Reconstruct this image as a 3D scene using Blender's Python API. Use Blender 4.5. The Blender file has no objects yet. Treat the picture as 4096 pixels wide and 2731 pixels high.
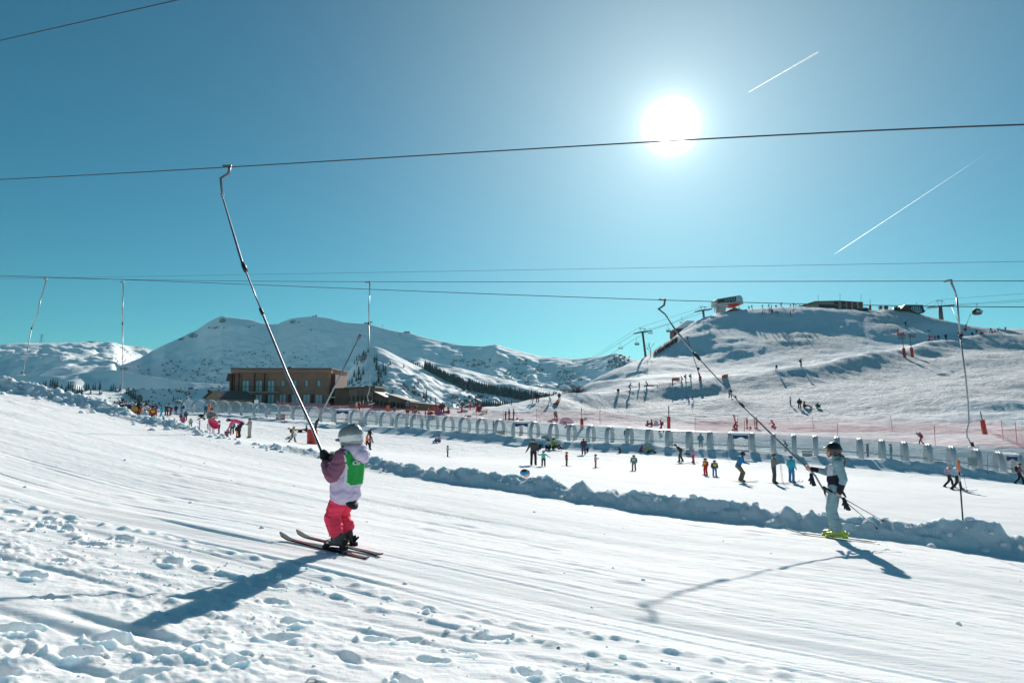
import bpy, bmesh, math, random
import numpy as np
from mathutils import Vector, Matrix

# ------------------------------------------------------------------ camera, world, sun, exposure
F = 2730.0                       # focal length in photo pixels (photo 4096 x 2731)
CX, CY = 2048.0, 1365.5
PITCH = math.atan((1620 - CY) / F)
CT, ST = math.cos(PITCH), math.sin(PITCH)
scene = bpy.context.scene
COL = scene.collection
cam_d = bpy.data.cameras.new("camera")
cam = bpy.data.objects.new("camera", cam_d); COL.objects.link(cam)
cam_d.sensor_width = 36.0
cam_d.lens = F / 4096 * 36.0
cam_d.clip_start = 0.05
cam_d.clip_end = 90000
cam.rotation_euler = (math.pi / 2 + PITCH, 0, 0)
scene.camera = cam

def ray(px, py):
    u = (px - CX) / F; v = (CY - py) / F
    return (u, CT - v * ST, ST + v * CT)
def V(px, py, D):
    r = ray(px, py); k = D / r[1]
    return Vector((r[0] * k, D, r[2] * k))

_sd = Vector(ray(2683, 505)).normalized()
SUN_EL = math.asin(_sd.z)
SUN_AZ = math.atan2(_sd.x, _sd.y)          # clockwise from +Y
world = bpy.data.worlds.new("World"); scene.world = world
world.use_nodes = True
wn = world.node_tree; wn.nodes.clear()
sky = wn.nodes.new("ShaderNodeTexSky"); sky.sky_type = 'NISHITA'; sky.sun_disc = False
sky.sun_elevation = SUN_EL; sky.sun_rotation = SUN_AZ
sky.altitude = 1500; sky.air_density = 1.0; sky.dust_density = 0.2; sky.ozone_density = 1.5
tint = wn.nodes.new("ShaderNodeMix"); tint.data_type = 'RGBA'; tint.blend_type = 'MULTIPLY'
tint.inputs[0].default_value = 1.0
tint.inputs[7].default_value = (0.25, 0.80, 0.81, 1)
wn.links.new(sky.outputs[0], tint.inputs[6])
# the sun itself and the bright air round it, as directions in the sky
geo = wn.nodes.new("ShaderNodeNewGeometry")
dot = wn.nodes.new("ShaderNodeVectorMath"); dot.operation = 'DOT_PRODUCT'
wn.links.new(geo.outputs["Incoming"], dot.inputs[0]); dot.inputs[1].default_value = (-_sd.x, -_sd.y, -_sd.z)
mx = wn.nodes.new("ShaderNodeMath"); mx.operation = 'MAXIMUM'; mx.inputs[1].default_value = 0.0
wn.links.new(dot.outputs["Value"], mx.inputs[0])
acc = None
for p, k in ((6000.0, 300.0), (900.0, 7.5), (130.0, 3.2), (20.0, 4.3), (5.0, 0.6)):
    pw = wn.nodes.new("ShaderNodeMath"); pw.operation = 'POWER'; pw.inputs[1].default_value = p
    wn.links.new(mx.outputs[0], pw.inputs[0])
    ml = wn.nodes.new("ShaderNodeMath"); ml.operation = 'MULTIPLY_ADD'; ml.inputs[1].default_value = k
    wn.links.new(pw.outputs[0], ml.inputs[0])
    if acc is None: ml.inputs[2].default_value = 0.0
    else: wn.links.new(acc.outputs[0], ml.inputs[2])
    acc = ml
glow = wn.nodes.new("ShaderNodeMix"); glow.data_type = 'RGBA'; glow.blend_type = 'ADD'; glow.inputs[0].default_value = 1.0
comb = wn.nodes.new("ShaderNodeCombineColor")
for i, g in enumerate((0.84, 0.88, 0.84)):
    m_ = wn.nodes.new("ShaderNodeMath"); m_.operation = 'MULTIPLY'; m_.inputs[1].default_value = g
    wn.links.new(acc.outputs[0], m_.inputs[0]); wn.links.new(m_.outputs[0], comb.inputs[i])
wn.links.new(tint.outputs[2], glow.inputs[6]); wn.links.new(comb.outputs[0], glow.inputs[7])
bg = wn.nodes.new("ShaderNodeBackground"); bg.inputs[1].default_value = 0.05
wo = wn.nodes.new("ShaderNodeOutputWorld")
wn.links.new(glow.outputs[2], bg.inputs[0]); wn.links.new(bg.outputs[0], wo.inputs[0])

sun_d = bpy.data.lights.new("sun", 'SUN'); sun_d.energy = 4.15; sun_d.angle = math.radians(0.53)
sun_d.color = (1.0, 0.935, 0.86)
sun = bpy.data.objects.new("sun", sun_d); COL.objects.link(sun)
sun.rotation_euler = _sd.to_track_quat('Z', 'Y').to_euler()
scene.view_settings.view_transform = 'Standard'; scene.view_settings.look = 'None'
scene.view_settings.exposure = 0.66; scene.view_settings.gamma = 1.0
scene.view_settings.use_curve_mapping = False
try:
    scene.cycles.max_bounces = 6; scene.cycles.transparent_max_bounces = 24
    scene.cycles.diffuse_bounces = 4
    scene.cycles.use_denoising = True
    scene.cycles.sample_clamp_indirect = 4.0
except Exception: pass

# ------------------------------------------------------------------ noise
def _hash(ix, iy, seed):
    n = (ix.astype(np.int64) * 374761393 + iy.astype(np.int64) * 668265263 + seed * 1442695041) & 0xffffffff
    n = ((n ^ (n >> 13)) * 1274126177) & 0xffffffff
    n = n ^ (n >> 16)
    return (n & 0xffffff) / float(0xffffff)
def vn(x, y, seed=0):
    x = np.asarray(x, float); y = np.asarray(y, float)
    ix = np.floor(x); iy = np.floor(y); fx = x - ix; fy = y - iy
    u = fx * fx * fx * (fx * (fx * 6 - 15) + 10); v = fy * fy * fy * (fy * (fy * 6 - 15) + 10)
    a = _hash(ix, iy, seed); b = _hash(ix + 1, iy, seed); c = _hash(ix, iy + 1, seed); d = _hash(ix + 1, iy + 1, seed)
    return ((a * (1 - u) + b * u) * (1 - v) + (c * (1 - u) + d * u) * v) * 2 - 1
def fbm(x, y, octs=4, seed=0, gain=0.5):
    t = 0; a = 1; n = 0
    for i in range(octs):
        k = 2.0 ** i
        cs, sn = math.cos(i * 0.7), math.sin(i * 0.7)
        t = t + a * vn((x * cs - y * sn) * k, (x * sn + y * cs) * k, seed + i * 17); n += a; a *= gain
    return t / n
def sstep(a, b, x):
    t = np.clip((x - a) / (b - a), 0, 1); return t * t * (3 - 2 * t)

# ------------------------------------------------------------------ materials
MATS = {}
def mat(name, color, rough=0.6, metal=0.0, var=0.08, scale=8.0, bump=0.0, bscale=40.0, spec=0.5, emit=None, alpha=None):
    if name in MATS: return MATS[name]
    m = bpy.data.materials.new(name); m.use_nodes = True; MATS[name] = m
    nt = m.node_tree; b = nt.nodes["Principled BSDF"]
    b.inputs["Roughness"].default_value = rough; b.inputs["Metallic"].default_value = metal
    b.inputs["Specular IOR Level"].default_value = spec
    tc = nt.nodes.new("ShaderNodeTexCoord")
    nz = nt.nodes.new("ShaderNodeTexNoise"); nz.inputs["Scale"].default_value = scale; nz.inputs["Detail"].default_value = 4
    nt.links.new(tc.outputs["Object"], nz.inputs["Vector"])
    cr = nt.nodes.new("ShaderNodeValToRGB")
    c = color
    cr.color_ramp.elements[0].position = 0.3; cr.color_ramp.elements[1].position = 0.7
    cr.color_ramp.elements[0].color = (c[0] * (1 - var), c[1] * (1 - var), c[2] * (1 - var), 1)
    cr.color_ramp.elements[1].color = (min(1, c[0] * (1 + var)), min(1, c[1] * (1 + var)), min(1, c[2] * (1 + var)), 1)
    nt.links.new(nz.outputs["Fac"], cr.inputs[0]); nt.links.new(cr.outputs[0], b.inputs["Base Color"])
    if bump:
        n2 = nt.nodes.new("ShaderNodeTexNoise"); n2.inputs["Scale"].default_value = bscale; n2.inputs["Detail"].default_value = 3
        nt.links.new(tc.outputs["Object"], n2.inputs["Vector"])
        bp = nt.nodes.new("ShaderNodeBump"); bp.inputs["Strength"].default_value = bump; bp.inputs["Distance"].default_value = 0.02
        nt.links.new(n2.outputs["Fac"], bp.inputs["Height"]); nt.links.new(bp.outputs[0], b.inputs["Normal"])
    if emit: b.inputs["Emission Color"].default_value = (*emit, 1); b.inputs["Emission Strength"].default_value = 1
    if alpha is not None: b.inputs["Alpha"].default_value = alpha
    return m

def snow_mat(name, near=True):
    m = bpy.data.materials.new(name); m.use_nodes = True; MATS[name] = m
    nt = m.node_tree; b = nt.nodes["Principled BSDF"]; L = nt.links.new
    b.inputs["Roughness"].default_value = 0.8; b.inputs["Specular IOR Level"].default_value = 0.02
    tc = nt.nodes.new("ShaderNodeTexCoord")
    nz = nt.nodes.new("ShaderNodeTexNoise"); nz.inputs["Scale"].default_value = 0.7; nz.inputs["Detail"].default_value = 6
    L(tc.outputs["Object"], nz.inputs["Vector"])
    cr = nt.nodes.new("ShaderNodeValToRGB")
    cr.color_ramp.elements[0].position = 0.35; cr.color_ramp.elements[0].color = (0.86, 0.90, 0.92, 1)
    cr.color_ramp.elements[1].position = 0.65; cr.color_ramp.elements[1].color = (0.93, 0.95, 0.96, 1)
    L(nz.outputs["Fac"], cr.inputs[0]); L(cr.outputs[0], b.inputs["Base Color"])
    if near:
        b.inputs["Subsurface Weight"].default_value = 0.6; b.inputs["Subsurface Radius"].default_value = (0.5, 0.8, 1.0); b.inputs["Subsurface Scale"].default_value = 0.12
    # fine grain, drawn out along the run, and crumbs
    mp = nt.nodes.new("ShaderNodeMapping"); mp.inputs["Rotation"].default_value = (0, 0, math.atan2(0.9, 0.436) - math.pi / 2 + math.pi)
    mp.inputs["Rotation"].default_value = (0, 0, math.radians(25.8))
    mp.inputs["Scale"].default_value = (1.6, 22, 10) if near else (0.12, 1.1, 1)
    L(tc.outputs["Object"], mp.inputs["Vector"])
    n1 = nt.nodes.new("ShaderNodeTexNoise"); n1.inputs["Scale"].default_value = 1.0; n1.inputs["Detail"].default_value = 5; n1.inputs["Roughness"].default_value = 0.6
    L(mp.outputs[0], n1.inputs["Vector"])
    n2 = nt.nodes.new("ShaderNodeTexNoise"); n2.inputs["Scale"].default_value = 38 if near else 0.9; n2.inputs["Detail"].default_value = 5; n2.inputs["Roughness"].default_value = 0.65
    L(tc.outputs["Object"], n2.inputs["Vector"])
    b1 = nt.nodes.new("ShaderNodeBump"); b1.inputs["Strength"].default_value = 1.0; b1.inputs["Distance"].default_value = 0.010 if near else 0.22
    b2 = nt.nodes.new("ShaderNodeBump"); b2.inputs["Strength"].default_value = 1.0; b2.inputs["Distance"].default_value = 0.006 if near else 0.35
    if not near:
        at = nt.nodes.new("ShaderNodeAttribute"); at.attribute_name = "untracked"
        mr = nt.nodes.new("ShaderNodeMapRange"); mr.inputs[3].default_value = 0.22; mr.inputs[4].default_value = 1.5
        L(at.outputs["Fac"], mr.inputs[0]); L(mr.outputs[0], b2.inputs["Distance"])
    L(n1.outputs["Fac"], b1.inputs["Height"]); L(n2.outputs["Fac"], b2.inputs["Height"]); L(b1.outputs[0], b2.inputs["Normal"])
    L(b2.outputs[0], b.inputs["Normal"])
    return m
M_SNOW = snow_mat("snow_near", True)
M_SNOWF = snow_mat("snow_far", False)

# ------------------------------------------------------------------ mesh helpers
def link(o, parent=None):
    COL.objects.link(o)
    if parent is not None: o.parent = parent
    return o
def tag(o, label=None, cat=None, group=None, kind=None):
    if label: o["label"] = label
    if cat: o["category"] = cat
    if group: o["group"] = group
    if kind: o["kind"] = kind
    return o
def mesh_np(name, verts, faces, mats, smooth=True, parent=None, midx=None):
    me = bpy.data.meshes.new(name)
    verts = np.asarray(verts, np.float32); faces = np.asarray(faces, np.int32)
    nv, nf, k = len(verts), len(faces), faces.shape[1]
    me.vertices.add(nv); me.vertices.foreach_set("co", verts.ravel())
    me.loops.add(nf * k); me.loops.foreach_set("vertex_index", faces.ravel())
    me.polygons.add(nf); me.polygons.foreach_set("loop_start", np.arange(0, nf * k, k, dtype=np.int32))
    me.polygons.foreach_set("loop_total", np.full(nf, k, np.int32))
    me.polygons.foreach_set("use_smooth", np.full(nf, smooth, bool))
    if midx is not None: me.polygons.foreach_set("material_index", np.asarray(midx, np.int32))
    me.update(calc_edges=True)
    for m in (mats if isinstance(mats, (list, tuple)) else [mats]): me.materials.append(m)
    return link(bpy.data.objects.new(name, me), parent)
def grid_faces(nr, nc):
    i = np.arange(nr - 1)[:, None] * nc + np.arange(nc - 1)[None, :]
    i = i.ravel()
    return np.stack([i, i + 1, i + nc + 1, i + nc], 1)
def empty(name, loc, rz=0.0, label=None, cat=None, group=None, parent=None):
    o = bpy.data.objects.new(name, None); link(o, parent)
    o.location = loc; o.rotation_euler = (0, 0, rz); o.empty_display_size = 0.2
    return tag(o, label, cat, group)

class MB:
    def __init__(s): s.v = []; s.f = []; s.m = []; s.sm = []
    def _add(s, vs, fs, m=0, smooth=False):
        b = len(s.v); s.v += [tuple(x) for x in vs]
        for f in fs: s.f.append([i + b for i in f]); s.m.append(m); s.sm.append(smooth)
        return s
    def box(s, c, size, m=0, rz=0.0, M=None):
        x, y, z = size[0] / 2, size[1] / 2, size[2] / 2
        R = M or Matrix.Rotation(rz, 3, 'Z'); c = Vector(c)
        vs = [c + R @ Vector((i * x, j * y, k * z)) for i in (-1, 1) for j in (-1, 1) for k in (-1, 1)]
        return s._add(vs, [(0, 1, 3, 2), (4, 6, 7, 5), (0, 4, 5, 1), (2, 3, 7, 6), (0, 2, 6, 4), (1, 5, 7, 3)], m)
    def tube(s, pts, r, n=8, m=0, cap=True, flat=1.0):
        pts = [Vector(p) for p in pts]; k = len(pts)
        rs = [r] * k if not isinstance(r, (list, tuple)) else list(r)
        if len(rs) != k: rs = [rs[0] + (rs[-1] - rs[0]) * i / (k - 1) for i in range(k)]
        t0 = (pts[1] - pts[0]).normalized()
        up = Vector((0, 0, 1)) if abs(t0.z) < 0.9 else Vector((0, 1, 0))
        nx = t0.cross(up).normalized(); vs = []
        for i in range(k):
            if i == 0: t = pts[1] - pts[0]
            elif i == k - 1: t = pts[-1] - pts[-2]
            else: t = (pts[i + 1] - pts[i]).normalized() + (pts[i] - pts[i - 1]).normalized()
            if t.length < 1e-9: t = t0.copy()
            t.normalize(); nx = (nx - t * nx.dot(t)).normalized(); ny = t.cross(nx)
            for j in range(n):
                a = 2 * math.pi * j / n
                vs.append(pts[i] + nx * (math.cos(a) * rs[i]) + ny * (math.sin(a) * rs[i] * flat))
        fs = [(i * n + j, i * n + (j + 1) % n, (i + 1) * n + (j + 1) % n, (i + 1) * n + j) for i in range(k - 1) for j in range(n)]
        b = len(s.v); s._add(vs, fs, m, True)
        if cap:
            s.f.append([b + j for j in range(n)][::-1]); s.m.append(m); s.sm.append(False)
            s.f.append([b + (k - 1) * n + j for j in range(n)]); s.m.append(m); s.sm.append(False)
        return s
    def prism(s, poly, origin, ax, ay, depth, m=0):
        """polygon in the plane (ax, ay) at origin, extruded by vector depth"""
        o = Vector(origin); ax = Vector(ax); ay = Vector(ay); d = Vector(depth); n = len(poly)
        vs = [o + ax * p[0] + ay * p[1] for p in poly]; vs += [v + d for v in vs]
        fs = [list(range(n))[::-1], [n + i for i in range(n)]] + [(i, (i + 1) % n, n + (i + 1) % n, n + i) for i in range(n)]
        return s._add(vs, fs, m)
    def ball(s, c, r, m=0, nu=12, nv=8, R=None):
        r = (r, r, r) if not isinstance(r, (tuple, list)) else r; c = Vector(c); vs = []
        for i in range(nv + 1):
            ph = math.pi * i / nv
            for j in range(nu):
                th = 2 * math.pi * j / nu
                p = Vector((r[0] * math.sin(ph) * math.cos(th), r[1] * math.sin(ph) * math.sin(th), r[2] * math.cos(ph)))
                if R is not None: p = R @ p
                vs.append(c + p)
        fs = [(i * nu + j, (i + 1) * nu + j, (i + 1) * nu + (j + 1) % nu, i * nu + (j + 1) % nu) for i in range(nv) for j in range(nu)]
        return s._add(vs, fs, m, True)
    def build(s, name, mats, parent=None, bevel=0.0, label=None):
        me = bpy.data.meshes.new(name); me.from_pydata(s.v, [], s.f)
        me.polygons.foreach_set("material_index", s.m); me.polygons.foreach_set("use_smooth", s.sm)
        for m in (mats if isinstance(mats, (list, tuple)) else [mats]): me.materials.append(m)
        me.update()
        o = link(bpy.data.objects.new(name, me), parent)
        if bevel:
            b = o.modifiers.new("bevel", 'BEVEL'); b.width = bevel; b.segments = 2; b.limit_method = 'ANGLE'
        if label: o["label"] = label
        return o

def copy_tree(o, parent=None):
    c = o.copy(); COL.objects.link(c)
    if parent is not None: c.parent = parent
    for ch in o.children: copy_tree(ch, c)
    return c
# ------------------------------------------------------------------ terrain
AL = math.hypot(0.9, 0.436)
AX, AY = -0.9 / AL, 0.436 / AL            # direction of travel of the drag lift (uphill, to the left and away)
NX, NY = 0.436 / AL, 0.9 / AL
def sc(x, y): return AX * x + AY * y, NX * x + NY * y
def line_hit(px, py, c):
    """point of the ray through a pixel above the plan line c = const"""
    r = ray(px, py); k = c / (NX * r[0] + NY * r[1])
    return r[0] * k, r[1] * k, r[2] * k
C_SH, C_CR = 13.95, 14.85
_base = [(4400, 2292), (4096, 2244), (3735, 2189), (3312, 2136), (2927, 2100), (2500, 2039), (2100, 1978), (1800, 1941), (1459, 1884), (1170, 1826), (829, 1752), (574, 1698), (383, 1650), (170, 1601), (0, 1565), (-500, 1450)]
_bs = []
for px, py in _base:
    x, y, z = line_hit(px, py, C_SH); _bs.append((sc(x, y)[0], z))
_bs.sort(); BS = np.array([b[0] for b in _bs]); BZ = np.array([b[1] for b in _bs])
def Bf(s):
    r = 0
    for d, w in ((-1.2, .25), (0, .5), (1.2, .25)): r = r + w * np.interp(s + d, BS, BZ)
    lo = s < BS[0]; hi = s > BS[-1]
    r = np.where(lo, BZ[0] + (s - BS[0]) * 0.08, r)
    return np.where(hi, BZ[-1] + (s - BS[-1]) * 0.13, r)
_cr = [(4500, 2180), (4200, 2160), (4096, 2146), (4032, 2134), (4005, 2095), (3981, 2083), (3905, 2079), (3820, 2085), (3714, 2091), (3608, 2083), (3439, 2055), (3312, 2057), (3244, 2030), (3193, 2057), (3147, 2022), (3097, 2039), (3012, 2024), (2910, 2008), (2808, 1992), (2740, 1994), (2672, 1981), (2604, 1967), (2536, 1962), (2485, 1976), (2444, 1950), (2397, 1964), (2339, 1926), (2278, 1947), (2186, 1901), (2098, 1915), (1989, 1896), (1904, 1881), (1748, 1874), (1629, 1853), (1466, 1832), (1296, 1806), (1221, 1795), (1153, 1787), (1044, 1782), (1000, 1779), (842, 1737), (787, 1716), (723, 1699), (616, 1669), (531, 1648), (425, 1612), (298, 1578), (213, 1554), (106, 1529), (0, 1505), (-500, 1380)]
_cs = []
for px, py in _cr:
    x, y, z = line_hit(px, py, C_CR); _cs.append((sc(x, y)[0], z))
_cs.sort(); KS = np.array([b[0] for b in _cs]); KZ = np.array([b[1] for b in _cs])
CROSS = 0.074

# tunnel (covered conveyor) line in plan
T_R = 78.0; T_AZ = math.radians(22.8)
T_O = Vector((T_R * math.sin(T_AZ), T_R * math.cos(T_AZ), 0)); T_D = Vector((math.cos(T_AZ), -math.sin(T_AZ), 0))
T_N = Vector((math.sin(T_AZ), math.cos(T_AZ), 0))
def tun_w(px):
    r = ray(px, 1700); # (o + w d) x r = 0
    return -(T_O.x * r[1] - T_O.y * r[0]) / (T_D.x * r[1] - T_D.y * r[0])
def tun_pt(px, py, off=0.0):
    r = Vector(ray(px, py)); k = (T_R + off) / (T_N.x * r.x + T_N.y * r.y)
    return r * k
ctrl = []
def cp(px, py, D): p = V(px, py, D); ctrl.append((p.x, p.y, p.z))
TB = [(640, 1655), (850, 1657), (1000, 1668), (1150, 1681), (1400, 1700), (1600, 1716), (1800, 1731), (2000, 1748), (2200, 1763), (2400, 1778), (2600, 1790), (2800, 1802), (3000, 1812), (3200, 1822), (3400, 1835), (3600, 1853), (3800, 1875), (4000, 1902), (4300, 1935), (4700, 1982)]
for px, py in TB:
    p = tun_pt(px, py); ctrl.append((p.x, p.y, p.z))
for t in [(645, 1674, 80), (450, 1662, 88), (250, 1640, 88), (985, 1752, 56), (1165, 1769, 66), (1470, 1799, 62), (1790, 1828, 58), (2130, 1862, 45), (2265, 1863, 50), (2335, 1818, 70), (2535, 1880, 47), (2720, 1848, 61), (2840, 1901, 46), (2960, 1926, 41), (3098, 1931, 41), (3165, 1929, 42), (3400, 1935, 44), (3820, 1960, 43), (4075, 1938, 58), (4200, 1985, 42)]: cp(*t)
for px, D, z in [(860, 23, -1.25), (960, 22, -1.35), (1000, 30, -1.9), (700, 26, -1.5), (500, 30, -1.4), (300, 35, -1.2), (100, 40, -1.2), (100, 60, -1.3), (1250, 24, -2.6), (1500, 20, -3.0), (1800, 19, -3.3), (2100, 19, -3.5), (2500, 18, -3.8), (3000, 17, -4.0), (3500, 16, -4.3), (4000, 15, -4.6), (4400, 15, -4.8), (1500, 36, -3.2), (2100, 32, -3.7), (3000, 28, -4.2), (3800, 27, -4.8)]:
    u = (px - CX) / F; ctrl.append((u * D, D, z))
# behind the conveyor
for t in [(700, 1650, 122), (1000, 1655, 122), (1260, 1652, 126), (1430, 1646, 128), (1600, 1650, 128), (1745, 1660, 124), (2034, 1678, 116), (2013, 1693, 104), (2147, 1690, 99), (2400, 1698, 93), (2640, 1733, 88), (2975, 1748, 81), (3350, 1765, 79), (3741, 1780, 75), (4096, 1800, 71),
          (3257, 1721, 98), (3571, 1722, 95), (4013, 1760, 76), (2990, 1713, 102), (2600, 1705, 104), (2264, 1711, 97), (3683, 1777, 78), (2225, 1682, 112), (2450, 1680, 110), (3090, 1706, 103), (4096, 1730, 86), (3800, 1715, 95)]: cp(*t)
# crest running up from the middle to the right, then the far bowl and the top of the hill
for t in [(800, 1640, 150), (1200, 1640, 150), (1500, 1638, 150), (1750, 1639, 145), (1900, 1634, 142), (2000, 1625, 140), (2100, 1613, 136), (2200, 1602, 134), (2250, 1597, 136),
          (2350, 1586, 145), (2470, 1569, 154), (2560, 1556, 157), (2740, 1529, 160), (2900, 1514, 161), (3000, 1502, 162), (3100, 1484, 163), (3204, 1468, 166), (3300, 1449, 175), (3400, 1430, 186), (3500, 1412, 198), (3600, 1392, 212), (3718, 1363, 232), (3785, 1357, 240), (3928, 1334, 262), (4096, 1315, 282), (4300, 1290, 300),
          (2400, 1640, 128), (2755, 1604, 128), (2920, 1591, 127), (3160, 1621, 126), (3217, 1632, 122), (3450, 1600, 125), (3700, 1560, 130), (3450, 1462, 184), (3700, 1420, 214), (3450, 1530, 160), (3700, 1490, 178), (4000, 1600, 110), (4096, 1520, 135), (3900, 1420, 195), (4096, 1400, 205), (2700, 1562, 154), (2950, 1545, 156), (3200, 1508, 160), (3550, 1425, 200), (2500, 1590, 148),
          (3000, 1650, 118), (3300, 1660, 114), (3700, 1650, 110), (2600, 1640, 120)]: cp(*t)
_cx = [2350, 2470, 2560, 2740, 2900, 3000, 3100, 3204, 3300, 3400, 3500, 3600, 3718, 3785, 3928]; _cy = [1586, 1569, 1556, 1529, 1514, 1502, 1484, 1468, 1449, 1430, 1412, 1392, 1363, 1357, 1334]; _cd = [145, 154, 157, 160, 161, 162, 163, 166, 175, 186, 198, 212, 232, 240, 262]
for px in range(2350, 3930, 34):
    py, D = float(np.interp(px, _cx, _cy)), float(np.interp(px, _cx, _cd)); cp(px, py, D)
    q = V(px, py, D); u = (px - CX) / F; ctrl.append((u * (D - 6.5), D - 6.5, q.z - 2.5)); ctrl.append((u * (D + 12), D + 12, q.z + .5))
for t in [(2400, 1506, 225), (2545, 1447, 243), (2613, 1421, 252), (2660, 1385, 262), (2698, 1352, 270), (2761, 1297, 282), (2825, 1263, 288), (2910, 1245, 294), (2995, 1235, 298), (3123, 1226, 298), (3208, 1226, 298), (3400, 1236, 298), (3500, 1245, 298), (3616, 1237, 298), (3696, 1266, 292), (3770, 1280, 288), (3844, 1306, 282), (3880, 1328, 276),
          (2320, 1545, 190), (2450, 1530, 198), (2600, 1490, 214), (2800, 1480, 214), (2900, 1450, 224), (3000, 1455, 218), (2750, 1420, 246), (2900, 1380, 243), (3000, 1320, 266), (2900, 1300, 273), (3200, 1300, 271), (3200, 1400, 232), (3400, 1290, 274), (3400, 1380, 236), (3600, 1310, 266), (3700, 1330, 257)]: cp(*t)
# falls away behind every crest
for px, D, z in [(100, 100, -1.5), (-300, 60, 0), (-300, 110, 0), (300, 190, -12), (800, 215, -14), (1200, 215, -14), (1600, 205, -14), (1900, 195, -14), (2100, 190, -12), (2200, 205, -10), (300, 400, -60), (1200, 400, -60), (1900, 400, -60), (2300, 300, -20), (2300, 400, -50), (2500, 330, 5), (2700, 360, 22), (3000, 400, 35), (3400, 400, 34), (3700, 380, 28), (3900, 330, 20), (4200, 420, 20), (4700, 350, 28), (4700, 200, 6), (4700, 100, -4.5), (2300, 520, -70), (3000, 520, 25), (4000, 520, 20), (4700, 520, 25)]:
    u = (px - CX) / F; ctrl.append((u * D, D, z))
CT_ = np.array(ctrl)
_K = np.sqrt(((CT_[:, None, :2] - CT_[None, :, :2]) ** 2).sum(-1) + 16.0)
_n = len(CT_)
_A = np.zeros((_n + 3, _n + 3)); _A[:_n, :_n] = _K - np.eye(_n) * 0.35
_A[:_n, _n] = 1; _A[:_n, _n + 1:] = CT_[:, :2] / 100; _A[_n:, :_n] = _A[:_n, _n:].T
_W = np.linalg.solve(_A, np.concatenate([CT_[:, 2], [0, 0, 0]]))
def Hf(x, y):
    sh = x.shape; x = x.ravel(); y = y.ravel(); out = np.empty_like(x)
    for i in range(0, len(x), 60000):
        xs, ys = x[i:i + 60000], y[i:i + 60000]
        k = np.sqrt((xs[:, None] - CT_[None, :, 0]) ** 2 + (ys[:, None] - CT_[None, :, 1]) ** 2 + 16.0)
        out[i:i + 60000] = k @ _W[:_n] + _W[_n] + _W[_n + 1] * xs / 100 + _W[_n + 2] * ys / 100
    return out.reshape(sh)

rnd = random.Random(5)
# footprints and scoops in the trodden strip close to the camera: (s, c, length, width, angle, depth)
PRINTS = []
for px, py, L_, W_, dp in [(40, 2140, .3, .14, .07), (185, 2155, .26, .12, .08), (275, 2162, .24, .1, .07), (260, 2185, .3, .12, .07), (490, 2205, .26, .13, .08), (680, 2280, .3, .15, .1), (1520, 2518, .22, .1, .09), (1840, 2545, .18, .08, .07), (2110, 2625, .18, .1, .08), (2310, 2662, .2, .1, .08), (2450, 2705, .2, .1, .1), (1180, 2470, .2, .12, .08), (1100, 2390, .22, .1, .06), (1730, 2590, .2, .1, .05), (430, 2610, .24, .16, .12), (120, 2380, .28, .14, .09), (60, 2600, .3, .14, .1), (300, 2680, .25, .14, .1), (820, 2600, .2, .12, .07), (2620, 2690, .2, .1, .08), (1620, 2700, .2, .12, .09), (950, 2660, .2, .12, .07), (3020, 2690, .18, .08, .05)]:
    r = ray(px, py); k = -1.42 / r[2]; s_, c_ = sc(r[0] * k, r[1] * k)
    PRINTS.append((s_, c_, L_, W_, rnd.uniform(-.5, .5), dp))
for i in range(46):
    PRINTS.append((rnd.uniform(-2, 9), rnd.uniform(1.6, 4.3), rnd.uniform(.14, .3), rnd.uniform(.07, .13), rnd.uniform(-1.2, 1.2), rnd.uniform(.03, .07)))

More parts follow.
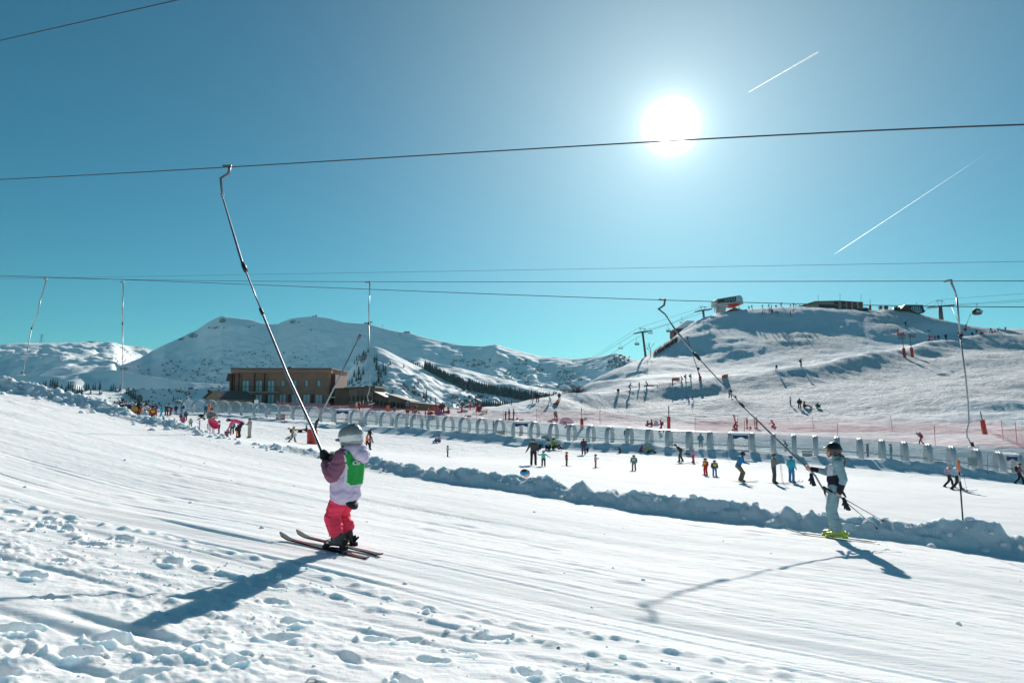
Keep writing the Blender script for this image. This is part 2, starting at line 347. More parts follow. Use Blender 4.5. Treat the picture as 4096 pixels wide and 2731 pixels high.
def Hnear(x, y, fine=True):
    s, c = sc(x, y)
    z = Bf(s) + CROSS * (C_SH - c)
    z = z + 0.05 * fbm(s / 5, c / 3, 2, 3)
    if not fine: return z
    # sideways drift of the tracks, then parallel ski grooves
    cw = c + 0.12 * vn(s / 4.0, c / 3.0, 11) + 0.03 * vn(s / 1.1, c * 0.8, 12)
    g = 0
    band = 0.35 + 0.65 * sstep(3.2, 4.6, c) * (1 - sstep(8.5, 10.5, c)) 
    for k, (w, a) in enumerate(((0.55, .011), (0.20, .010), (0.085, .006), (0.04, .0025))):
        g = g + a * vn(cw / w, s / (9.0 if k < 2 else 3.5) + 7 * k, 20 + k) * (0.55 + 0.45 * vn(c / 1.7, s / 3.0, 40 + k))
    z = z + g * band * (1.35 if True else 1)
    # sharp isolated grooves
    for k, (c0, dpt, wid, sl, s0, s1) in enumerate(((4.75, .020, .035, .02, -4, 9), (4.95, .022, .03, -.01, -1, 14), (5.35, .024, .035, .01, -6, 8), (5.75, .018, .03, .015, 1, 16), (6.15, .016, .04, -.02, -5, 10), (6.9, .018, .04, .01, 2, 20), (7.4, .014, .03, .0, -4, 6), (8.3, .012, .04, .02, -2, 9), (9.6, .012, .05, -.02, -8, 22), (12.6, .02, .07, .015, 2, 28), (12.95, .016, .05, .01, 6, 28), (12.2, .012, .05, .0, -6, 12), (5.05, .015, .02, .03, -6, 3), (4.35, .018, .03, .04, -7, 1), (3.9, .014, .025, .05, -7, 0))):
        cc = c0 + sl * s + 0.05 * vn(s / 2.0, 0 * s + k, 60 + k)
        wid = wid * .7
        e = np.exp(-((c - cc) / wid) ** 2); r_ = np.exp(-((c - cc - 1.9 * wid) / (wid * .9)) ** 2)
        w = sstep(s0 - 1, s0 + 1, s) * (1 - sstep(s1 - 1, s1 + 1, s)) * (0.6 + 0.5 * vn(s / 1.5, 0 * s, 90 + k))
        z = z - .6 * dpt * w * e + .5 * dpt * w * r_
    rr_ = random.Random(3)
    for k in range(34):
        c0 = rr_.uniform(3.4, 13.2); sl = rr_.gauss(0, .02); s0 = rr_.uniform(-7, 20); L0 = rr_.uniform(2, 10); dp = rr_.uniform(.004, .011); wd = rr_.uniform(.012, .026)
        m = (s > s0 - 1) & (s < s0 + L0 + 1) & (np.abs(c - c0 - sl * s) < .5)
        if not m.any(): continue
        sm = s[m]; cc = c0 + sl * sm + .04 * vn(sm / 1.7, 0 * sm + k, 160 + k); dd = c[m] - cc
        w = sstep(s0 - 1, s0 + 1, sm) * (1 - sstep(s0 + L0 - 1, s0 + L0 + 1, sm)) * (.7 + .4 * vn(sm / .5, 0 * sm, 130 + k))
        z[m] = z[m] - dp * w * np.exp(-(dd / wd) ** 2) + .6 * dp * w * np.exp(-((dd - 1.8 * wd) / wd) ** 2)
    # little scuffs on the groomed part
    sc1 = np.clip(vn(s / 0.5, c / 0.22, 31) - 0.35, 0, 1) * np.clip(vn(s / 2.2, c / 1.4, 32) + 0.25, 0, 1)
    z = z + 0.035 * sc1 * sstep(4.5, 6, c)
    z = z + 0.006 * fbm(s / .18, c / .09, 3, 33) * sstep(4.0, 8, c)
    # trodden, lumpy strip
    edge = 4.15 + 0.35 * vn(s / 1.3, 0 * s, 71) + 0.25 * vn(s / .35, c / .5, 72)
    rough = 1 - sstep(edge - 0.35, edge + 0.25, c)
    patch = np.clip(0.55 + 0.75 * vn(s / 1.1, c / .55, 73), 0.12, 1.2)
    patch = patch * (0.55 + 0.45 * sstep(-1.5, 2.5, s))
    bil = np.abs(fbm(s / .30, c / .20, 4, 74, .6))
    lump = np.clip(vn(s / .085, c / .065, 75) - .1, 0, 1) ** 1.2 + .6 * np.clip(vn(s / .04, c / .035, 76), 0, 1)
    z = z + rough * patch * (0.042 * bil + 0.014 * lump - 0.010)
    rut = np.clip(vn(s / 1.4, c / .12 + .5 * s, 77) - .3, 0, 1)
    z = z - rough * 0.05 * rut
    # crumbly edge strips
    for k, (c0, sl) in enumerate(((4.25, 0.0), (4.6, .03))):
        e = np.exp(-((c - c0 - sl * s - .1 * vn(s / .8, 0 * s, 80 + k)) / .09) ** 2)
        z = z + e * .03 * np.clip(vn(s / .10, c / .07, 82 + k) + .2, 0, 1)
    for (s_, c_, L_, W_, an, dp) in PRINTS:
        m = (np.abs(s - s_) < .6) & (np.abs(c - c_) < .6)
        if not m.any(): continue
        ds = s[m] - s_; dc = c[m] - c_
        p = (ds * math.cos(an) + dc * math.sin(an)) / (L_ / 2); q = (-ds * math.sin(an) + dc * math.cos(an)) / (W_ / 2)
        r = np.sqrt(p * p + q * q + 1e-9)
        dp = dp * .75; zz = z[m]; zz = zz - dp * (1 - sstep(.72, 1.08, r)) + dp * .25 * np.exp(-((r - 1.3) / .22) ** 2) * (1 + vn(ds * 14, dc * 14, 9))
        z[m] = zz
    return z

def H(x, y, fine=True):
    x = np.atleast_1d(np.asarray(x, float)); y = np.atleast_1d(np.asarray(y, float))
    s, c = sc(x, y)
    hf = Hf(x, y)
    r = np.hypot(x, y)
    # surface relief of the open field and the hill
    if fine:
        far = sstep(60, 130, r)
        hf = hf + 0.03 * fbm(x / 2.2, y / 1.2, 3, 5) * (1 - far) + far * (0.75 * fbm(x / 34, y / 26, 3, 6) * sstep(110, 210, r) + 0.50 * fbm(x / 7.5, y / 5.0, 5, 7, .6))
        hf = hf + far * 0.10 * fbm((x + y * .6) / 1.8, (y - .6 * x) / 6, 2, 8)
        # heaped snow in front of the conveyor
        tw = x * T_N.x + y * T_N.y - T_R; ta = x * T_D.x + y * T_D.y
        mh = (0.62 + 0.28 * vn(ta / 4.2, 0 * ta, 13) + .16 * vn(ta / 1.3, tw / 1.5, 14)) * np.exp(-((tw + 2.75) / 1.25) ** 2)
        mh = mh * (.25 + .75 * sstep(-72, -30, ta)); hf = hf + np.where(ta > -90, mh, 0) + 0.12 * fbm(x / .9, y / .8, 3, 15) * np.exp(-((tw + 3.2) / 2.2) ** 2) 
    near_ok = c < 30
    z = hf.copy()
    if near_ok.any():
        xs, ys, ss, cc = x[near_ok], y[near_ok], s[near_ok], c[near_ok]
        hn = Hnear(xs, ys, fine)
        cb = C_CR + (0.22 * vn(ss / 2.3, 0 * ss, 1) + .1 * vn(ss / .6, 0 * ss, 2) if fine else 0 * ss)
        kz = np.interp(ss, KS, KZ)
        kz = np.where(ss < KS[0], KZ[0] + (ss - KS[0]) * .08, kz); kz = np.where(ss > KS[-1], KZ[-1] + (ss - KS[-1]) * .13, kz)
        if fine: kz = kz + .05 * vn(ss / .45, cc / .4, 16) + .05 * np.abs(vn(ss / .19, cc / .17, 17)) - .02 + .025 * vn(ss / .08, cc / .08, 27)
        hb = np.maximum(kz - hn, 0.0)
        prof = sstep(-0.72, 0.0, cc - cb)
        prof = prof + (0.20 * fbm(ss / .42, cc / .13, 5, 18, .62) * np.sin(np.pi * np.clip(prof, 0, 1)) if fine else 0)
        if fine:
            lum = np.clip(vn(ss / .16, cc / .12, 19), 0, 1) * .04 + np.clip(vn(ss / .34, cc / .22, 29) - .1, 0, 1) * .08
            hn = hn + lum * np.exp(-((cc - cb + .25) / .45) ** 2) * np.clip(hb * 4, 0, 1)
        front = hn + hb * prof
        back = kz - 0.62 * (cc - cb) 
        fld = hf[near_ok]
        bz = np.maximum(back, fld)
        dz = np.clip((cc - cb) / 3.0, 0, 1)
        z[near_ok] = np.where(cc < cb, front, bz)
    return z

def h1(x, y, fine=True): return float(H(np.array([x]), np.array([y]), fine)[0])
_hc = {}
def hit(px, py, dmin=33.0, dmax=420.0):
    """the first place the ray through (px, py) meets the ground beyond dmin"""
    r = ray(px, py); D = np.exp(np.linspace(math.log(dmin), math.log(dmax), 700))
    x = r[0] / r[1] * D; z = r[2] / r[1] * D; hz = H(x, D)
    b = np.where(z < hz)[0]
    if len(b) == 0:
        i = int(np.argmin(np.abs((z - hz) / D))); return Vector((x[i], D[i], hz[i]))
    i = b[0]
    if i == 0: return Vector((x[0], D[0], hz[0]))
    a = (z[i - 1] - hz[i - 1]); bb = (hz[i] - z[i]); t = a / (a + bb + 1e-12)
    d = D[i - 1] + (D[i] - D[i - 1]) * t
    return Vector((r[0] / r[1] * d, d, h1(r[0] / r[1] * d, d)))

def build_ground():
    az = np.radians(np.linspace(-47, 47, 1180))
    rs = [0.6]
    while rs[-1] < 560:
        r = rs[-1]
        if r < 2.4: k = .05
        elif r < 34: k = .0043
        elif r < 120: k = .0068
        else: k = .0085
        rs.append(r * (1 + k))
    rs = np.array(rs)
    R, A = np.meshgrid(rs, az, indexing='ij')
    x = (R * np.sin(A)).ravel(); y = (R * np.cos(A)).ravel()
    z = H(x, y)
    nr, nc = len(rs), len(az)
    f = grid_faces(nr, nc)[:, ::-1]
    rf = np.repeat(R[:-1, 0], nc - 1)
    cut = 60.0
    o = mesh_np("snow_ground", np.stack([x, y, z], 1), f, [M_SNOW, M_SNOWF], midx=(rf > cut).astype(int))
    # snow left rough between the groomed runs of the hill
    cpx = np.array([2250, 2350, 2470, 2560, 2740, 2900, 3000, 3100, 3204, 3300, 3400, 3500, 3600, 3718, 3785, 3928, 4096, 4300]); cD = np.array([136, 145, 154, 157, 160, 161, 162, 163, 166, 175, 186, 198, 212, 232, 240, 262, 282, 300])
    pxx = CX + F * (x / np.maximum(y, .1)) * CT; Dc = np.interp(pxx, cpx, cD); d = y - Dc
    un = sstep(104, 118, y) * (pxx > 2150) * (1 - sstep(-3, 1, d)) + sstep(42, 60, d + 8 * vn(x / 14, y / 14, 44)) * sstep(2700, 3050, pxx) * (.15 + .85 * sstep(-.1, .3, vn(x / 26, y / 34, 45)))
    at = o.data.attributes.new("untracked", 'FLOAT', 'POINT'); at.data.foreach_set("value", np.clip(un, 0, 1).astype(np.float32))
    tag(o, kind="structure")
    # the ground round and behind the camera, coarser
    gx, gy = np.meshgrid(np.linspace(-60, 60, 121), np.linspace(-60, 4, 65), indexing='ij')
    rr = np.hypot(gx, gy); aa = np.abs(np.arctan2(gx, gy))
    zz = Hnear(gx.ravel(), gy.ravel(), False) - 0.02
    ins = ((aa.ravel() < math.radians(46)) & (rr.ravel() > .8))
    zz = np.where(ins, zz - 1.5, zz)
    o2 = mesh_np("snow_slope_behind", np.stack([gx.ravel(), gy.ravel(), zz], 1), grid_faces(121, 65), M_SNOW)
    tag(o2, kind="structure")
build_ground()

# snow clods: on the bank, along its foot and in the trodden strip
def ico():
    bm = bmesh.new(); bmesh.ops.create_icosphere(bm, subdivisions=2, radius=1.0)
    v = np.array([x.co[:] for x in bm.verts]); f = np.array([[w.index for w in p.verts] for p in bm.faces]); bm.free(); return v, f
ICO_V, ICO_F = ico()
def clods():
    rg = np.random.default_rng(7); P = []
    def put(s, c, size, sink=.35):
        x = AX * s + NX * c; y = AY * s + NY * c
        P.append((x, y, size, sink))
    for i in range(2600):          # trodden strip
        s = rg.uniform(-3.5, 10); c = rg.uniform(1.2, 4.5)
        if vn(np.array([s / 1.1]), np.array([c / .55]), 73)[0] < -.1 and rg.random() < .8: continue
        put(s, c, .003 + .012 * rg.random() ** 3)
    for i in range(130):
        put(rg.uniform(-3.5, 12), 4.3 + rg.normal(0, .15), .01 + .02 * rg.random() ** 2)
    for i in range(40):
        put(rg.uniform(-5, 14), rg.uniform(4.5, 12), .010 + .02 * rg.random() ** 2)
    for i in range(420):           # the bank
        s = rg.uniform(-5, 29)
        if 15.2 < s < 17.6: continue
        c = C_CR - .1 + rg.normal(0, .28); put(s, c, .02 + .07 * rg.random() ** 3, .55)
    for i in range(160):
        s = rg.uniform(14, 29); put(s, C_CR - .45 + rg.normal(0, .4), .02 + .10 * rg.random() ** 2, .35)
    for px, py, sz in ((1262, 2712, .055), (1285, 2722, .04), (1248, 2726, .035), (2140, 2688, .035), (2118, 2692, .028), (1590, 2650, .02), (420, 2665, .03), (395, 2672, .022), (1575, 2700, .03), (620, 2640, .024), (1010, 2610, .018)):
        r = ray(px, py); k = -1.40 / r[2]; s_, c_ = sc(r[0] * k, r[1] * k); put(s_, c_, sz, .45)
    P = np.array(P); z = H(P[:, 0], P[:, 1]); n = len(P); k = len(ICO_V)
    vs = np.empty((n, k, 3))
    for i in range(n):
        q = ICO_V * (1 + .38 * fbm(ICO_V[:, 0] * 1.4 + i * 3.1, ICO_V[:, 1] * 1.4 + ICO_V[:, 2] * 1.9, 2, i % 97))[:, None]
        an = rg.uniform(0, 6.28); cs, sn = math.cos(an), math.sin(an)
        q = q @ np.array([[cs, sn, 0], [-sn, cs, 0], [0, 0, 1]]) * np.array([1, rg.uniform(.7, 1.1), rg.uniform(.55, .95)]) * P[i, 2]
        vs[i] = q + np.array([P[i, 0], P[i, 1], z[i] + P[i, 2] * (.5 - P[i, 3])])
    f = (ICO_F[None] + (np.arange(n) * k)[:, None, None]).reshape(-1, 3)
    o = mesh_np("snow_clods", vs.reshape(-1, 3), f, M_SNOW); tag(o, kind="stuff")
clods()
# ------------------------------------------------------------------ far mountains
def mount_mat(name, rock_scale, rock_amt, bush):
    m = bpy.data.materials.new(name); m.use_nodes = True; MATS[name] = m
    nt = m.node_tree; b = nt.nodes["Principled BSDF"]; L = nt.links.new
    b.inputs["Roughness"].default_value = 0.8; b.inputs["Specular IOR Level"].default_value = 0.1
    tc = nt.nodes.new("ShaderNodeTexCoord"); g = nt.nodes.new("ShaderNodeNewGeometry")
    at = nt.nodes.new("ShaderNodeAttribute"); at.attribute_name = "rock"
    nz = nt.nodes.new("ShaderNodeTexNoise"); nz.inputs["Scale"].default_value = rock_scale; nz.inputs["Detail"].default_value = 10; nz.inputs["Roughness"].default_value = 0.82
    L(tc.outputs["Object"], nz.inputs["Vector"])
    ad = nt.nodes.new("ShaderNodeMath"); ad.operation = 'ADD'; L(nz.outputs["Fac"], ad.inputs[0]); L(at.outputs["Fac"], ad.inputs[1])
    r = nt.nodes.new("ShaderNodeValToRGB"); r.color_ramp.elements[0].position = 0.985; r.color_ramp.elements[1].position = 1.03
    L(ad.outputs[0], r.inputs[0])
    mx = nt.nodes.new("ShaderNodeMix"); mx.data_type = 'RGBA'
    mx.inputs[6].default_value = (0.90, 0.93, 0.94, 1); mx.inputs[7].default_value = (0.17, 0.14, 0.12, 1)
    L(r.outputs[0], mx.inputs[0]); L(mx.outputs[2], b.inputs["Base Color"])
    n2 = nt.nodes.new("ShaderNodeTexNoise"); n2.inputs["Scale"].default_value = rock_scale * 2.4; n2.inputs["Detail"].default_value = 6
    L(tc.outputs["Object"], n2.inputs["Vector"])
    bp = nt.nodes.new("ShaderNodeBump"); bp.inputs["Strength"].default_value = 0.8; bp.inputs["Distance"].default_value = 1.2
    L(n2.outputs["Fac"], bp.inputs["Height"]); L(bp.outputs[0], b.inputs["Normal"])
    return m
M_MT = mount_mat("mountain_snow_rock", 0.02, 1, 1)
RIDGES = {}
def ridge(name, pts, zf, seed, amp, L=(300, 200), g=1.0, nt=110, dx=9, rock=(), dz=0.5, smallamp=0.4):
    """pts: (px, py, D_ridge, D_foot).  A real slope that rises from its foot (height zf) to the crest."""
    P = np.array(pts, float); px = np.arange(P[0, 0], P[-1, 0] + 1, dx)
    py = np.interp(px, P[:, 0], P[:, 1]); Dr = np.interp(px, P[:, 0], P[:, 2]); Df = np.interp(px, P[:, 0], P[:, 3])
    py = py + 0.9 * fbm(px / 23.0, px * 0 + seed, 3, seed)
    u = (px - CX) / F; v = (CY - py) / F
    ux = u / (CT - v * ST); zr = (ST + v * CT) / (CT - v * ST) * Dr
    t = np.concatenate([np.linspace(0, 1, nt), 1 + np.linspace(.03, .6, 14)])
    T, _ = np.meshgrid(t, px, indexing='ij')
    D = Df + (Dr - Df) * T
    X = ux * D; Y = D
    zfr = np.minimum(zf, zr - 5)
    up = np.clip(T, 0, 1) ** g
    Z = zfr + (zr - zfr) * up
    Z = np.where(T > 1, zr - (T - 1) * (Dr - Df) * dz, Z)
    w = np.clip(1 - np.abs(T - .45) / .55, 0, 1) ** .6 * (T < 1)
    spur = fbm(X / L[0], (D - Dr) / L[1], 4, seed + 3)
    sp2 = 1 - 2 * np.abs(fbm(X / (L[0] * .45), (D - Dr) / (L[1] * 1.2), 3, seed + 9))
    small = fbm(X / (L[0] * .12), Y / (L[1] * .12), 3, seed + 5)
    Z = Z + 2.2 * w * fbm(X / 16, Y / 16, 3, seed + 31) * min(1, amp / 20)
    Z = Z + amp * w * (spur + .5 * (sp2 - .6) + smallamp * small)
    o = mesh_np(name, np.stack([X.ravel(), Y.ravel(), Z.ravel()], 1), grid_faces(len(t), len(px)), M_MT)
    # bare rock bands, kept where the photograph has cliffs: (px, py, half width px, half height px, strength)
    PX = np.broadcast_to(px, X.shape); rr = np.zeros_like(X)
    vv = (Z / Y); PY = CY - F * (vv * CT - ST) / (CT + vv * ST)
    for (ax, ay, hw, hh, k) in rock:
        d = ((PX - ax) / hw) ** 2 + ((PY - ay) / (hh * 1.5)) ** 2
        rr = np.maximum(rr, k * np.exp(-d))
    rr = np.minimum(rr * .75, .52) 
    a = o.data.attributes.new("rock", 'FLOAT', 'POINT'); a.data.foreach_set("value", rr.ravel().astype(np.float32))
    tag(o, kind="structure")
    RIDGES[name] = (px, t, X, Y, Z, PX, PY)
    return o
ridge("mountain_plateau", [(-600, 1420, 4200, 2600), (0, 1382, 4200, 2600), (40, 1374, 4200, 2600), (100, 1371, 4200, 2500), (200, 1372, 4200, 2400), (300, 1375, 4200, 2300), (330, 1370, 4200, 2300), (380, 1373, 4200, 2300), (460, 1375, 4200, 2300), (520, 1383, 4200, 3000), (570, 1388, 4200, 3300), (610, 1400, 4200, 3300), (760, 1420, 4200, 3300)],
      20, 3, 60, (520, 420), g=.62, rock=((180, 1432, 26, 4, .7), (560, 1390, 45, 7, .85), (590, 1410, 20, 5, .7)))
ridge("mountain_shoulder", [(-500, 1490, 2300, 2030), (0, 1500, 2300, 2030), (200, 1505, 2300, 2030), (262, 1504, 2300, 1300), (300, 1494, 2300, 1300), (380, 1484, 2250, 1980), (450, 1478, 2250, 1980), (520, 1490, 2200, 1930), (760, 1530, 2000, 1730), (1300, 1560, 2000, 1730)],
      -60, 8, 16, (300, 200), g=1.1, rock=())
ridge("mountain_massif", [(330, 1545, 3000, 2220), (395, 1492, 3050, 2270), (440, 1468, 3100, 2320), (500, 1455, 3150, 2370), (560, 1433, 3200, 2420), (610, 1402, 3300, 2520), (660, 1378, 3300, 2520), (720, 1352, 3350, 2570), (790, 1318, 3400, 2620), (830, 1290, 3400, 2620), (870, 1270, 3400, 2620), (890, 1263, 3400, 2620), (915, 1269, 3400, 2620), (1000, 1278, 3400, 2620), (1060, 1296, 3400, 2620), (1110, 1297, 3400, 2620), (1160, 1275, 3400, 2620), (1220, 1267, 3400, 2620), (1270, 1266, 3400, 2620), (1320, 1274, 3400, 2620), (1370, 1288, 3400, 2620), (1450, 1295, 3400, 2620), (1490, 1300, 3400, 2620), (1560, 1320, 3400, 2620), (1640, 1333, 3400, 2620), (1700, 1350, 3400, 2400), (1770, 1366, 3400, 2400), (1850, 1381, 3300, 2300), (1930, 1385, 3200, 2200), (1985, 1377, 3100, 2100), (2030, 1392, 3100, 2100), (2090, 1408, 3100, 2100), (2160, 1425, 3100, 2100), (2300, 1435, 3000, 2000), (2400, 1425, 2900, 1900), (2470, 1411, 2800, 1800), (2520, 1430, 2800, 1800), (2560, 1455, 2800, 1800), (2800, 1500, 2700, 1700)],
      -90, 21, 40, (330, 300), g=1.02, nt=190, rock=((890, 1282, 22, 9, 1.), (870, 1311, 60, 6, 1.), (770, 1340, 34, 10, 1.), (720, 1355, 28, 7, .9), (1000, 1305, 28, 9, .7), (1020, 1300, 14, 12, .8), (1180, 1288, 40, 10, .75), (1245, 1318, 12, 8, .8), (500, 1475, 38, 7, .85), (1800, 1500, 60, 12, .6), (1990, 1530, 60, 14, .8), (2120, 1480, 60, 10, .55), (440, 1495, 20, 4, .8), (2200, 1530, 80, 14, .5)))
ridge("mountain_knoll", [(1130, 1600, 1200, 800), (1250, 1570, 1200, 800), (1330, 1535, 1200, 800), (1390, 1490, 1180, 820), (1430, 1440, 1160, 820), (1460, 1398, 1150, 830), (1475, 1386, 1150, 830), (1500, 1386, 1150, 800), (1540, 1398, 1160, 760), (1580, 1420, 1170, 700), (1640, 1450, 1180, 650), (1700, 1478, 1190, 600), (1780, 1520, 1200, 600), (1900, 1560, 1200, 600), (2050, 1585, 1100, 560), (2300, 1615, 1000, 560), (2600, 1640, 1000, 560)],
      -75, 31, 26, (130, 110), g=.95, nt=130, rock=((1450, 1420, 26, 30, 1.1), (1420, 1450, 20, 18, .9), (1395, 1470, 14, 16, .9), (1500, 1440, 18, 14, .8)))
ridge("mountain_midslope", [(1500, 1480, 1900, 1300), (1600, 1445, 1900, 1300), (1680, 1432, 1900, 1250), (1740, 1452, 1900, 1250), (1850, 1474, 1800, 1200), (1950, 1500, 1800, 1200), (2100, 1540, 1700, 1200), (2400, 1590, 1600, 1100)],
      -80, 37, 30, (220, 200), g=.85, rock=((1990, 1560, 60, 20, .6),))
ridge("valley_slope", [(-600, 1560, 1100, 915), (0, 1560, 1100, 915), (200, 1545, 1100, 915), (330, 1560, 1100, 915), (520, 1556, 1200, 1015), (700, 1556, 1200, 1015), (920, 1546, 1250, 1065), (1050, 1560, 1200, 1015), (1250, 1575, 1100, 915), (1400, 1600, 1000, 815), (1700, 1625, 900, 715), (2300, 1650, 900, 715), (2600, 1660, 900, 715)],
      -70, 43, 13, (130, 110), g=1.15, nt=120, rock=((560, 1600, 18, 26, .9), (640, 1620, 20, 14, .7), (900, 1600, 60, 10, .6)))
# the valley floor under everything, out to the horizon
gx, gy = np.meshgrid(np.linspace(-14000, 14000, 40), np.linspace(-6000, 20000, 40), indexing='ij')
vf = mesh_np("valley_floor", np.stack([gx.ravel(), gy.ravel(), -130 + 20 * fbm(gx.ravel() / 900, gy.ravel() / 900, 3, 4)], 1), grid_faces(40, 40), M_MT)
tag(vf, kind="structure")

def ridge_pt(name, px, py):
    """surface point of a mountain nearest to a pixel (front face)"""
    ax, t, X, Y, Z, PX, PY = RIDGES[name]
    j = int(np.argmin(np.abs(ax - px))); col = PY[:, j][t <= 1]
    i = int(np.argmin(np.abs(col - py)))
    return Vector((X[i, j], Y[i, j], Z[i, j]))

# ------------------------------------------------------------------ trees
M_NEEDLE = mat("conifer_needles", (0.018, 0.030, 0.022), .85, var=.35, scale=3)
M_BARK = mat("bark", (0.09, 0.065, 0.05), .9, var=.25)
M_SHRUB = mat("bare_twigs", (0.11, 0.08, 0.06), .9, var=.3)
def conifer_mesh(seed, tiers=9, n=11):
    rg = random.Random(seed); v = []; f = []
    for k in range(tiers):
        t = k / (tiers - 1); z0 = .10 + .86 * t; R = .20 * (1 - t) ** .85 + .015
        for j in range(n):
            a = 2 * math.pi * (j + rg.random() * .8) / n; r = R * rg.uniform(.6, 1.15); w = R * .34
            p = (math.cos(a) * r, math.sin(a) * r, z0 - .05 - .05 * rg.random())
            q = (math.cos(a + 1.57) * w, math.sin(a + 1.57) * w)
            b = len(v)
            v += [(0, 0, z0 + .05), (p[0] * .5 + q[0], p[1] * .5 + q[1], z0 - .012), p, (p[0] * .5 - q[0], p[1] * .5 - q[1], z0 - .012), (p[0] * .5, p[1] * .5, z0 - .075)]
            f += [(b, b + 1, b + 2), (b, b + 2, b + 3), (b + 1, b + 4, b + 2), (b + 4, b + 3, b + 2)]
    b = len(v); v += [(0, 0, 1.0), (.02, 0, .9), (-.02, .01, .9)]; f.append((b, b + 1, b + 2))
    return v, f
CONS = []
for k in range(4):
    v, f = conifer_mesh(k + 3)
    me = bpy.data.meshes.new("crown"); me.from_pydata(v, [], f); me.materials.append(M_NEEDLE)
    tb = MB().tube([(0, 0, -.06), (0, 0, .5), (0, 0, .95)], [.018, .012, .003], 6)
    mt = bpy.data.meshes.new("trunk"); mt.from_pydata(tb.v, [], tb.f); mt.materials.append(M_BARK)
    CONS.append((me, mt, v, f))
def tree(p, h, k, label, group):
    r = empty("conifer_tree", p, random.random() * 6, label, "tree", group); r.scale = (h * random.uniform(.85, 1.15),) * 2 + (h,)
    for nm, me in (("crown", CONS[k % 4][0]), ("trunk", CONS[k % 4][1])):
        link(bpy.data.objects.new(nm, me), r)
    return r
random.seed(11)
def forest(name, label, pts, kind="stuff"):
    V_ = []; Fc = []; b = 0
    for (p, h, k) in pts:
        v, f = CONS[k % 4][2], CONS[k % 4][3]; v = np.array(v); a = random.random() * 6
        R = np.array([[math.cos(a), math.sin(a), 0], [-math.sin(a), math.cos(a), 0], [0, 0, 1]])
        w = random.uniform(.9, 1.2); v = (v @ R) * np.array([h * w, h * w, h]) + np.array(p)
        V_.append(v); Fc.append(np.array(f) + b); b += len(v)
    o = mesh_np(name, np.concatenate(V_), np.concatenate(Fc), M_NEEDLE, smooth=False); tag(o, label, "forest", None, kind); return o
# trees one can tell apart, left of the picture, in the valley
LEFT = [(147, 1546, 22), (160, 1547, 20), (172, 1548, 24), (184, 1545, 26), (128, 1542, 18), (200, 1544, 30), (212, 1543, 34), (222, 1541, 32), (232, 1540, 30), (244, 1558, 22), (250, 1560, 24), (262, 1566, 26), (270, 1548, 28), (277, 1546, 26), (284, 1547, 28), (290, 1549, 24), (300, 1545, 18), (312, 1550, 16), (345, 1548, 28), (358, 1549, 26), (371, 1551, 24), (384, 1552, 26), (402, 1558, 34), (399, 1577, 22), (365, 1575, 20), (318, 1572, 30), (330, 1575, 32), (305, 1580, 26), (442, 1563, 26), (450, 1563, 28), (458, 1565, 24), (478, 1562, 26), (484, 1566, 22), (506, 1575, 24), (514, 1578, 28), (526, 1588, 30), (534, 1592, 32), (540, 1600, 30), (288, 1602, 28), (330, 1590, 20), (216, 1556, 20), (238, 1560, 18), (276, 1570, 20), (294, 1564, 18), (346, 1562, 16), (698, 1612, 30), (708, 1612, 24), (716, 1612, 28), (726, 1611, 22), (638, 1622, 14), (632, 1640, 10)]
for i, (px, py, hp) in enumerate(LEFT):
    p = ridge_pt("valley_slope", px, py); tree(p, hp / F * p.y * 1.12, i, "dark conifer standing with others in the snowy valley beyond the snow bank", "conifers in the valley on the far side of the snow bank")
RIGHT = [(1440, 1520, 30), (1425, 1525, 26), (1455, 1500, 34), (1410, 1535, 28), (1400, 1540, 24), (1390, 1545, 26), (1375, 1550, 22), (1435, 1500, 36), (1448, 1525, 32), (1420, 1510, 30), (1380, 1535, 20), (1505, 1470, 34), (1512, 1480, 36), (1520, 1500, 40), (1528, 1510, 38), (1520, 1525, 36), (1535, 1485, 34), (1545, 1480, 26), (1510, 1440, 26), (1500, 1450, 30), (1440, 1430, 20), (1430, 1440, 24), (1455, 1420, 22), (1470, 1410, 20), (1415, 1455, 18), (1540, 1500, 28), (1496, 1545, 22), (1505, 1550, 26), (1695, 1600, 40), (1708, 1602, 44), (1700, 1598, 30), (1724, 1610, 24), (1681, 1580, 14), (1598, 1590, 16), (1565, 1460, 16), (1616, 1470, 18), (1352, 1545, 26), (1362, 1548, 24), (1345, 1550, 20)]
for i, (px, py, hp) in enumerate(RIGHT):
    p = ridge_pt("mountain_knoll", px, py); tree(p, hp / F * p.y * 1.1, i, "dark conifer clinging to the flank of the pointed snowy knoll behind the low wooden buildings", "conifers on the pointed knoll")
# the dense wood that runs down to the right: it reads as one mass
pts = []
for i in range(620):
    t = random.random(); px = 1700 + 560 * t
    top = np.interp(px, [1660, 1700, 1740, 1800, 1860, 1960, 2060, 2150, 2260], [1450, 1462, 1480, 1505, 1530, 1560, 1580, 1595, 1612])
    bot = np.interp(px, [1660, 1700, 1740, 1800, 1860, 1960, 2060, 2150, 2260], [1450, 1474, 1482, 1520, 1560, 1572, 1592, 1606, 1616])
    py = random.uniform(top, bot); hp = random.uniform(26, 42)
    p = ridge_pt("mountain_knoll", px, py + 4); p = p + Vector((random.uniform(-3, 3), 0, 0)); pts.append((p, hp / F * p.y, i))
for i in range(60):
    px = random.uniform(1565, 1640); p = ridge_pt("mountain_midslope", px + 0, 1446 + (px - 1565) * .25); pts.append((p, random.uniform(12, 22) / F * p.y, i))
for i in range(80):
    px = random.uniform(1600, 1695); p = ridge_pt("mountain_midslope", px, 1452 + (px - 1600) * .32 + random.uniform(-4, 5)); pts.append((p, random.uniform(18, 28) / F * p.y, i))
for i in range(200):
    px = random.gauss(1985, 42); py = random.uniform(1585, 1626); p = ridge_pt("valley_slope", px, py + 6); pts.append((p, random.uniform(22, 44) / F * p.y, i))
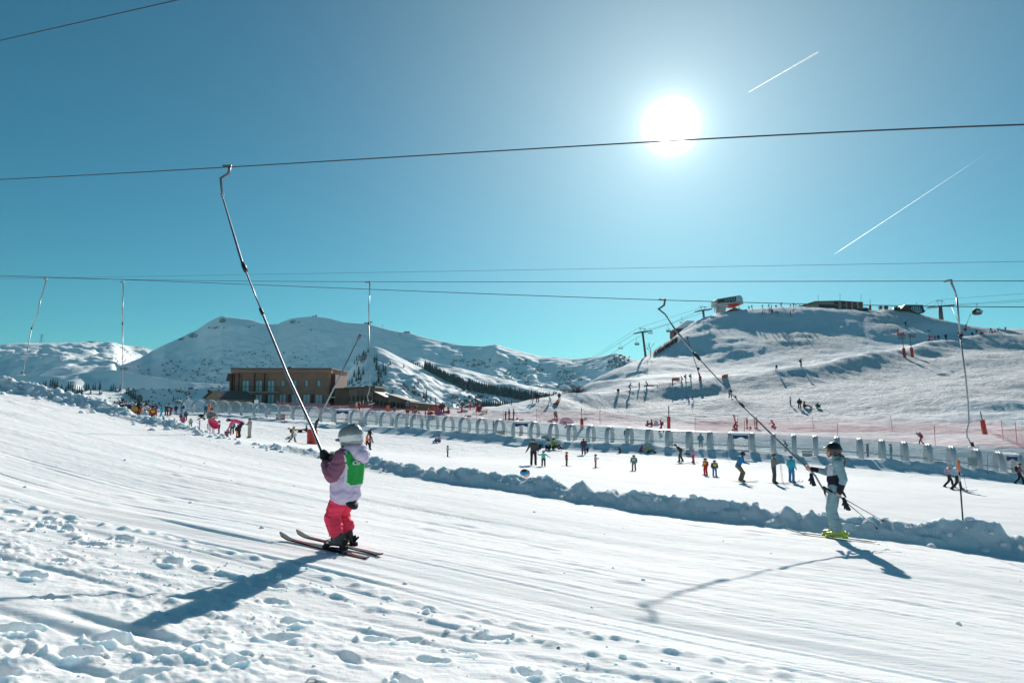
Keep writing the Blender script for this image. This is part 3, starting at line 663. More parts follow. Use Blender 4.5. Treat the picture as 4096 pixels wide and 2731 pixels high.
forest("conifer_wood", "dense dark conifer wood running down the slope below the far ridge", pts)
# scrub scattered on the mountain faces
def scrub():
    V_ = []; Fc = []; b = 0; rg = np.random.default_rng(3)
    def add(name, px, py, size):
        nonlocal b
        p = ridge_pt(name, px, py); n = 5; r = size / F * p.y
        for q in range(n):
            c = np.array(p) + rg.normal(0, .35, 3) * r * np.array([1.2, 1, .5]) + np.array([0, -r * .3, r * .45])
            v = ICO_V[:12] if False else ICO_V
            v = v * (1 + .5 * (rg.random((len(v), 1)) - .5)) * r * rg.uniform(.25, .5) + c
            V_.append(v); Fc.append(ICO_F + b); b += len(v)
    R = rg.uniform
    for i in range(620):
        x = R(500, 900); y = R(1440, 1600) + (0 if x > 600 else 20)
        if rg.random() > .25 + .75 * (y - 1440) / 160: continue
        if vn(np.array([x / 45]), np.array([y / 22]), 5)[0] < -.1: continue
        add("mountain_massif" if y < 1548 else "valley_slope", x, y, R(2.2, 6))
    for i in range(60): add("mountain_massif", R(900, 1250), R(1400, 1470), R(2, 5))
    for i in range(300):
        x = R(1800, 2300); y = R(1440, 1560)
        if vn(np.array([x / 35]), np.array([y / 22]), 6)[0] < -.05: continue
        add("mountain_massif", x, y, R(3, 8))
    for i in range(60): add("mountain_massif", 2480 + rg.normal(0, 25), R(1425, 1490), R(4, 9))
    for i in range(90): add("mountain_knoll", R(1360, 1680), R(1530, 1600), R(4, 9))
    for i in range(50): add("valley_slope", R(250, 700), R(1570, 1640), R(2, 6))
    for i in range(70): add("mountain_knoll", R(1800, 1950), R(1585, 1632), R(4, 9))
    o = mesh_np("shrubs", np.concatenate(V_), np.concatenate(Fc), M_SHRUB, smooth=False)
    tag(o, "bare shrubs dotted over the shaded snowy mountain faces", "shrubs", None, "stuff")
scrub()

# brush and one bare tree on the left edge of the hill
def twigs(base, h, n, seed, spread=.5, depth=3):
    rg = random.Random(seed); m = MB()
    def grow(p, d, L_, r, k):
        q = p + d * L_; m.tube([p, p.lerp(q, .5) + Vector((rg.uniform(-1, 1), rg.uniform(-1, 1), 0)) * L_ * .06, q], [r, r * .8, r * .55], 4, 0, False)
        if k == 0: return
        for j in range(n): grow(p.lerp(q, rg.uniform(.45, 1)), (d + Vector((rg.gauss(0, spread), rg.gauss(0, spread), rg.uniform(0, .35)))).normalized(), L_ * rg.uniform(.45, .7), r * .55, k - 1)
    return m, grow
p = hit(2603, 1424, 150); e = empty("bare_tree", p, 0, "small bare tree right of the tall chairlift pylon", "tree")
m, g_ = twigs(p, 6, 4, 5, .45); g_(Vector((0, 0, -.3)), Vector((0, 0, 1)), 3.4, .10, 3); m.build("crown", M_SHRUB, e)
MB().tube([(0, 0, -.3), (0, 0, 2.0)], [.16, .11], 7).build("trunk", M_BARK, e)
m = MB(); rg = random.Random(9)
for i in range(190):
    t = rg.random(); px = 2615 + 95 * t; py = 1420 - 62 * t + rg.uniform(-3, 9); q = hit(px, py, 200); h = rg.uniform(.5, 1.9)
    for j in range(4): m.tube([q, q + Vector((rg.gauss(0, .35), rg.gauss(0, .3), 1)) * h], [.05, .015], 3, 0, False)
tag(m.build("brush", M_SHRUB), "bare brown brush along the left edge of the hill below the snowy roof", "brush", None, "stuff")
m = MB()
for i in range(150):
    px = rg.gauss(2300, 26); py = rg.uniform(1570, 1598); q = V(px, py + 6, 150); h = rg.uniform(1.0, 2.4)
    for j in range(3): m.tube([q, q + Vector((rg.gauss(0, .35), rg.gauss(0, .3), 1)) * h], [.04, .012], 3, 0, False)
tag(m.build("brush", mat("reddish_twigs", (.16, .07, .06), .9)), "reddish bare brush behind the low end of the hill crest", "brush", None, "stuff")
# ------------------------------------------------------------------ buildings
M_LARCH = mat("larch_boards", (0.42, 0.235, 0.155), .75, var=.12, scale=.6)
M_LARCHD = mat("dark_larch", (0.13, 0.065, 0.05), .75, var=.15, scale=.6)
M_TAN = mat("grey_larch", (0.36, 0.28, 0.21), .8, var=.1, scale=.5)
M_TAN2 = mat("pale_larch", (0.46, 0.33, 0.21), .8, var=.1, scale=.5)
M_ROOFM = mat("brown_metal_roof", (0.10, 0.08, 0.075), .5, var=.1)
M_GLASSB = mat("window_glass", (0.20, 0.42, 0.50), .12, var=.3, scale=.3, spec=.8)  # blue-green base colour stands in for the sky reflected in the panes
M_CURT = mat("curtain", (0.55, 0.58, 0.58), .9)
M_DARK = mat("dark_metal", (0.02, 0.02, 0.023), .5, var=.2)
M_GREY = mat("grey_steel", (0.16, 0.17, 0.18), .5, metal=.4, var=.15)
M_CONC = mat("pale_concrete", (0.42, 0.42, 0.41), .85, var=.08)
M_WHITE = mat("white_paint", (0.72, 0.73, 0.74), .55, var=.04)
M_RED = mat("red_padding", (0.52, 0.035, 0.022), .55, var=.15, scale=3)
M_ORANGE = mat("orange_net", (0.85, 0.16, 0.05), .7, var=.12)
M_YEL = mat("yellow_padding", (0.80, 0.48, 0.03), .6)
M_BLUE = mat("blue_cloth", (0.02, 0.06, 0.20), .7)
M_BLACK = mat("black_rubber", (0.012, 0.012, 0.014), .6)
M_BRIGHTR = mat("sign_red", (0.55, 0.03, 0.03), .5)
M_ROOFSNOW = M_SNOWF

def vb(mb, px0, px1, py0, py1, D0, D1, m=0):
    """box whose front face at depth D0 spans the pixels, running back to depth D1"""
    a = V(px0, py1, D0); b = V(px1, py0, D0)
    return mb.box(((a.x + b.x) / 2, (D0 + D1) / 2, (a.z + b.z) / 2), (b.x - a.x, abs(D1 - D0), b.z - a.z), m)
def cladding(m, sx=.35):
    """board joints as thin darker lines"""
    nt = m.node_tree; b = nt.nodes["Principled BSDF"]
    tc = nt.nodes.new("ShaderNodeTexCoord"); w = nt.nodes.new("ShaderNodeTexWave"); w.bands_direction = 'X'
    w.inputs["Scale"].default_value = sx; w.inputs["Distortion"].default_value = 0.4; w.inputs["Detail"].default_value = 2
    nt.links.new(tc.outputs["Object"], w.inputs["Vector"])
    src = b.inputs["Base Color"].links[0].from_socket
    mx = nt.nodes.new("ShaderNodeMix"); mx.data_type = 'RGBA'; mx.blend_type = 'MULTIPLY'; mx.inputs[0].default_value = .35
    nt.links.new(src, mx.inputs[6]); nt.links.new(w.outputs["Color"], mx.inputs[7]); nt.links.new(mx.outputs[2], b.inputs["Base Color"])
for _m in (M_LARCH, M_TAN, M_TAN2): cladding(_m, 1.3)

def window(parent, px0, px1, py0, py1, D, curtain=True, glass=None):
    f = MB(); w = .55 * D / F * 2.2
    a = V(px0, py1, D); b = V(px1, py0, D); t = .09
    f.box(((a.x + b.x) / 2, D - .03, b.z + t / 2), (b.x - a.x + 2 * t, .1, t)).box(((a.x + b.x) / 2, D - .03, a.z - t / 2), (b.x - a.x + 2 * t, .1, t))
    f.box((a.x - t / 2, D - .03, (a.z + b.z) / 2), (t, .1, b.z - a.z)).box((b.x + t / 2, D - .03, (a.z + b.z) / 2), (t, .1, b.z - a.z))
    if b.x - a.x > 1.1: f.box(((a.x + b.x) / 2, D - .03, (a.z + b.z) / 2), (.06, .07, b.z - a.z))
    fo = f.build("window", M_LARCHD, parent)
    MB().box(((a.x + b.x) / 2, D - .012, (a.z + b.z) / 2), (b.x - a.x, .02, b.z - a.z)).build("pane", glass or M_GLASSB, fo)
    if curtain:
        c = MB()
        for k in (0.12, .62): c.box((a.x + (b.x - a.x) * (k + .09), D - .026, (a.z + b.z) / 2 - .02), ((b.x - a.x) * .17, .006, (b.z - a.z) * .94))
        c.build("curtain", M_CURT, fo)
    return fo
def building(name, label, cat="building"):
    return empty(name, (0, 0, 0), 0, label, cat)

hotel = building("timber_hotel", "long brown timber clad hotel with two storeys of windows and a thin flat roof")
D = 146
m = MB(); vb(m, 927, 1318, 1476, 1668, D, D + 16); m.build("wall", M_LARCH, hotel)
m = MB(); vb(m, 922, 1327, 1471, 1476.2, D - 1.2, D + 17); m.build("roof", M_ROOFM, hotel)
m = MB(); vb(m, 923, 1326, 1476.4, 1491, D - .9, D - .05); m.build("eaves_board", M_LARCH, hotel)
for px in (934, 954, 1016, 1056): m = MB(); vb(m, px - 2.5, px + 2.5, 1491, 1566, D - .75, D - .25); m.build("post", M_LARCHD, hotel)
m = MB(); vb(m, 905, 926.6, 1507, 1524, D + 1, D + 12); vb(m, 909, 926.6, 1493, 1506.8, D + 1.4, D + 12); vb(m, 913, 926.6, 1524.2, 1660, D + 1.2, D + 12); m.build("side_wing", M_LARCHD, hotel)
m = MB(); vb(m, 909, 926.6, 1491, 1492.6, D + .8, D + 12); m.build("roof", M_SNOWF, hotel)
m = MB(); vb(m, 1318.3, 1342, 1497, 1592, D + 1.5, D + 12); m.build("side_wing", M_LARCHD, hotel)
m = MB(); vb(m, 1313, 1340, 1586, 1590, D - 2.2, D - .1); m.build("canopy", M_WHITE, hotel)
m = MB(); vb(m, 1150, 1165, 1466.5, 1471, D + 5, D + 7); m.build("chimney", M_LARCHD, hotel)
m = MB(); vb(m, 926, 1110, 1565.5, 1569, D - 1.4, D - .02); m.build("balcony_slab", M_CONC, hotel)
m = MB()
for i in range(31): vb(m, 927 + i * 6.06, 927.7 + i * 6.06, 1546, 1565, D - 1.3, D - 1.26)
vb(m, 926, 1110, 1545, 1546.6, D - 1.32, D - 1.25); m.build("balcony_railing", M_DARK, hotel)
for a in (969, 1021, 1070): window(hotel, a, a + 29, 1522, 1565, D)
for a in (1125, 1174, 1220, 1269): window(hotel, a, a + 13.5, 1521, 1544, D, False)
for a in (969, 1021, 1070, 1117, 1166, 1212, 1262): window(hotel, a, a + 28, 1578, 1613, D)
for px in (1012, 1062, 1156, 1248): m = MB(); vb(m, px - 4, px + 4, 1577, 1614, D - .35, D - .03); m.build("shutter", M_LARCHD, hotel)

terrace = building("terrace_wall", "long pale concrete terrace wall in front of the brown hotel", "wall")
m = MB(); vb(m, 1010, 1318, 1614, 1648, 140, 140.6); vb(m, 1010, 1318, 1611.5, 1613.8, 139.9, 140.9); m.build("wall", M_CONC, terrace)

chalet = building("small_chalet", "small log hut with a ribbed brown gable roof in front of the hotel")
D = 130; g0 = V(820, 1590, D); g1 = V(882, 1593, D); ap = V(848, 1566, D); dep = Vector((3.6, 6.5, 0))
m = MB(); m.prism([(0, -3.5), (g1.x - g0.x, -3.5), (g1.x - g0.x, 0), (ap.x - g0.x, ap.z - g0.z - .1), (0, 0)], g0, (1, 0, 0), (0, 0, 1), dep); m.build("wall", M_TAN2, chalet)
m = MB()
for (s0, s1) in ((Vector((g0.x - .25, D - .5, g0.z - .15)), Vector((ap.x, D - .5, ap.z + .12))), (Vector((ap.x, D - .5, ap.z + .12)), Vector((g1.x + .25, D - .5, g1.z - .15)))):
    m._add([s0, s1, s1 + dep * 1.1, s0 + dep * 1.1] + [v + Vector((0, 0, .12)) for v in (s0, s1, s1 + dep * 1.1, s0 + dep * 1.1)], [(0, 1, 2, 3), (7, 6, 5, 4), (0, 4, 5, 1), (1, 5, 6, 2), (2, 6, 7, 3), (3, 7, 4, 0)])
for k in range(14):
    q = ap.lerp(g1, 1) ; p0 = Vector((ap.x, D - .5, ap.z + .24)) + dep * 1.1 * (k / 13); p1 = Vector((g1.x + .25, D - .5, g1.z - .03)) + dep * 1.1 * (k / 13)
    m.tube([p0, p1], .03, 4)
m.build("roof", M_ROOFM, chalet)
m = MB(); m.tube([V(837, 1580, D + 3), V(837, 1560, D + 3)], .28, 8); m.build("chimney", M_DARK, chalet)

def lowwing(label, D, x0, x1, yl, yr, yb, matw, wins, posts=(), snow=False, thick=6, over=6, doors=()):
    b = building("low_timber_building", label); m = MB()
    a = V(x0, yb, D); c = V(x1, yb, D); zl = V(x0, yl, D).z; zr = V(x1, yr, D).z
    m.prism([(0, 0), (c.x - a.x, 0), (c.x - a.x, zr - a.z), (0, zl - a.z)], a, (1, 0, 0), (0, 0, 1), (0, 13, 0)); m.build("wall", matw, b)
    r = MB(); px = D / F; t = thick * px; o = over * px; k = (zr - zl) / (c.x - a.x)
    r.prism([(-o, zl - k * o - a.z), (c.x - a.x + o, zr + k * o - a.z), (c.x - a.x + o, zr + k * o - a.z + t), (-o, zl - k * o - a.z + t)], a - Vector((0, 1.6, 0)), (1, 0, 0), (0, 0, 1), (0, 15.5, 0))
    ro = r.build("roof", M_ROOFM, b)
    if snow:
        r = MB(); r.prism([(-o, zl - k * o - a.z + t + .01), ((c.x - a.x) * .55, (zl + (zr - zl) * .55) - a.z + t + .01), ((c.x - a.x) * .55, (zl + (zr - zl) * .55) - a.z + t + .14), (-o, zl - k * o - a.z + t + .16)], a - Vector((0, 1.5, 0)), (1, 0, 0), (0, 0, 1), (0, 15, 0)); r.build("roof_snow", M_SNOWF, ro)
    for (wx, wy0, wy1) in wins: window(b, wx, wx + 5, wy0, wy1, D, False, M_LARCHD)
    for (dx0, dx1, dy0) in doors:
        q = MB(); vb(q, dx0, dx1, dy0, yb - 1, D - .08, D - .01); q.build("door", M_DARK, b)
    if posts:
        for p in posts: q = MB(); vb(q, p - 1.6, p + 1.6, max(yl, yr) + 4, yb, D - 1.1, D - .8); q.build("post", M_LARCHD, b)
    return b
lowwing("low brown timber wing with a thick sloping roof joined to the hotel's right end", 147, 1336, 1393, 1559, 1557, 1650, M_LARCH, ())
lowwing("grey brown timber hall with a snowy roof edge and a row of slit windows", 143, 1394, 1492, 1556, 1551, 1644, M_TAN, [(1392 + k * 16.8 + 3, 1585, 1602) for k in range(6)], (1433, 1450), True, 7, 12)
lowwing("timber shed under a roof falling to the right, between the two taller timber halls", 144, 1493, 1548, 1568, 1594, 1644, M_TAN, [(1496, 1602, 1615), (1508, 1603, 1618), (1523, 1606, 1622), (1538, 1608, 1624)])
lowwing("timber hall with two dark doors under a long roof falling to the right", 141, 1552, 1638, 1580, 1606, 1644, M_TAN, [(1590, 1612, 1626), (1605, 1613, 1628), (1616, 1615, 1628)], (1568, 1596), False, 5, 7, ((1561, 1571, 1606), (1572, 1581, 1608)))
lowwing("pale plain timber shed at the right end of the row of wooden buildings", 138, 1640, 1762, 1609, 1622, 1644, M_TAN2, (), (), False, 2, 3)
yp = MB()
for (a, b_) in ((1360, 1385), (1408, 1470), (1501, 1545), (1575, 1640)): vb(yp, a, b_, 1636.5, 1641, 134.5, 134.7)
tag(yp.build("safety_pad", M_YEL), "low yellow padding strip along the foot of the timber halls", "padding")

# ---- the sign
sg = empty("direction_sign", V(1348, 1640, 132), 0, "white board with black lettering and a red arrow, beside the timber halls", "sign")
def par(o, p):                                            # keep world placement when parenting to a moved root
    o.parent = p; o.matrix_parent_inverse = Matrix.Translation(p.location).inverted() if p.rotation_euler.z == 0 else (Matrix.Translation(p.location) @ Matrix.Rotation(p.rotation_euler.z, 4, 'Z')).inverted()
    return o
m = MB(); vb(m, 1319, 1376, 1623, 1639, 132, 132.15); par(m.build("board", M_WHITE), sg)
m = MB(); vb(m, 1376.3, 1388, 1621, 1642, 132.05, 134); par(m.build("housing", M_CONC), sg)
def text(body, px, py, D, size, m, name="lettering", align='CENTER', parent=None, ext=.004):
    c = bpy.data.curves.new(name, 'FONT'); c.body = body; c.size = size; c.align_x = align; c.align_y = 'CENTER'; c.extrude = ext; c.offset = .012 * size
    t = bpy.data.objects.new(name, c); COL.objects.link(t); t.location = V(px, py, D); t.rotation_euler = (math.pi / 2, 0, 0)
    bpy.context.view_layer.update()
    me = bpy.data.meshes.new_from_object(t.evaluated_get(bpy.context.evaluated_depsgraph_get())); o = bpy.data.objects.new(name, me); me.materials.append(m)
    o.location = t.location; o.rotation_euler = t.rotation_euler; COL.objects.link(o); bpy.data.objects.remove(t); bpy.data.curves.remove(c)
    if parent: par(o, parent)
    return o
text("SALLE", 1343, 1628, 131.97, .40, M_BLACK, parent=sg)
text("HORS-SAC", 1343, 1634.3, 131.97, .38, M_BLACK, parent=sg)
for ax in (1368.5, 1322):
    m = MB(); a = V(ax, 1632, 131.96); m.prism([(-.07, .35), (-.07, -.05), (-.2, -.05), (0, -.32), (.2, -.05), (.07, -.05), (.07, .35)] if ax > 1350 else [(-.06, .1), (.08, .1), (.08, -.05), (0, -.2), (-.14, -.05)], a, (1, 0, 0), (0, 0, 1), (0, .02, 0))
    par(m.build("arrow", M_BRIGHTR), sg)

# ---- on top of the hill
st = building("lift_station", "white and red chairlift station on a concrete pillar at the left end of the hilltop"); D = 313
def P2(px, py, D): v = V(px, py, D); return v
m = MB(); o = V(2863, 1226, D); pz = D / F
def poly(pts, D, x0, y0): return [((x - x0) * D / F, (y0 - y) * D / F) for x, y in pts]
m.prism(poly([(2863, 1224), (2863, 1199), (2868, 1195), (2958, 1180), (2966, 1180), (2973, 1192), (2974, 1216), (2950, 1221)], D, 2863, 1226), o, (1, 0, 0), (0, 0, 1), (0, 7, 0)); m.build("hull", mat("station_grey", (.42, .43, .44), .5), st)
m = MB(); m.prism(poly([(2870, 1213), (2872, 1197.5), (2947, 1185), (2945, 1204)], D, 2863, 1226), o - Vector((0, .06, 0)), (1, 0, 0), (0, 0, 1), (0, .05, 0)); wf = m.build("window_band", M_DARK, st)
m = MB()
for k in range(7):
    x = 2898 + k * 6.3; m.prism(poly([(x, 1205 - k * .5), (x + 5, 1204.6 - k * .5), (x + 2.5, 1196.5 - k)] if k % 2 else [(x, 1196 - k), (x + 5, 1195.5 - k), (x + 2.5, 1204 - k * .5)], D, 2863, 1226), o - Vector((0, .1, 0)), (1, 0, 0), (0, 0, 1), (0, .03, 0))
m.build("pane", M_GLASSB, wf)
m = MB(); m.prism(poly([(2951, 1205), (2953, 1186), (2961, 1184), (2968, 1194), (2969, 1207)], D, 2863, 1226), o - Vector((0, .06, 0)), (1, 0, 0), (0, 0, 1), (0, .05, 0)); m.build("end_window", M_GLASSB, st)
m = MB(); m.prism(poly([(2910, 1216), (2966, 1212), (2955, 1222), (2935, 1226), (2915, 1222)], D, 2863, 1226), o - Vector((0, .14, 0)), (1, 0, 0), (0, 0, 1), (0, 6, 0)); m.build("red_underside", M_RED, st)
m = MB(); m.prism(poly([(2876, 1250), (2878, 1222), (2908, 1220), (2904, 1250)], D, 2863, 1226), o + Vector((0, 1, 0)), (1, 0, 0), (0, 0, 1), (0, 4, 0)); m.build("pillar", M_CONC, st)
m = MB()
for a, b_ in (((2858, 1250), (2861, 1220)), ((2866, 1250), (2868, 1220)), ((2872, 1250), (2874, 1222)), ((2958, 1245), (2956, 1222)), ((2942, 1224), (2941, 1234))): m.tube([V(*a, D), V(*b_, D)], .13, 5)
for y in (1228, 1236, 1243): m.tube([V(2858, y, D), V(2873, y, D)], .09, 5)
m.build("stair_frame", M_GREY, st)
hut = building("hilltop_hut", "small hut with an orange brown roof under the lift station")
m = MB(); m.prism(poly([(2912, 1250), (2912, 1242), (2938, 1229), (2972, 1241), (2972, 1250)], 317, 2912, 1250), V(2912, 1250, 317), (1, 0, 0), (0, 0, 1), (0, 5, 0)); m.build("wall", M_LARCHD, hut)
m = MB(); m.prism(poly([(2909, 1242), (2938, 1228), (2976, 1240), (2976, 1242), (2938, 1231), (2909, 1244)], 316.6, 2909, 1250), V(2909, 1250, 316.6), (1, 0, 0), (0, 0, 1), (0, 5.6, 0)); m.build("roof", M_LARCH, hut)
slhouse = building("slope_house", "dark walled house with a snowy roof half sunk behind the hill's left edge"); D = 292
m = MB(); m.prism(poly([(2697, 1360), (2697, 1316), (2744, 1309), (2790, 1340), (2790, 1360)], D, 2697, 1360), V(2697, 1360, D), (1, 0, 0), (0, 0, 1), (0, 8, 0)); m.build("wall", M_LARCHD, slhouse)
m = MB(); m.prism(poly([(2704, 1313), (2748, 1281), (2780, 1283), (2784, 1300), (2760, 1312)], D - .5, 2704, 1313), V(2704, 1313, D - .5), (1, 0, 0), (0, 0, 1), (0, 9, 0)); m.build("roof", M_SNOWF, slhouse)

rest = building("hilltop_restaurant", "long low hilltop restaurant with brown and cream vertical stripes and a dark opening"); D = 312
m = MB(); m.prism(poly([(3196, 1232), (3196, 1224), (3262, 1204), (3366, 1202.5), (3455, 1209), (3455, 1240)], D, 3196, 1232), V(3196, 1232, D), (1, 0, 0), (0, 0, 1), (0, 12, 0)); m.build("wall", mat("cream_panel", (.34, .33, .27), .7), rest)
m = MB(); m.prism(poly([(3194, 1224.5), (3262, 1203.5), (3366, 1201.5), (3457, 1208), (3457, 1210), (3366, 1204), (3262, 1206), (3194, 1227)], D - .8, 3196, 1232), V(3196, 1232, D - .8), (1, 0, 0), (0, 0, 1), (0, 13, 0)); m.build("roof", M_DARK, rest)
for x0, x1 in ((3337, 3354), (3366, 3384), (3390, 3406), (3413, 3428), (3437, 3451)):
    m = MB(); m.prism(poly([(x0, 1238), (x0, 1206), (x1, 1207), (x1, 1239)], D, x0, 1232), V(x0, 1232, D - .06), (1, 0, 0), (0, 0, 1), (0, .05, 0)); m.build("brown_stripe", M_LARCHD, rest)
m = MB(); vb(m, 3277, 3336, 1217, 1230, D - .08, D - .02); op = m.build("opening", M_DARK, rest)
m = MB()
for k in range(6): m.tube([V(3279 + k * 9, 1229, D - .1), V(3288 + k * 9, 1218, D - .1)], .08, 4)
m.build("glazing_bar", M_GREY, op)
for px, y0 in ((3273, 1179), (3360, 1173), (3444, 1177)):
    m = MB().tube([V(px, 1206, D + 2), V(px, y0, D + 2)], .07, 5); m.build("antenna", M_GREY, rest)
van = empty("parked_van", V(3455, 1240, 300), 0, "dark van parked at the right end of the striped restaurant", "van")
m = MB(); m.prism(poly([(3433, 1240), (3433, 1233), (3441, 1229.5), (3468, 1229.5), (3476, 1234), (3477, 1240)], 300, 3455, 1240), V(3455, 1240, 300), (1, 0, 0), (0, 0, 1), (0, 2, 0)); par(m.build("body", M_BLACK), van)
m = MB(); m.prism(poly([(3443, 1234), (3445, 1231), (3466, 1231), (3472, 1234.5)], 300, 3455, 1240), V(3455, 1240, 299.95), (1, 0, 0), (0, 0, 1), (0, .04, 0)); par(m.build("window", M_GLASSB), van)
for px in (3441, 3469):
    m = MB().tube([V(px, 1240, 299.7), V(px, 1240, 300.1)], .4, 12); par(m.build("wheel", M_BLACK), van)
g = building("gondola_station", "dark gondola station with a curved glazed front on the right of the hilltop"); D = 292
m = MB(); m.prism(poly([(3600, 1238), (3622, 1218), (3694, 1219), (3697, 1238), (3703, 1244), (3694, 1252), (3670, 1256), (3648, 1244)], D, 3600, 1238), V(3600, 1238, D), (1, 0, 0), (0, 0, 1), (0, 9, 0)); m.build("shell", M_DARK, g)
m = MB(); m.prism(poly([(3644, 1232), (3650, 1226), (3680, 1226), (3687, 1236), (3688, 1249), (3668, 1252), (3648, 1242)], D, 3600, 1238), V(3600, 1238, D - .06), (1, 0, 0), (0, 0, 1), (0, .05, 0)); gp = m.build("window", M_GLASSB, g)
m = MB()
for x in (3650, 3658, 3666, 3674, 3682): m.tube([V(x, 1226, D - .1), V(x + 2, 1250, D - .1)], .12, 4)
m.build("glazing_bar", M_DARK, gp)
m = MB().tube([V(3667, 1218, D + 2), V(3667, 1208, D + 2)], .1, 5); m.build("mast", M_GREY, g)
for px, lb in ((3523, "round white bodied snow gun on the crest, left of its twin"), (3545, "round dark snow gun on the crest, right of its twin")):
    e = empty("snow_gun", V(px, 1239, 297), 0, lb, "snow gun", "snow guns on the crest")
    m = MB().tube([V(px - 1, 1230, 296), V(px + 1, 1229, 298)], [.95, .75], 14); m.tube([V(px, 1230, 295.8), V(px, 1230, 296.1)], .5, 10, 1); par(m.build("fan_barrel", [M_WHITE if px < 3530 else M_GREY, M_DARK]), e)
    m = MB().tube([V(px, 1239, 297), V(px, 1231, 297)], .2, 6).tube([V(px - 7, 1240, 296.5), V(px, 1236, 297), V(px + 7, 1240, 296.5)], .13, 5); par(m.build("carriage", M_DARK), e)
e = empty("yellow_machine", V(3592, 1238, 295), 0, "small yellow and black machine parked on the crest beside the gondola station", "snow machine")
m = MB(); vb(m, 3590, 3601, 1226, 1236, 295, 297); par(m.build("cab", M_YEL, bevel=.15), e)
m = MB(); vb(m, 3584, 3604, 1235, 1239, 294.8, 297.2); vb(m, 3584, 3590, 1225, 1235, 295.2, 297); par(m.build("track", M_BLACK, bevel=.12), e)
# ------------------------------------------------------------------ lifts, poles, nets, conveyor
M_CABLE = mat("steel_cable", (0.05, 0.05, 0.055), .5, metal=.5)
M_POLE = mat("hanger_tube", (0.30, 0.31, 0.34), .42, metal=.85, var=.12, scale=6)
def cable(label, fn, x0, x1, rad, c=None, n=60, group=None):
    """a rope over the plan line c, through the pixels of fn(px)"""
    pts = []
    for i in range(n + 1):
        px = x0 + (x1 - x0) * i / n; py = float(fn(px))
        if callable(c): p = V(px, py, c(px))
        else: p = Vector(line_hit(px, py, c))
        pts.append(p)
    pts = [pts[0] + (pts[0] - pts[1]).normalized() * 45] + pts + [pts[-1] + (pts[-1] - pts[-2]).normalized() * 45]
    o = MB().tube(pts, rad, 6).build("lift_cable", M_CABLE); tag(o, label, "cable", group); return o
fA = np.poly1d(np.polyfit([-300, 0, 888, 2525, 2960, 4096, 4500], [733, 717.5, 672, 571, 549, 501.5, 486], 3))
cable("thick drag lift cable across the upper sky, towing the child in the green bib", fA, -700, 4700, .0085, 8.0, 80)
cable("thin cable cutting the top left corner of the sky", lambda x: 163 - .228 * x + .0 * x, -500, 2200, .007, 6.0, 30)
fB1 = np.poly1d(np.polyfit([-200, 0, 880, 1700, 2640, 3300, 4096, 4400], [1096, 1101.5, 1130, 1168, 1203, 1214, 1226, 1230], 3))
cable("drag lift cable sagging to the right that tows the girl in the pale blue suit", fB1, -700, 4700, .0085, 15.3, 80)
fB2 = np.poly1d(np.polyfit([-200, 0, 490, 1475, 2800, 4096, 4400], [1100, 1106, 1118, 1127, 1126, 1124, 1123], 4))
cable("nearly level drag lift cable carrying the empty hangers over the beginners' field", fB2, -300, 4500, .012, 25.5, 60)
cable("thinnest and highest of the level cables over the beginners' field", np.poly1d(np.polyfit([500, 2048, 4096], [1108, 1078, 1047], 1)), -300, 4500, .007, 30.0, 40)

M_SEAT = mat("seat_disc", (0.45, 0.46, 0.47), .4)
def hanger(label, pts, c_fn, rad, disc=True, disc_r=.15, group="button lift hangers", brk=None, tilt=0.0):
    """pts: pixels from the cable clamp down; c_fn(i) gives the plan line c of each"""
    P = [Vector(line_hit(p[0], p[1], c_fn(p))) for p in pts]
    e = empty("button_lift_hanger", P[0], 0, label, "lift hanger", group); k = rad
    d0 = P[1] - P[0]
    m = MB().tube([P[0] + Vector((-.16, .05, .02)), P[0] + Vector((.04, 0, .05)), P[0] + Vector((.05, 0, -.05)), P[1]], [k * 1.6, k * 2.2, k * 1.7, k * 1.2], 8); par(m.build("clamp_arm", M_GREY), e)
    # chain links
    m = MB(); q = P[2] - P[1]
    for j in range(3):
        c0 = P[1] + q * (j + .5) / 3; R = q.length / 4.2; up = q.normalized(); sd = Vector((1, 0, 0)) if j % 2 else Vector((0, 1, 0))
        m.tube([c0 + up * (math.cos(a) * R) + sd * (math.sin(a) * R * .6) for a in [i * math.pi / 5 for i in range(11)]], k * .42, 5)
    par(m.build("chain", M_GREY), e)
    for j in range(2, len(P) - 1):
        pass
    b = brk if brk is not None else 3
    m = MB().tube(P[2:b + 1], k * 1.25, 10); par(m.build("upper_tube", M_POLE), e)
    m = MB().tube([P[b] + (P[b - 1] - P[b]) * .02, P[b] + (P[b + 1] - P[b]).normalized() * .12], k * 2.0, 10); par(m.build("collar", M_DARK), e)
    m = MB().tube(P[b:], k, 10); par(m.build("lower_tube", M_POLE), e)
    if disc:
        t = P[-1]; m = MB()
        m.tube([t + Vector((0, 0, .11)), t + Vector((.02, 0, -.02))], k * 2.2, 8, 1)
        R = Matrix.Rotation(tilt, 3, 'Y')
        n = 20; prof = [(0, .012), (.6, .014), (.95, .006), (1.0, 0), (.95, -.012), (0, -.016)]
        vs = [t + Vector((.05, 0, -.03)) + R @ Vector((r * disc_r * math.cos(2 * math.pi * i / n), r * disc_r * math.sin(2 * math.pi * i / n), z)) for (r, z) in prof for i in range(n)]
        m._add(vs, [(a * n + i, a * n + (i + 1) % n, (a + 1) * n + (i + 1) % n, (a + 1) * n + i) for a in range(len(prof) - 1) for i in range(n)], 0, True)
        par(m.build("button_seat", [M_SEAT, M_BLACK]), e)
    return e
c25 = lambda p: 25.5
hanger("empty button hanger swinging left over the snow bank at the far left", [(182, 1117), (168, 1180), (163, 1195), (150, 1255), (127, 1310), (105, 1425), (99, 1460), (97, 1478), (88, 1494)], c25, .022, brk=4, tilt=.5)
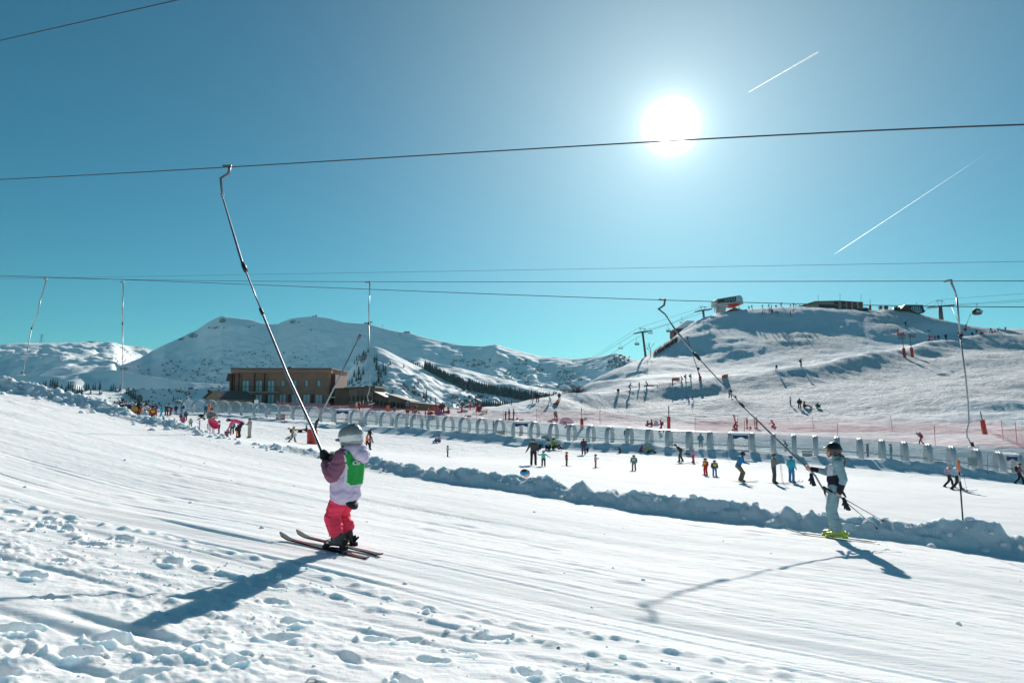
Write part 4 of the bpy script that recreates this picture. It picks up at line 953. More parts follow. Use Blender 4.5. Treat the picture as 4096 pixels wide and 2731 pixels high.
hanger("empty button hanger hanging straight down above the waiting crowd", [(490, 1130), (492, 1175), (492, 1190), (490, 1240), (490, 1290), (491, 1420), (490, 1540), (486, 1562), (476, 1580), (478, 1597), (489, 1612)], c25, .021, brk=4, tilt=-.25)
hanger("empty button hanger hanging straight down in front of the low timber halls", [(1475, 1131), (1478, 1165), (1478, 1182), (1475, 1240), (1475, 1290), (1478, 1440), (1479, 1550), (1476, 1568), (1469, 1585), (1472, 1600), (1481, 1612)], c25, .021, brk=4, tilt=-.28)
hanger("empty button hanger with a kinked lower tube in front of the right hand slope", [(3800, 1127), (3822, 1168), (3827, 1190), (3834, 1260), (3840, 1340), (3862, 1500), (3873, 1610), (3876, 1690), (3868, 1720), (3868, 1745), (3888, 1782)], c25, .021, brk=4, disc_r=.15)
def post(label, px, y0, y1, dmin=60, rad=.035, mt=None, pad=None, dx=0.0, name="marker_pole", cat="pole", group=None, D=None):
    """a pole whose foot is at pixel (px, y1) on the snow and whose top is at (px + dx, y0)"""
    f = hit(px, y1, dmin) if D is None else V(px, y1, D); t = V(px + dx, y0, f.y)
    e = empty(name, f, 0, label, cat, group)
    m = MB().tube([f - Vector((0, 0, .2)), t], rad, 8); par(m.build("pole", mt or M_BRIGHTR), e)
    if pad:
        k = (pad[0] - y1) / (y0 - y1); p1 = f.lerp(t, k)
        m = MB().tube([f - Vector((0, 0, .1)), f.lerp(p1, .5), p1], [pad[1], pad[1] * .95, pad[1]], 14); par(m.build("red_padding", M_RED, bevel=.02), e)
    return e
post("pole with red padding beside the blue tub, left of the sledging children", 1743, 1588, 1657, 100, .07, M_LARCHD, (1617, .26), -1)
post("padded red post right of the kneeling child in red, with a bare yellowish top", 2328, 1631, 1714, 80, .06, M_YEL, (1673, .22), -2)
post("padded red post near the sunlit glint on the conveyor roof", 2675, 1624, 1721, 80, .07, M_GREY, (1665, .24), 0)
post("thick red padded post leaning left beyond the second net on the right", 3942, 1645, 1736, 66, .06, M_GREY, (1679, .26), -21)
post("leaning red tube beside a red kneeling figure behind the net", 2950, 1656, 1719, 80, .09, M_RED, None, -16)
post("red padded post with small black signs on the crest by the van", 3481, 1196, 1240, 240, .1, M_DARK, (1219, .5), -1)
for px, y0, y1, lb in ((1452, 1603, 1672, "red pole among the people in front of the grey timber hall"), (1713, 1631, 1674, "short red pole in the dense group in dark red"), (1329, 1670, 1716, "thin green pole in front of the conveyor, left of its first door"), (2027, 1709, 1772, "thin green pole in front of the conveyor beside the grey board"), (2908, 1758, 1832, "thin green pole just left of the conveyor door with the red pennants"), (3950, 1812, 1894, "thin green pole at the left post of the last conveyor door")):
    green = "green" in lb; post(lb, px, y0, y1, 50 if green else 95, .02 if green else .05, mat("green_pole", (.03, .16, .10), .5) if green else None)
post("orange marker pole standing by the far left end of the conveyor", 838, 1613, 1640, 60, .12, M_ORANGE, D=88)
# slalom pole on the bank
bx_, by_, bz_ = line_hit(3853, 2090, C_CR + .05); e = empty("slalom_pole", (bx_, by_, bz_), 0, "tall pole with an orange top stuck in the snow bank at the right", "pole")
pt_ = V(3833, 1838, by_ + .0); b0 = Vector((bx_, by_, bz_ - .15))
for k0, k1, mt, nm in ((0, .70, mat("dark_green_pole", (.03, .06, .05), .5), "shaft"), (.70, .78, M_WHITE, "white_band"), (.78, .83, M_BLACK, "black_band"), (.83, 1.0, M_ORANGE, "orange_top")):
    par(MB().tube([b0.lerp(pt_, k0), b0.lerp(pt_, k1)], .0135 if nm != "orange_top" else .02, 10).build(nm, mt), e)

# ---- nets
def net_mat():
    m = bpy.data.materials.new("net"); m.use_nodes = True; nt = m.node_tree; b = nt.nodes["Principled BSDF"]
    b.inputs["Base Color"].default_value = (.75, .10, .13, 1); b.inputs["Roughness"].default_value = .7
    tc = nt.nodes.new("ShaderNodeTexCoord"); sep = nt.nodes.new("ShaderNodeSeparateXYZ"); nt.links.new(tc.outputs["UV"], sep.inputs[0])
    outs = []
    for ax in (0, 1):
        f = nt.nodes.new("ShaderNodeMath"); f.operation = 'FRACT'; nt.links.new(sep.outputs[ax], f.inputs[0])
        g = nt.nodes.new("ShaderNodeMath"); g.operation = 'LESS_THAN'; g.inputs[1].default_value = .13; nt.links.new(f.outputs[0], g.inputs[0]); outs.append(g)
    mx = nt.nodes.new("ShaderNodeMath"); mx.operation = 'MAXIMUM'; nt.links.new(outs[0].outputs[0], mx.inputs[0]); nt.links.new(outs[1].outputs[0], mx.inputs[1])
    nt.links.new(mx.outputs[0], b.inputs["Alpha"]); return m
M_NET = net_mat()
def net_fence(label, posts, hgt=1.9, cell=.07, lean=0.0, sag=.12, tops=None):
    e = empty("net_fence", (0, 0, 0), 0, label, "net fence", "red safety nets behind the conveyor"); ft = []
    for i, (px, y0, y1, dx, dm) in enumerate(posts):
        f = hit(px, y1, dm); t = V(px + dx, y0, f.y); ft.append((f, t))
        if y0 > 0 and 0 <= px <= 4096: MB().tube([f - Vector((0, 0, .2)), t], .028, 6).build("post", M_BRIGHTR, e)
    vs = []; fs = []; uv = []; L_ = 0
    for i in range(len(ft) - 1):
        (f0, t0), (f1, t1) = ft[i], ft[i + 1]; n = 24; d = (f1 - f0).length
        for j in range(n + 1 if i == len(ft) - 2 else n):
            k = j / n; b = f0.lerp(f1, k); g = h1(b.x, b.y); t = t0.lerp(t1, k); top = b.z + (t.z - b.z) * .93 - sag * math.sin(math.pi * k) * 4 * .5
            vs += [(b.x, b.y, g + .02), (b.x + (t.x - b.x) * .9, b.y, max(top, g + .5))]; uv.append((L_ + d * k) / cell)
        L_ += d
    n = len(vs) // 2; me = bpy.data.meshes.new("net"); me.from_pydata(vs, [], [(2 * i, 2 * i + 2, 2 * i + 3, 2 * i + 1) for i in range(n - 1)])
    ul = me.uv_layers.new(name="uv"); H_ = 1.9 / cell
    for p in me.polygons:
        for li in p.loop_indices:
            v = me.loops[li].vertex_index; ul.data[li].uv = (uv[v // 2], H_ * (v % 2))
    me.materials.append(M_NET); link(bpy.data.objects.new("net", me), e)
    return e
net_fence("long red net on red poles running right along the back of the conveyor", [(1110, 1600, 1650, 0, 100), (1452, 1612, 1670, 0, 98), (1713, 1631, 1682, 0, 95), (1906, 1611, 1687, 0, 90), (2013, 1642, 1693, 0, 85), (2147, 1633, 1690, 0, 85), (2400, 1637, 1698, 0, 82), (2640, 1669, 1733, 5, 80), (2975, 1673, 1748, 5, 76), (3350, 1691, 1765, 0, 72), (3741, 1698, 1780, -4, 68), (4140, 1705, 1800, -6, 62), (4400, 1722, 1828, -6, 56), (4650, 1740, 1858, -6, 52)])
net_fence("second red net higher up the slope, from the leaning tube to the leaning padded post", [(2780, 1668, 1722, 0, 84), (2950, 1665, 1720, 0, 84), (3257, 1664, 1721, -9, 84), (3571, 1664, 1721, -9, 84), (3930, 1676, 1736, -10, 66)])
net_fence("red net running down to the right frame edge from the leaning padded post", [(3942, 1676, 1736, -10, 66), (4013, 1677, 1759, -8, 64), (4068, 1689, 1771, -7, 63), (4150, 1700, 1790, -7, 60), (4300, 1715, 1815, -7, 58), (4500, 1730, 1845, -7, 54)])
def banner(label, pts, D=None, dmin=60, mt=None, name="orange_net", cat="net"):
    a = [hit(p[0], p[2], dmin) if D is None else V(p[0], p[2], D) for p in pts]
    b = [V(p[0], p[1], q.y) for p, q in zip(pts, a)]; m = MB(); n = len(a); e = Vector((0, .04, 0))
    for i in range(n - 1): m._add([a[i], a[i + 1], b[i + 1], b[i], a[i] + e, a[i + 1] + e, b[i + 1] + e, b[i] + e], [(0, 1, 2, 3), (7, 6, 5, 4), (3, 2, 6, 7), (0, 4, 5, 1)])
    for q, r in zip(a, b): m.tube([q - Vector((0, 0, .3)), r + Vector((0, 0, .15))], .04, 5, 1)
    return tag(m.build(name, [mt or M_ORANGE, M_DARK]), label, cat)
banner("orange net strip held by the skiers on the lit crest", [(2689, 1510, 1519), (2703, 1510, 1518), (2718, 1509, 1517)], dmin=140)
banner("low dull red rail along the crest among the skiers", [(2576, 1541, 1547), (2604, 1539, 1545), (2632, 1539, 1543)], dmin=140, mt=M_LARCH, name="rail", cat="rail")
banner("long low orange net on the crest between the rail and the snow lance", [(2636, 1534, 1541), (2680, 1530, 1537), (2723, 1525, 1531)], dmin=140, mt=mat("pale_orange_net", (.85, .30, .10), .7, alpha=.35))
banner("small orange net right of the snow lance on the crest", [(2888, 1501, 1514), (2898, 1498, 1513), (2911, 1496, 1510)], dmin=140)
banner("orange net beside the skier above the slatted direction signs", [(3588, 1332, 1341), (3602, 1330, 1340), (3617, 1328, 1338)], dmin=190)
banner("small orange net on the right hand crest behind the crouching skier", [(3920, 1328, 1336), (3934, 1327, 1335)], dmin=220)
banner("red flag net on the crest by the hanging button lift tube", [(3836, 1332, 1346), (3852, 1334, 1345)], dmin=220, mt=M_RED)

# ---- slatted direction signs
for (px, y0, y1, ypad, x0, x1, n, lb) in ((3619, 1339, 1429, 1392, 3594, 3619, 4, "tall sign of four grey slats on a red padded post, left of its pair"), (3650, 1337, 1428, 1390, 3634, 3661, 3, "tall sign of three grey slats on a red padded post, right of its pair")):
    f = hit(px, y1, 150); D = f.y; e = empty("slatted_sign", f, 0, lb, "sign", "slatted direction signs"); t = V(px - 12, y0 - 3, D)
    par(MB().tube([f, t], .10, 8).build("post", M_GREY), e)
    par(MB().tube([f - Vector((0, 0, .2)), f.lerp(t, (y1 - ypad) / (y1 - y0 + 3))], .42, 14).build("red_padding", M_RED, bevel=.03), e)
    for k in range(n):
        y = y0 + 1 + k * 5.2; a = V(x0, y + 1.6, D); b_ = V(x1 + 2, y, D)
        par(MB().prism([(0, 0), (b_.x - a.x, .02), (b_.x - a.x + .12, .16), (b_.x - a.x, .30), (0, .28)], a, (1, 0, 0), (0, 0, 1), (0, .06, 0)).build("slat", M_GREY), e)

# ---- snow lances
def lance(label, top, bot, padbox, D=None, dmin=60, r=.05, ball=None):
    f = hit(*padbox[:2], dmin) if D is None else V(padbox[0], padbox[1], D); D = f.y
    e = empty("snow_lance", f, 0, label, "snow lance", "snow making lances"); T = V(*top, D); B = V(*bot, D)
    par(MB().tube([B, T], [r * 1.3, r * .8], 8).build("lance_tube", M_POLE), e)
    par(MB().tube([T, T + (T - B).normalized() * r * 8], r * 2.0, 8).build("nozzle", M_GREY), e)
    par(MB().tube([f, B + Vector((0, 0, .1)), B + (T - B) * .06], [r * 1.6, r * 2.2, r * 1.4], 8).build("base_tube", M_DARK), e)
    if ball: par(MB().ball(V(*ball, D), r * 4).build("head", M_DARK), e)
    h = padbox[3] * D / F; w = padbox[2] * D / F / 2
    m = MB(); n = 18; m.tube([f - Vector((0, 0, .15)), f + Vector((0, 0, h * .3)), f + Vector((0, 0, h * .62)), f + Vector((0, 0, h))], [w, w * .98, w * 1.0, w * .97], n)
    par(m.build("red_padding", M_RED, bevel=.04), e); return e
lance("tall snow lance leaning right from a fat red padded drum behind the towed child", (1432, 1358), (1265, 1695), (1248, 1777, 40, 60), D=66, r=.07)
lance("snow lance leaning left from a small red base on the lit crest", (2751, 1358), (2797, 1498), (2801, 1521, 11, 17), dmin=140, r=.09, ball=(2793, 1474))
lance("snow lance leaning right from a small red base on the far right crest", (3879, 1264), (3864, 1304), (3861, 1322, 11, 10), dmin=200, r=.09, ball=(3864, 1300))

# ---- chairlift and gondola on the hill
def pylon(label, px, ytop, ybot, D, lean, arm, hgt, big=False):
    e = empty("lift_pylon", V(px, ybot, D), 0, label, "lift pylon", None); T = V(px + lean, ytop, D); B = V(px, ybot + 6, D); k = D / F
    par(MB().tube([B, T], [5.0 * k, 4.0 * k] if not big else [8.5 * k, 7 * k], 10).build("mast", mat("pylon_steel", (.09, .095, .10), .6)), e)
    m = MB(); ax = Vector((1, .0, 0)); c = T
    a0 = c - ax * arm * k + Vector((0, 0, -6 * k)); a1 = c + ax * arm * k + Vector((0, 0, 3 * k))
    m.tube([a0, c + Vector((0, 0, -1 * k)), a1], [2.4 * k, 3.6 * k, 2.4 * k], 6)
    for q in (a0, a1):
        m.tube([q - Vector((7 * k, 1, 1.5 * k)), q + Vector((7 * k, -1, 1.5 * k))], 1.2 * k, 6)
        for j in range(5): m.tube([q + Vector(((-6 + 3 * j) * k, -.2, -1.0 * k)), q + Vector(((-6 + 3 * j) * k, .2, -1.0 * k))], 1.7 * k, 8)
    par(m.build("crossarm", mat("pylon_steel", (.09, .095, .10), .6)), e)
    m = MB(); h = c + Vector((0, 0, hgt * k))
    m.tube([c + Vector((-6 * k, 0, 0)), h + Vector((-8 * k, 0, 0))], .8 * k, 5).tube([c + Vector((6 * k, 0, 0)), h + Vector((8 * k, 0, -1 * k))], .8 * k, 5)
    m.tube([h + Vector((-14 * k, 0, 1.5 * k)), h + Vector((14 * k, 0, -2 * k))], 1.1 * k, 6)
    m.tube([c - ax * arm * .6 * k + Vector((0, 0, -3 * k)), h + Vector((-8 * k, 0, 0))], .5 * k, 4).tube([c + ax * arm * .6 * k, h + Vector((8 * k, 0, 0))], .5 * k, 4)
    par(m.build("top_frame", M_GREY), e); return e
pylon("tall grey chairlift pylon at the left foot of the hill", 2584, 1327, 1433, 258, -14, 30, 14)
pylon("chairlift pylon half hidden by the hill edge near the white and red station", 2816, 1240, 1266, 298, -4, 27, 14)
pylon("big grey gondola pylon on the right shoulder of the hill", 3766, 1224, 1278, 300, -6, 48, 22, True)
GC = "chairlift ropes"
def rope(label, pts, r, D0, D1):
    m = MB(); n = len(pts); P = [V(p[0], p[1], D0 + (D1 - D0) * (p[0] - pts[0][0]) / (pts[-1][0] - pts[0][0])) for p in pts]
    tag(m.tube(P, r, 5).build("lift_cable", M_CABLE), label, "cable", GC)
rope("upper thin rope of the chairlift coming up from the wood", [(2120, 1575), (2350, 1440), (2552, 1312), (2790, 1235), (2862, 1220)], .045, 330, 297)
rope("middle rope of the chairlift, carrying the empty chairs", [(2080, 1598), (2167, 1550), (2268, 1496), (2373, 1435), (2482, 1368), (2545, 1332), (2690, 1290), (2790, 1246), (2870, 1226)], .06, 330, 297)
rope("lower rope of the chairlift, carrying the riders", [(2140, 1600), (2220, 1550), (2320, 1492), (2439, 1420), (2547, 1350), (2610, 1318), (2680, 1296), (2840, 1240), (2890, 1228)], .06, 330, 297)
rope("highest rope leaving the gondola pylon to the right", [(3700, 1222), (3740, 1203), (3781, 1197), (4096, 1174), (4300, 1158)], .05, 300, 300)
rope("middle rope leaving the gondola pylon to the right", [(3690, 1232), (3720, 1228), (3812, 1218), (4096, 1199), (4300, 1185)], .06, 300, 300)
rope("lowest rope leaving the gondola pylon to the right", [(3700, 1240), (3800, 1222), (3906, 1216), (4096, 1206), (4300, 1194)], .06, 300, 300)
rope("guy wire slanting down from the gondola pylon", [(3807, 1230), (3842, 1306)], .06, 300, 286)
def chair(px, y0, y1, D, riders, label):
    k = D / F; T = V(px, y0, D); e = empty("chairlift_seat", T, 0, label, "chairlift chair", "chairs of the chairlift"); h = (y1 - y0) * k; w = 8.5 * k
    par(MB().tube([T, T + Vector((-.02 * h, 0, -.06 * h)), T + Vector((-.10 * h, 0, -.2 * h)), T + Vector((-.03 * h, 0, -.42 * h)), T + Vector((0, 0, -.5 * h))], .06, 6).build("hanger_arm", M_DARK), e)
    m = MB(); z = -.5 * h
    for s in (-1, 1): m.tube([T + Vector((0, 0, z)), T + Vector((s * w, 0, z - .06 * h)), T + Vector((s * w, 0, -.86 * h)), T + Vector((s * w, -.5, -.92 * h))], .05, 5)
    m.tube([T + Vector((-w, -.55, -.8 * h)), T + Vector((w, -.55, -.8 * h))], .05, 5); par(m.build("frame", M_DARK), e)
    par(MB().box(T + Vector((0, -.2, -.93 * h)), (2 * w, .55, .16)).build("seat", M_WHITE if not riders else M_DARK), e)
    par(MB().box(T + Vector((0, .1, -.78 * h)), (2 * w, .08, .35)).build("backrest", M_GREY if not riders else M_DARK), e)
    for j in range(riders):
        x = (-1 + 2 * (j + .5) / riders) * w * .9; b = T + Vector((x, -.2, -.85 * h)); m = MB()
        m.tube([b, b + Vector((0, .02, .3)), b + Vector((0, 0, .6))], [.2, .22, .12], 8).tube([b, b + Vector((0, -.45, 0)), b + Vector((0, -.5, -.5))], [.13, .11, .1], 6)
        m.ball(b + Vector((0, -.02, .78)), .15, 1, 8, 6)
        tag(m.build("person", [mat("rider_%d" % ((j + int(px)) % 3), ((.02, .02, .03), (.12, .015, .02), (.03, .05, .09))[(j + int(px)) % 3], .8), M_DARK]), "seated rider, number %d from the left, on the chair %s" % (j + 1, label.split(",")[-1].strip()), "person", "people riding the chairlift")
for px, y0, y1, r, lb in ((2482, 1370, 1399, 0, "empty white chair of the chairlift, topmost of the empty ones below the pylon"), (2373, 1436, 1466, 0, "empty white chair of the chairlift against the far ridge line"), (2268, 1497, 1525, 0, "empty white chair of the chairlift, second from the bottom"), (2167, 1550, 1579, 0, "empty white chair of the chairlift just above the wood"), (2547, 1352, 1382, 3, "chair with riders, nearest left of the pylon"), (2439, 1422, 1452, 4, "chair with riders, before the far rounded summit"), (2320, 1494, 1523, 3, "chair with riders, over the shaded valley side"), (2220, 1551, 1576, 3, "chair with riders, lowest down by the wood"), (2673, 1299, 1330, 3, "chair with riders, right of the tall pylon"), (2601, 1310, 1338, 0, "empty chair tucked right behind the pylon head"), (2728, 1264, 1297, 0, "empty chair above the stone house")):
    chair(px, y0, y1, 330 - 33 * (px - 2080) / 780, r, lb)
# gondola cabin
D = 300; T = V(3906, 1216, D); k = D / F; e = empty("gondola_cabin", T, 0, "dark rounded gondola cabin hanging against the sky at the right", "gondola")
par(MB().tube([T + Vector((-3 * k, 0, 0)), T + Vector((4 * k, 0, 0))], 1.3 * k, 6).tube([T, T + Vector((2 * k, 0, -8 * k)), T + Vector((-1 * k, 0, -17 * k))], .9 * k, 6).build("hanger_arm", M_DARK), e)
prof = [(0, 0), (9, -1), (14, -5), (18, -16), (16, -24), (8, -27), (0, -27)]
m = MB(); n = 8; c = T + Vector((0, 0, -18 * k))
vs = [c + Vector((r * k * math.cos(2 * math.pi * (i + .5) / n) * 1.08, r * k * .85 * math.sin(2 * math.pi * (i + .5) / n), z * k)) for r, z in prof for i in range(n)]
m._add(vs, [(a * n + i, (a + 1) * n + i, (a + 1) * n + (i + 1) % n, a * n + (i + 1) % n) for a in range(len(prof) - 1) for i in range(n)], 0)
cb = par(m.build("cabin_shell", M_DARK, bevel=.1), e)
m = MB()
for x0, x1 in ((-12, -2), (0, 6), (8, 13)): m.prism([(x0 * k, -9 * k), (x1 * k, -9 * k), (x1 * k, -18 * k), (x0 * k, -18 * k)], c - Vector((0, 15.5 * k, 0)), (1, 0, 0), (0, 0, 1), (0, .05, 0))
par(m.build("window", mat("cabin_glass", (.25, .42, .50), .1, spec=.8)), e)

# power pylons and the small things on the far ridges
def lattice(label, px, y0, y1, D, w):
    k = D / F; f = V(px, y1 + 2, D); h = (y1 + 2 - y0) * k; e = empty("power_pylon", f, 0, label, "power pylon"); m = MB(); r = .45 * k
    for s in (-1, 1):
        for q in (-1, 1): m.tube([f + Vector((s * w * k, q * w * k, 0)), f + Vector((s * w * .35 * k, q * w * .35 * k, h * .72)), f + Vector((s * w * .5 * k, 0, h))], r, 4)
    for j in range(7):
        a = j / 7; b = (j + 1) / 7
        wa = w * (1 - .62 * min(1, a / .72)); wb = w * (1 - .62 * min(1, b / .72))
        m.tube([f + Vector((-wa * k, -wa * k, h * a * .9)), f + Vector((wb * k, -wb * k, h * b * .9))], r * .8, 4).tube([f + Vector((wa * k, -wa * k, h * a * .9)), f + Vector((-wb * k, -wb * k, h * b * .9))], r * .8, 4)
    par(m.build("lattice_mast", M_GREY), e)
    m = MB()
    for z in (.78, .93): m.tube([f + Vector((-w * 1.1 * k, 0, h * z)), f + Vector((w * 1.1 * k, 0, h * z))], r, 4)
    par(m.build("crossarm", M_GREY), e)
lattice("lattice power pylon on the skyline of the far left plateau", 166, 1335, 1372, 4150, 6)
lattice("faint lattice pylon on the lit slope of the far plateau", 392, 1398, 1432, 3300, 4)
def far(name, label, cat, boxes, D, mt=M_DARK):
    m = MB()
    for b_ in boxes: vb(m, b_[0], b_[1], b_[2], b_[3], D, D + (b_[1] - b_[0]) * D / F * .6)
    return tag(m.build(name, mt, bevel=.3), label, cat)
far("summit_station", "flat roofed summit station on the far left plateau", "building", [(338, 378, 1368, 1373), (350, 372, 1364.5, 1367.5), (376, 384, 1366, 1372)], 4150, M_GREY)
far("summit_hut", "small dark hut on the rounded far summit, right of its neighbour", "hut", [(1260, 1267, 1259, 1267)], 3360)
far("summit_cabin", "low dark cabin on the rounded far summit, left of its neighbour", "hut", [(1247, 1255, 1263, 1267)], 3360)
far("ridge_station", "dark lift station on the ridge behind the hanging tube", "building", [(1456, 1474, 1290, 1295), (1476, 1490, 1286, 1289), (1480, 1483, 1289, 1296)], 3350)
far("ridge_building", "low building on the ridge right of the ridge station", "building", [(1615, 1640, 1325, 1331)], 3350, M_GREY)
for px, y0, y1 in ((1531, 1301, 1318), (1600, 1334, 1345), (1264, 1348, 1356), (1265, 1385, 1394), (1267, 1436, 1444)):
    k = 3200 / F; D = 3300 if y0 < 1345 else 2750
    m = MB().tube([V(px, y1 + 3, D), V(px, y0, D)], .9, 5).tube([V(px - 4, y0 + 1, D), V(px + 4, y0 + 1, D)], .9, 5); tag(m.build("lift_pylon", M_GREY), "tiny far lift pylon on the big snowy mountain", "lift pylon", "far lift pylons on the big mountain")

# contrails and birds
M_TRAIL = bpy.data.materials.new("ice_trail"); M_TRAIL.use_nodes = True; _tt = M_TRAIL.node_tree
_tt.nodes.remove(_tt.nodes["Principled BSDF"]); _v = _tt.nodes.new("ShaderNodeVolumeScatter"); _v.inputs["Color"].default_value = (1, 1, 1, 1); _v.inputs["Density"].default_value = .03; _v.inputs["Anisotropy"].default_value = .6
_tt.links.new(_v.outputs[0], [n for n in _tt.nodes if n.type == 'OUTPUT_MATERIAL'][0].inputs["Volume"])
def trail(label, p0, p1, D, r0, r1):
    a = V(*p0, D); b = V(*p1, D * 1.25); n = 24; rg = random.Random(4)
    P = [a.lerp(b, i / n) + Vector((0, 0, rg.uniform(-.3, .3) * r1)) for i in range(n + 1)]; R = [r0 + (r1 - r0) * (i / n) for i in range(n + 1)]; R[0] = r0 * .3; R[-1] = r1 * .2
    tag(MB().tube(P, R, 8).build("contrail", M_TRAIL), label, "contrail", "contrails")
trail("short bright contrail right of the sun", (3274, 208), (2990, 372), 22000, 26, 9)
trail("long thin contrail above the hill, bright at its lower left end", (3334, 1019), (3950, 612), 24000, 12, 2.0)
for i, (px, py, s, lb) in enumerate(((358, 225, 4, "small dark bird high in the upper left sky"), (1895, 1240, 2.5, "tiny bird above the far mountains"), (2133, 1309, 3, "tiny bird over the valley, left of its neighbour"), (2186, 1318, 3, "tiny bird over the valley, right of its neighbour"), (1361, 1211, 2.5, "tiny bird above the hotel"))):
    D = 60 if i == 0 else 160; c = V(px, py, D); k = s * D / F
    m = MB().tube([c + Vector((-.5 * k, 0, 0)), c, c + Vector((.5 * k, 0, .1 * k))], [.02 * k, .16 * k, .05 * k], 6)
    m._add([c, c + Vector((.1 * k, .7 * k, .5 * k)), c + Vector((-.25 * k, .3 * k, .1 * k)), c + Vector((.1 * k, -.7 * k, .5 * k)), c + Vector((-.25 * k, -.3 * k, .1 * k)), c + Vector((0, 0, -.08 * k))], [(0, 1, 2), (0, 4, 3), (5, 2, 1), (5, 3, 4)])
    tag(m.build("bird", M_BLACK), lb, "bird", "birds in the sky")

# ---- the covered conveyor
RIBPX = [708, 746, 793, 841, 891, 940, 989, 1040, 1089, 1142, 1196, 1253, 1306, 1363, 1425, 1484, 1544, 1606, 1667, 1731, 1793, 1859, 1927, 1998, 2068, 2138, 2214, 2287, 2363, 2438, 2517, 2596, 2675, 2756, 2839, 2922, 3007, 3091, 3174, 3259, 3345, 3435, 3523, 3612, 3706, 3799, 3898, 3985, 4060, 4150, 4250, 4350, 4460, 4580, 4710]
def cov_mat():
    m = bpy.data.materials.new("conveyor_cover"); m.use_nodes = True; nt = m.node_tree; o = [n for n in nt.nodes if n.type == 'OUTPUT_MATERIAL'][0]; b = nt.nodes["Principled BSDF"]
    b.inputs["Base Color"].default_value = (.62, .72, .75, 1); b.inputs["Roughness"].default_value = .16; b.inputs["Transmission Weight"].default_value = 0
    tr = nt.nodes.new("ShaderNodeBsdfTransparent"); tr.inputs[0].default_value = (.93, .97, .98, 1); mx = nt.nodes.new("ShaderNodeMixShader")
    tc = nt.nodes.new("ShaderNodeTexCoord"); nz = nt.nodes.new("ShaderNodeTexNoise"); nz.inputs["Scale"].default_value = .5; nz.inputs["Detail"].default_value = 5; nt.links.new(tc.outputs["Object"], nz.inputs["Vector"])
    r = nt.nodes.new("ShaderNodeMapRange"); r.inputs[1].default_value = .3; r.inputs[2].default_value = .7; r.inputs[3].default_value = .16; r.inputs[4].default_value = .42; nt.links.new(nz.outputs["Fac"], r.inputs[0])
    nt.links.new(r.outputs[0], mx.inputs[0]); nt.links.new(tr.outputs[0], mx.inputs[1]); nt.links.new(b.outputs[0], mx.inputs[2]); nt.links.new(mx.outputs[0], o.inputs[0]); return m
M_COVER = cov_mat(); M_RIB = mat("rib_grey", (.60, .62, .62), .5, var=.06)
TBX = [t[0] for t in TB]; TBY = [t[1] for t in TB]
WS = []; TZ = []
for px in RIBPX:
    p = tun_pt(px, float(np.interp(px, TBX, TBY))); WS.append(tun_w(px)); TZ.append(p.z)
WS = np.array(WS); TZ = np.array(TZ); TZ = np.convolve(np.pad(TZ, 1, 'edge'), [.25, .5, .25], 'valid')
conv = empty("covered_conveyor", (0, 0, 0), 0, "long clear plastic tunnel with grey ribs over the moving carpet, crossing the picture", "covered conveyor")
R1, RZ, CZ = 1.38, 1.26, .90
def tprof(a, k=1.0): return math.sin(a) * R1 * k, CZ + math.cos(a) * RZ * k
ANG = [math.radians(-122 + 244 * i / 28) for i in range(29)]
def tworld(w, zb, off, z): p = T_O + T_D * w + T_N * off; return Vector((p.x, p.y, zb + z))
for i, (w, zb) in enumerate(zip(WS, TZ)):
    m = MB(); hw = .23; vs = []
    for a in ANG:
        for (dw, kk) in ((-hw, 1.0), (-hw * .55, 1.035), (-.04, 1.035), (0, 1.01), (.04, 1.035), (hw * .55, 1.035), (hw, 1.0), (hw, .96), (-hw, .96)):
            o_, z_ = tprof(a, kk); vs.append(tworld(w + dw, zb, o_, z_))
    q = 9; m._add(vs, [(a * q + j, a * q + (j + 1) % q, (a + 1) * q + (j + 1) % q, (a + 1) * q + j) for a in range(len(ANG) - 1) for j in range(q)], 0, False)
    m.build("rib", M_RIB, conv)
DOORS = {1363: 13, 2068: 24, 2922: 35, 3985: 47}
door_bays = set(DOORS.values())
vs = []; fs = []
for i in range(len(WS) - 1):
    door = i in door_bays
    ang = [a for a in ANG if not (door and a < math.radians(-25))]
    b = len(vs)
    for w, zb in ((WS[i], TZ[i]), (WS[i + 1], TZ[i + 1])):
        for a in ang: o_, z_ = tprof(a, .985); vs.append(tworld(w, zb, o_, z_))
    n = len(ang); fs += [(b + j, b + j + 1, b + n + j + 1, b + n + j) for j in range(n - 1)]
mesh_np("cover", [tuple(v) for v in vs], fs, M_COVER, True, conv)
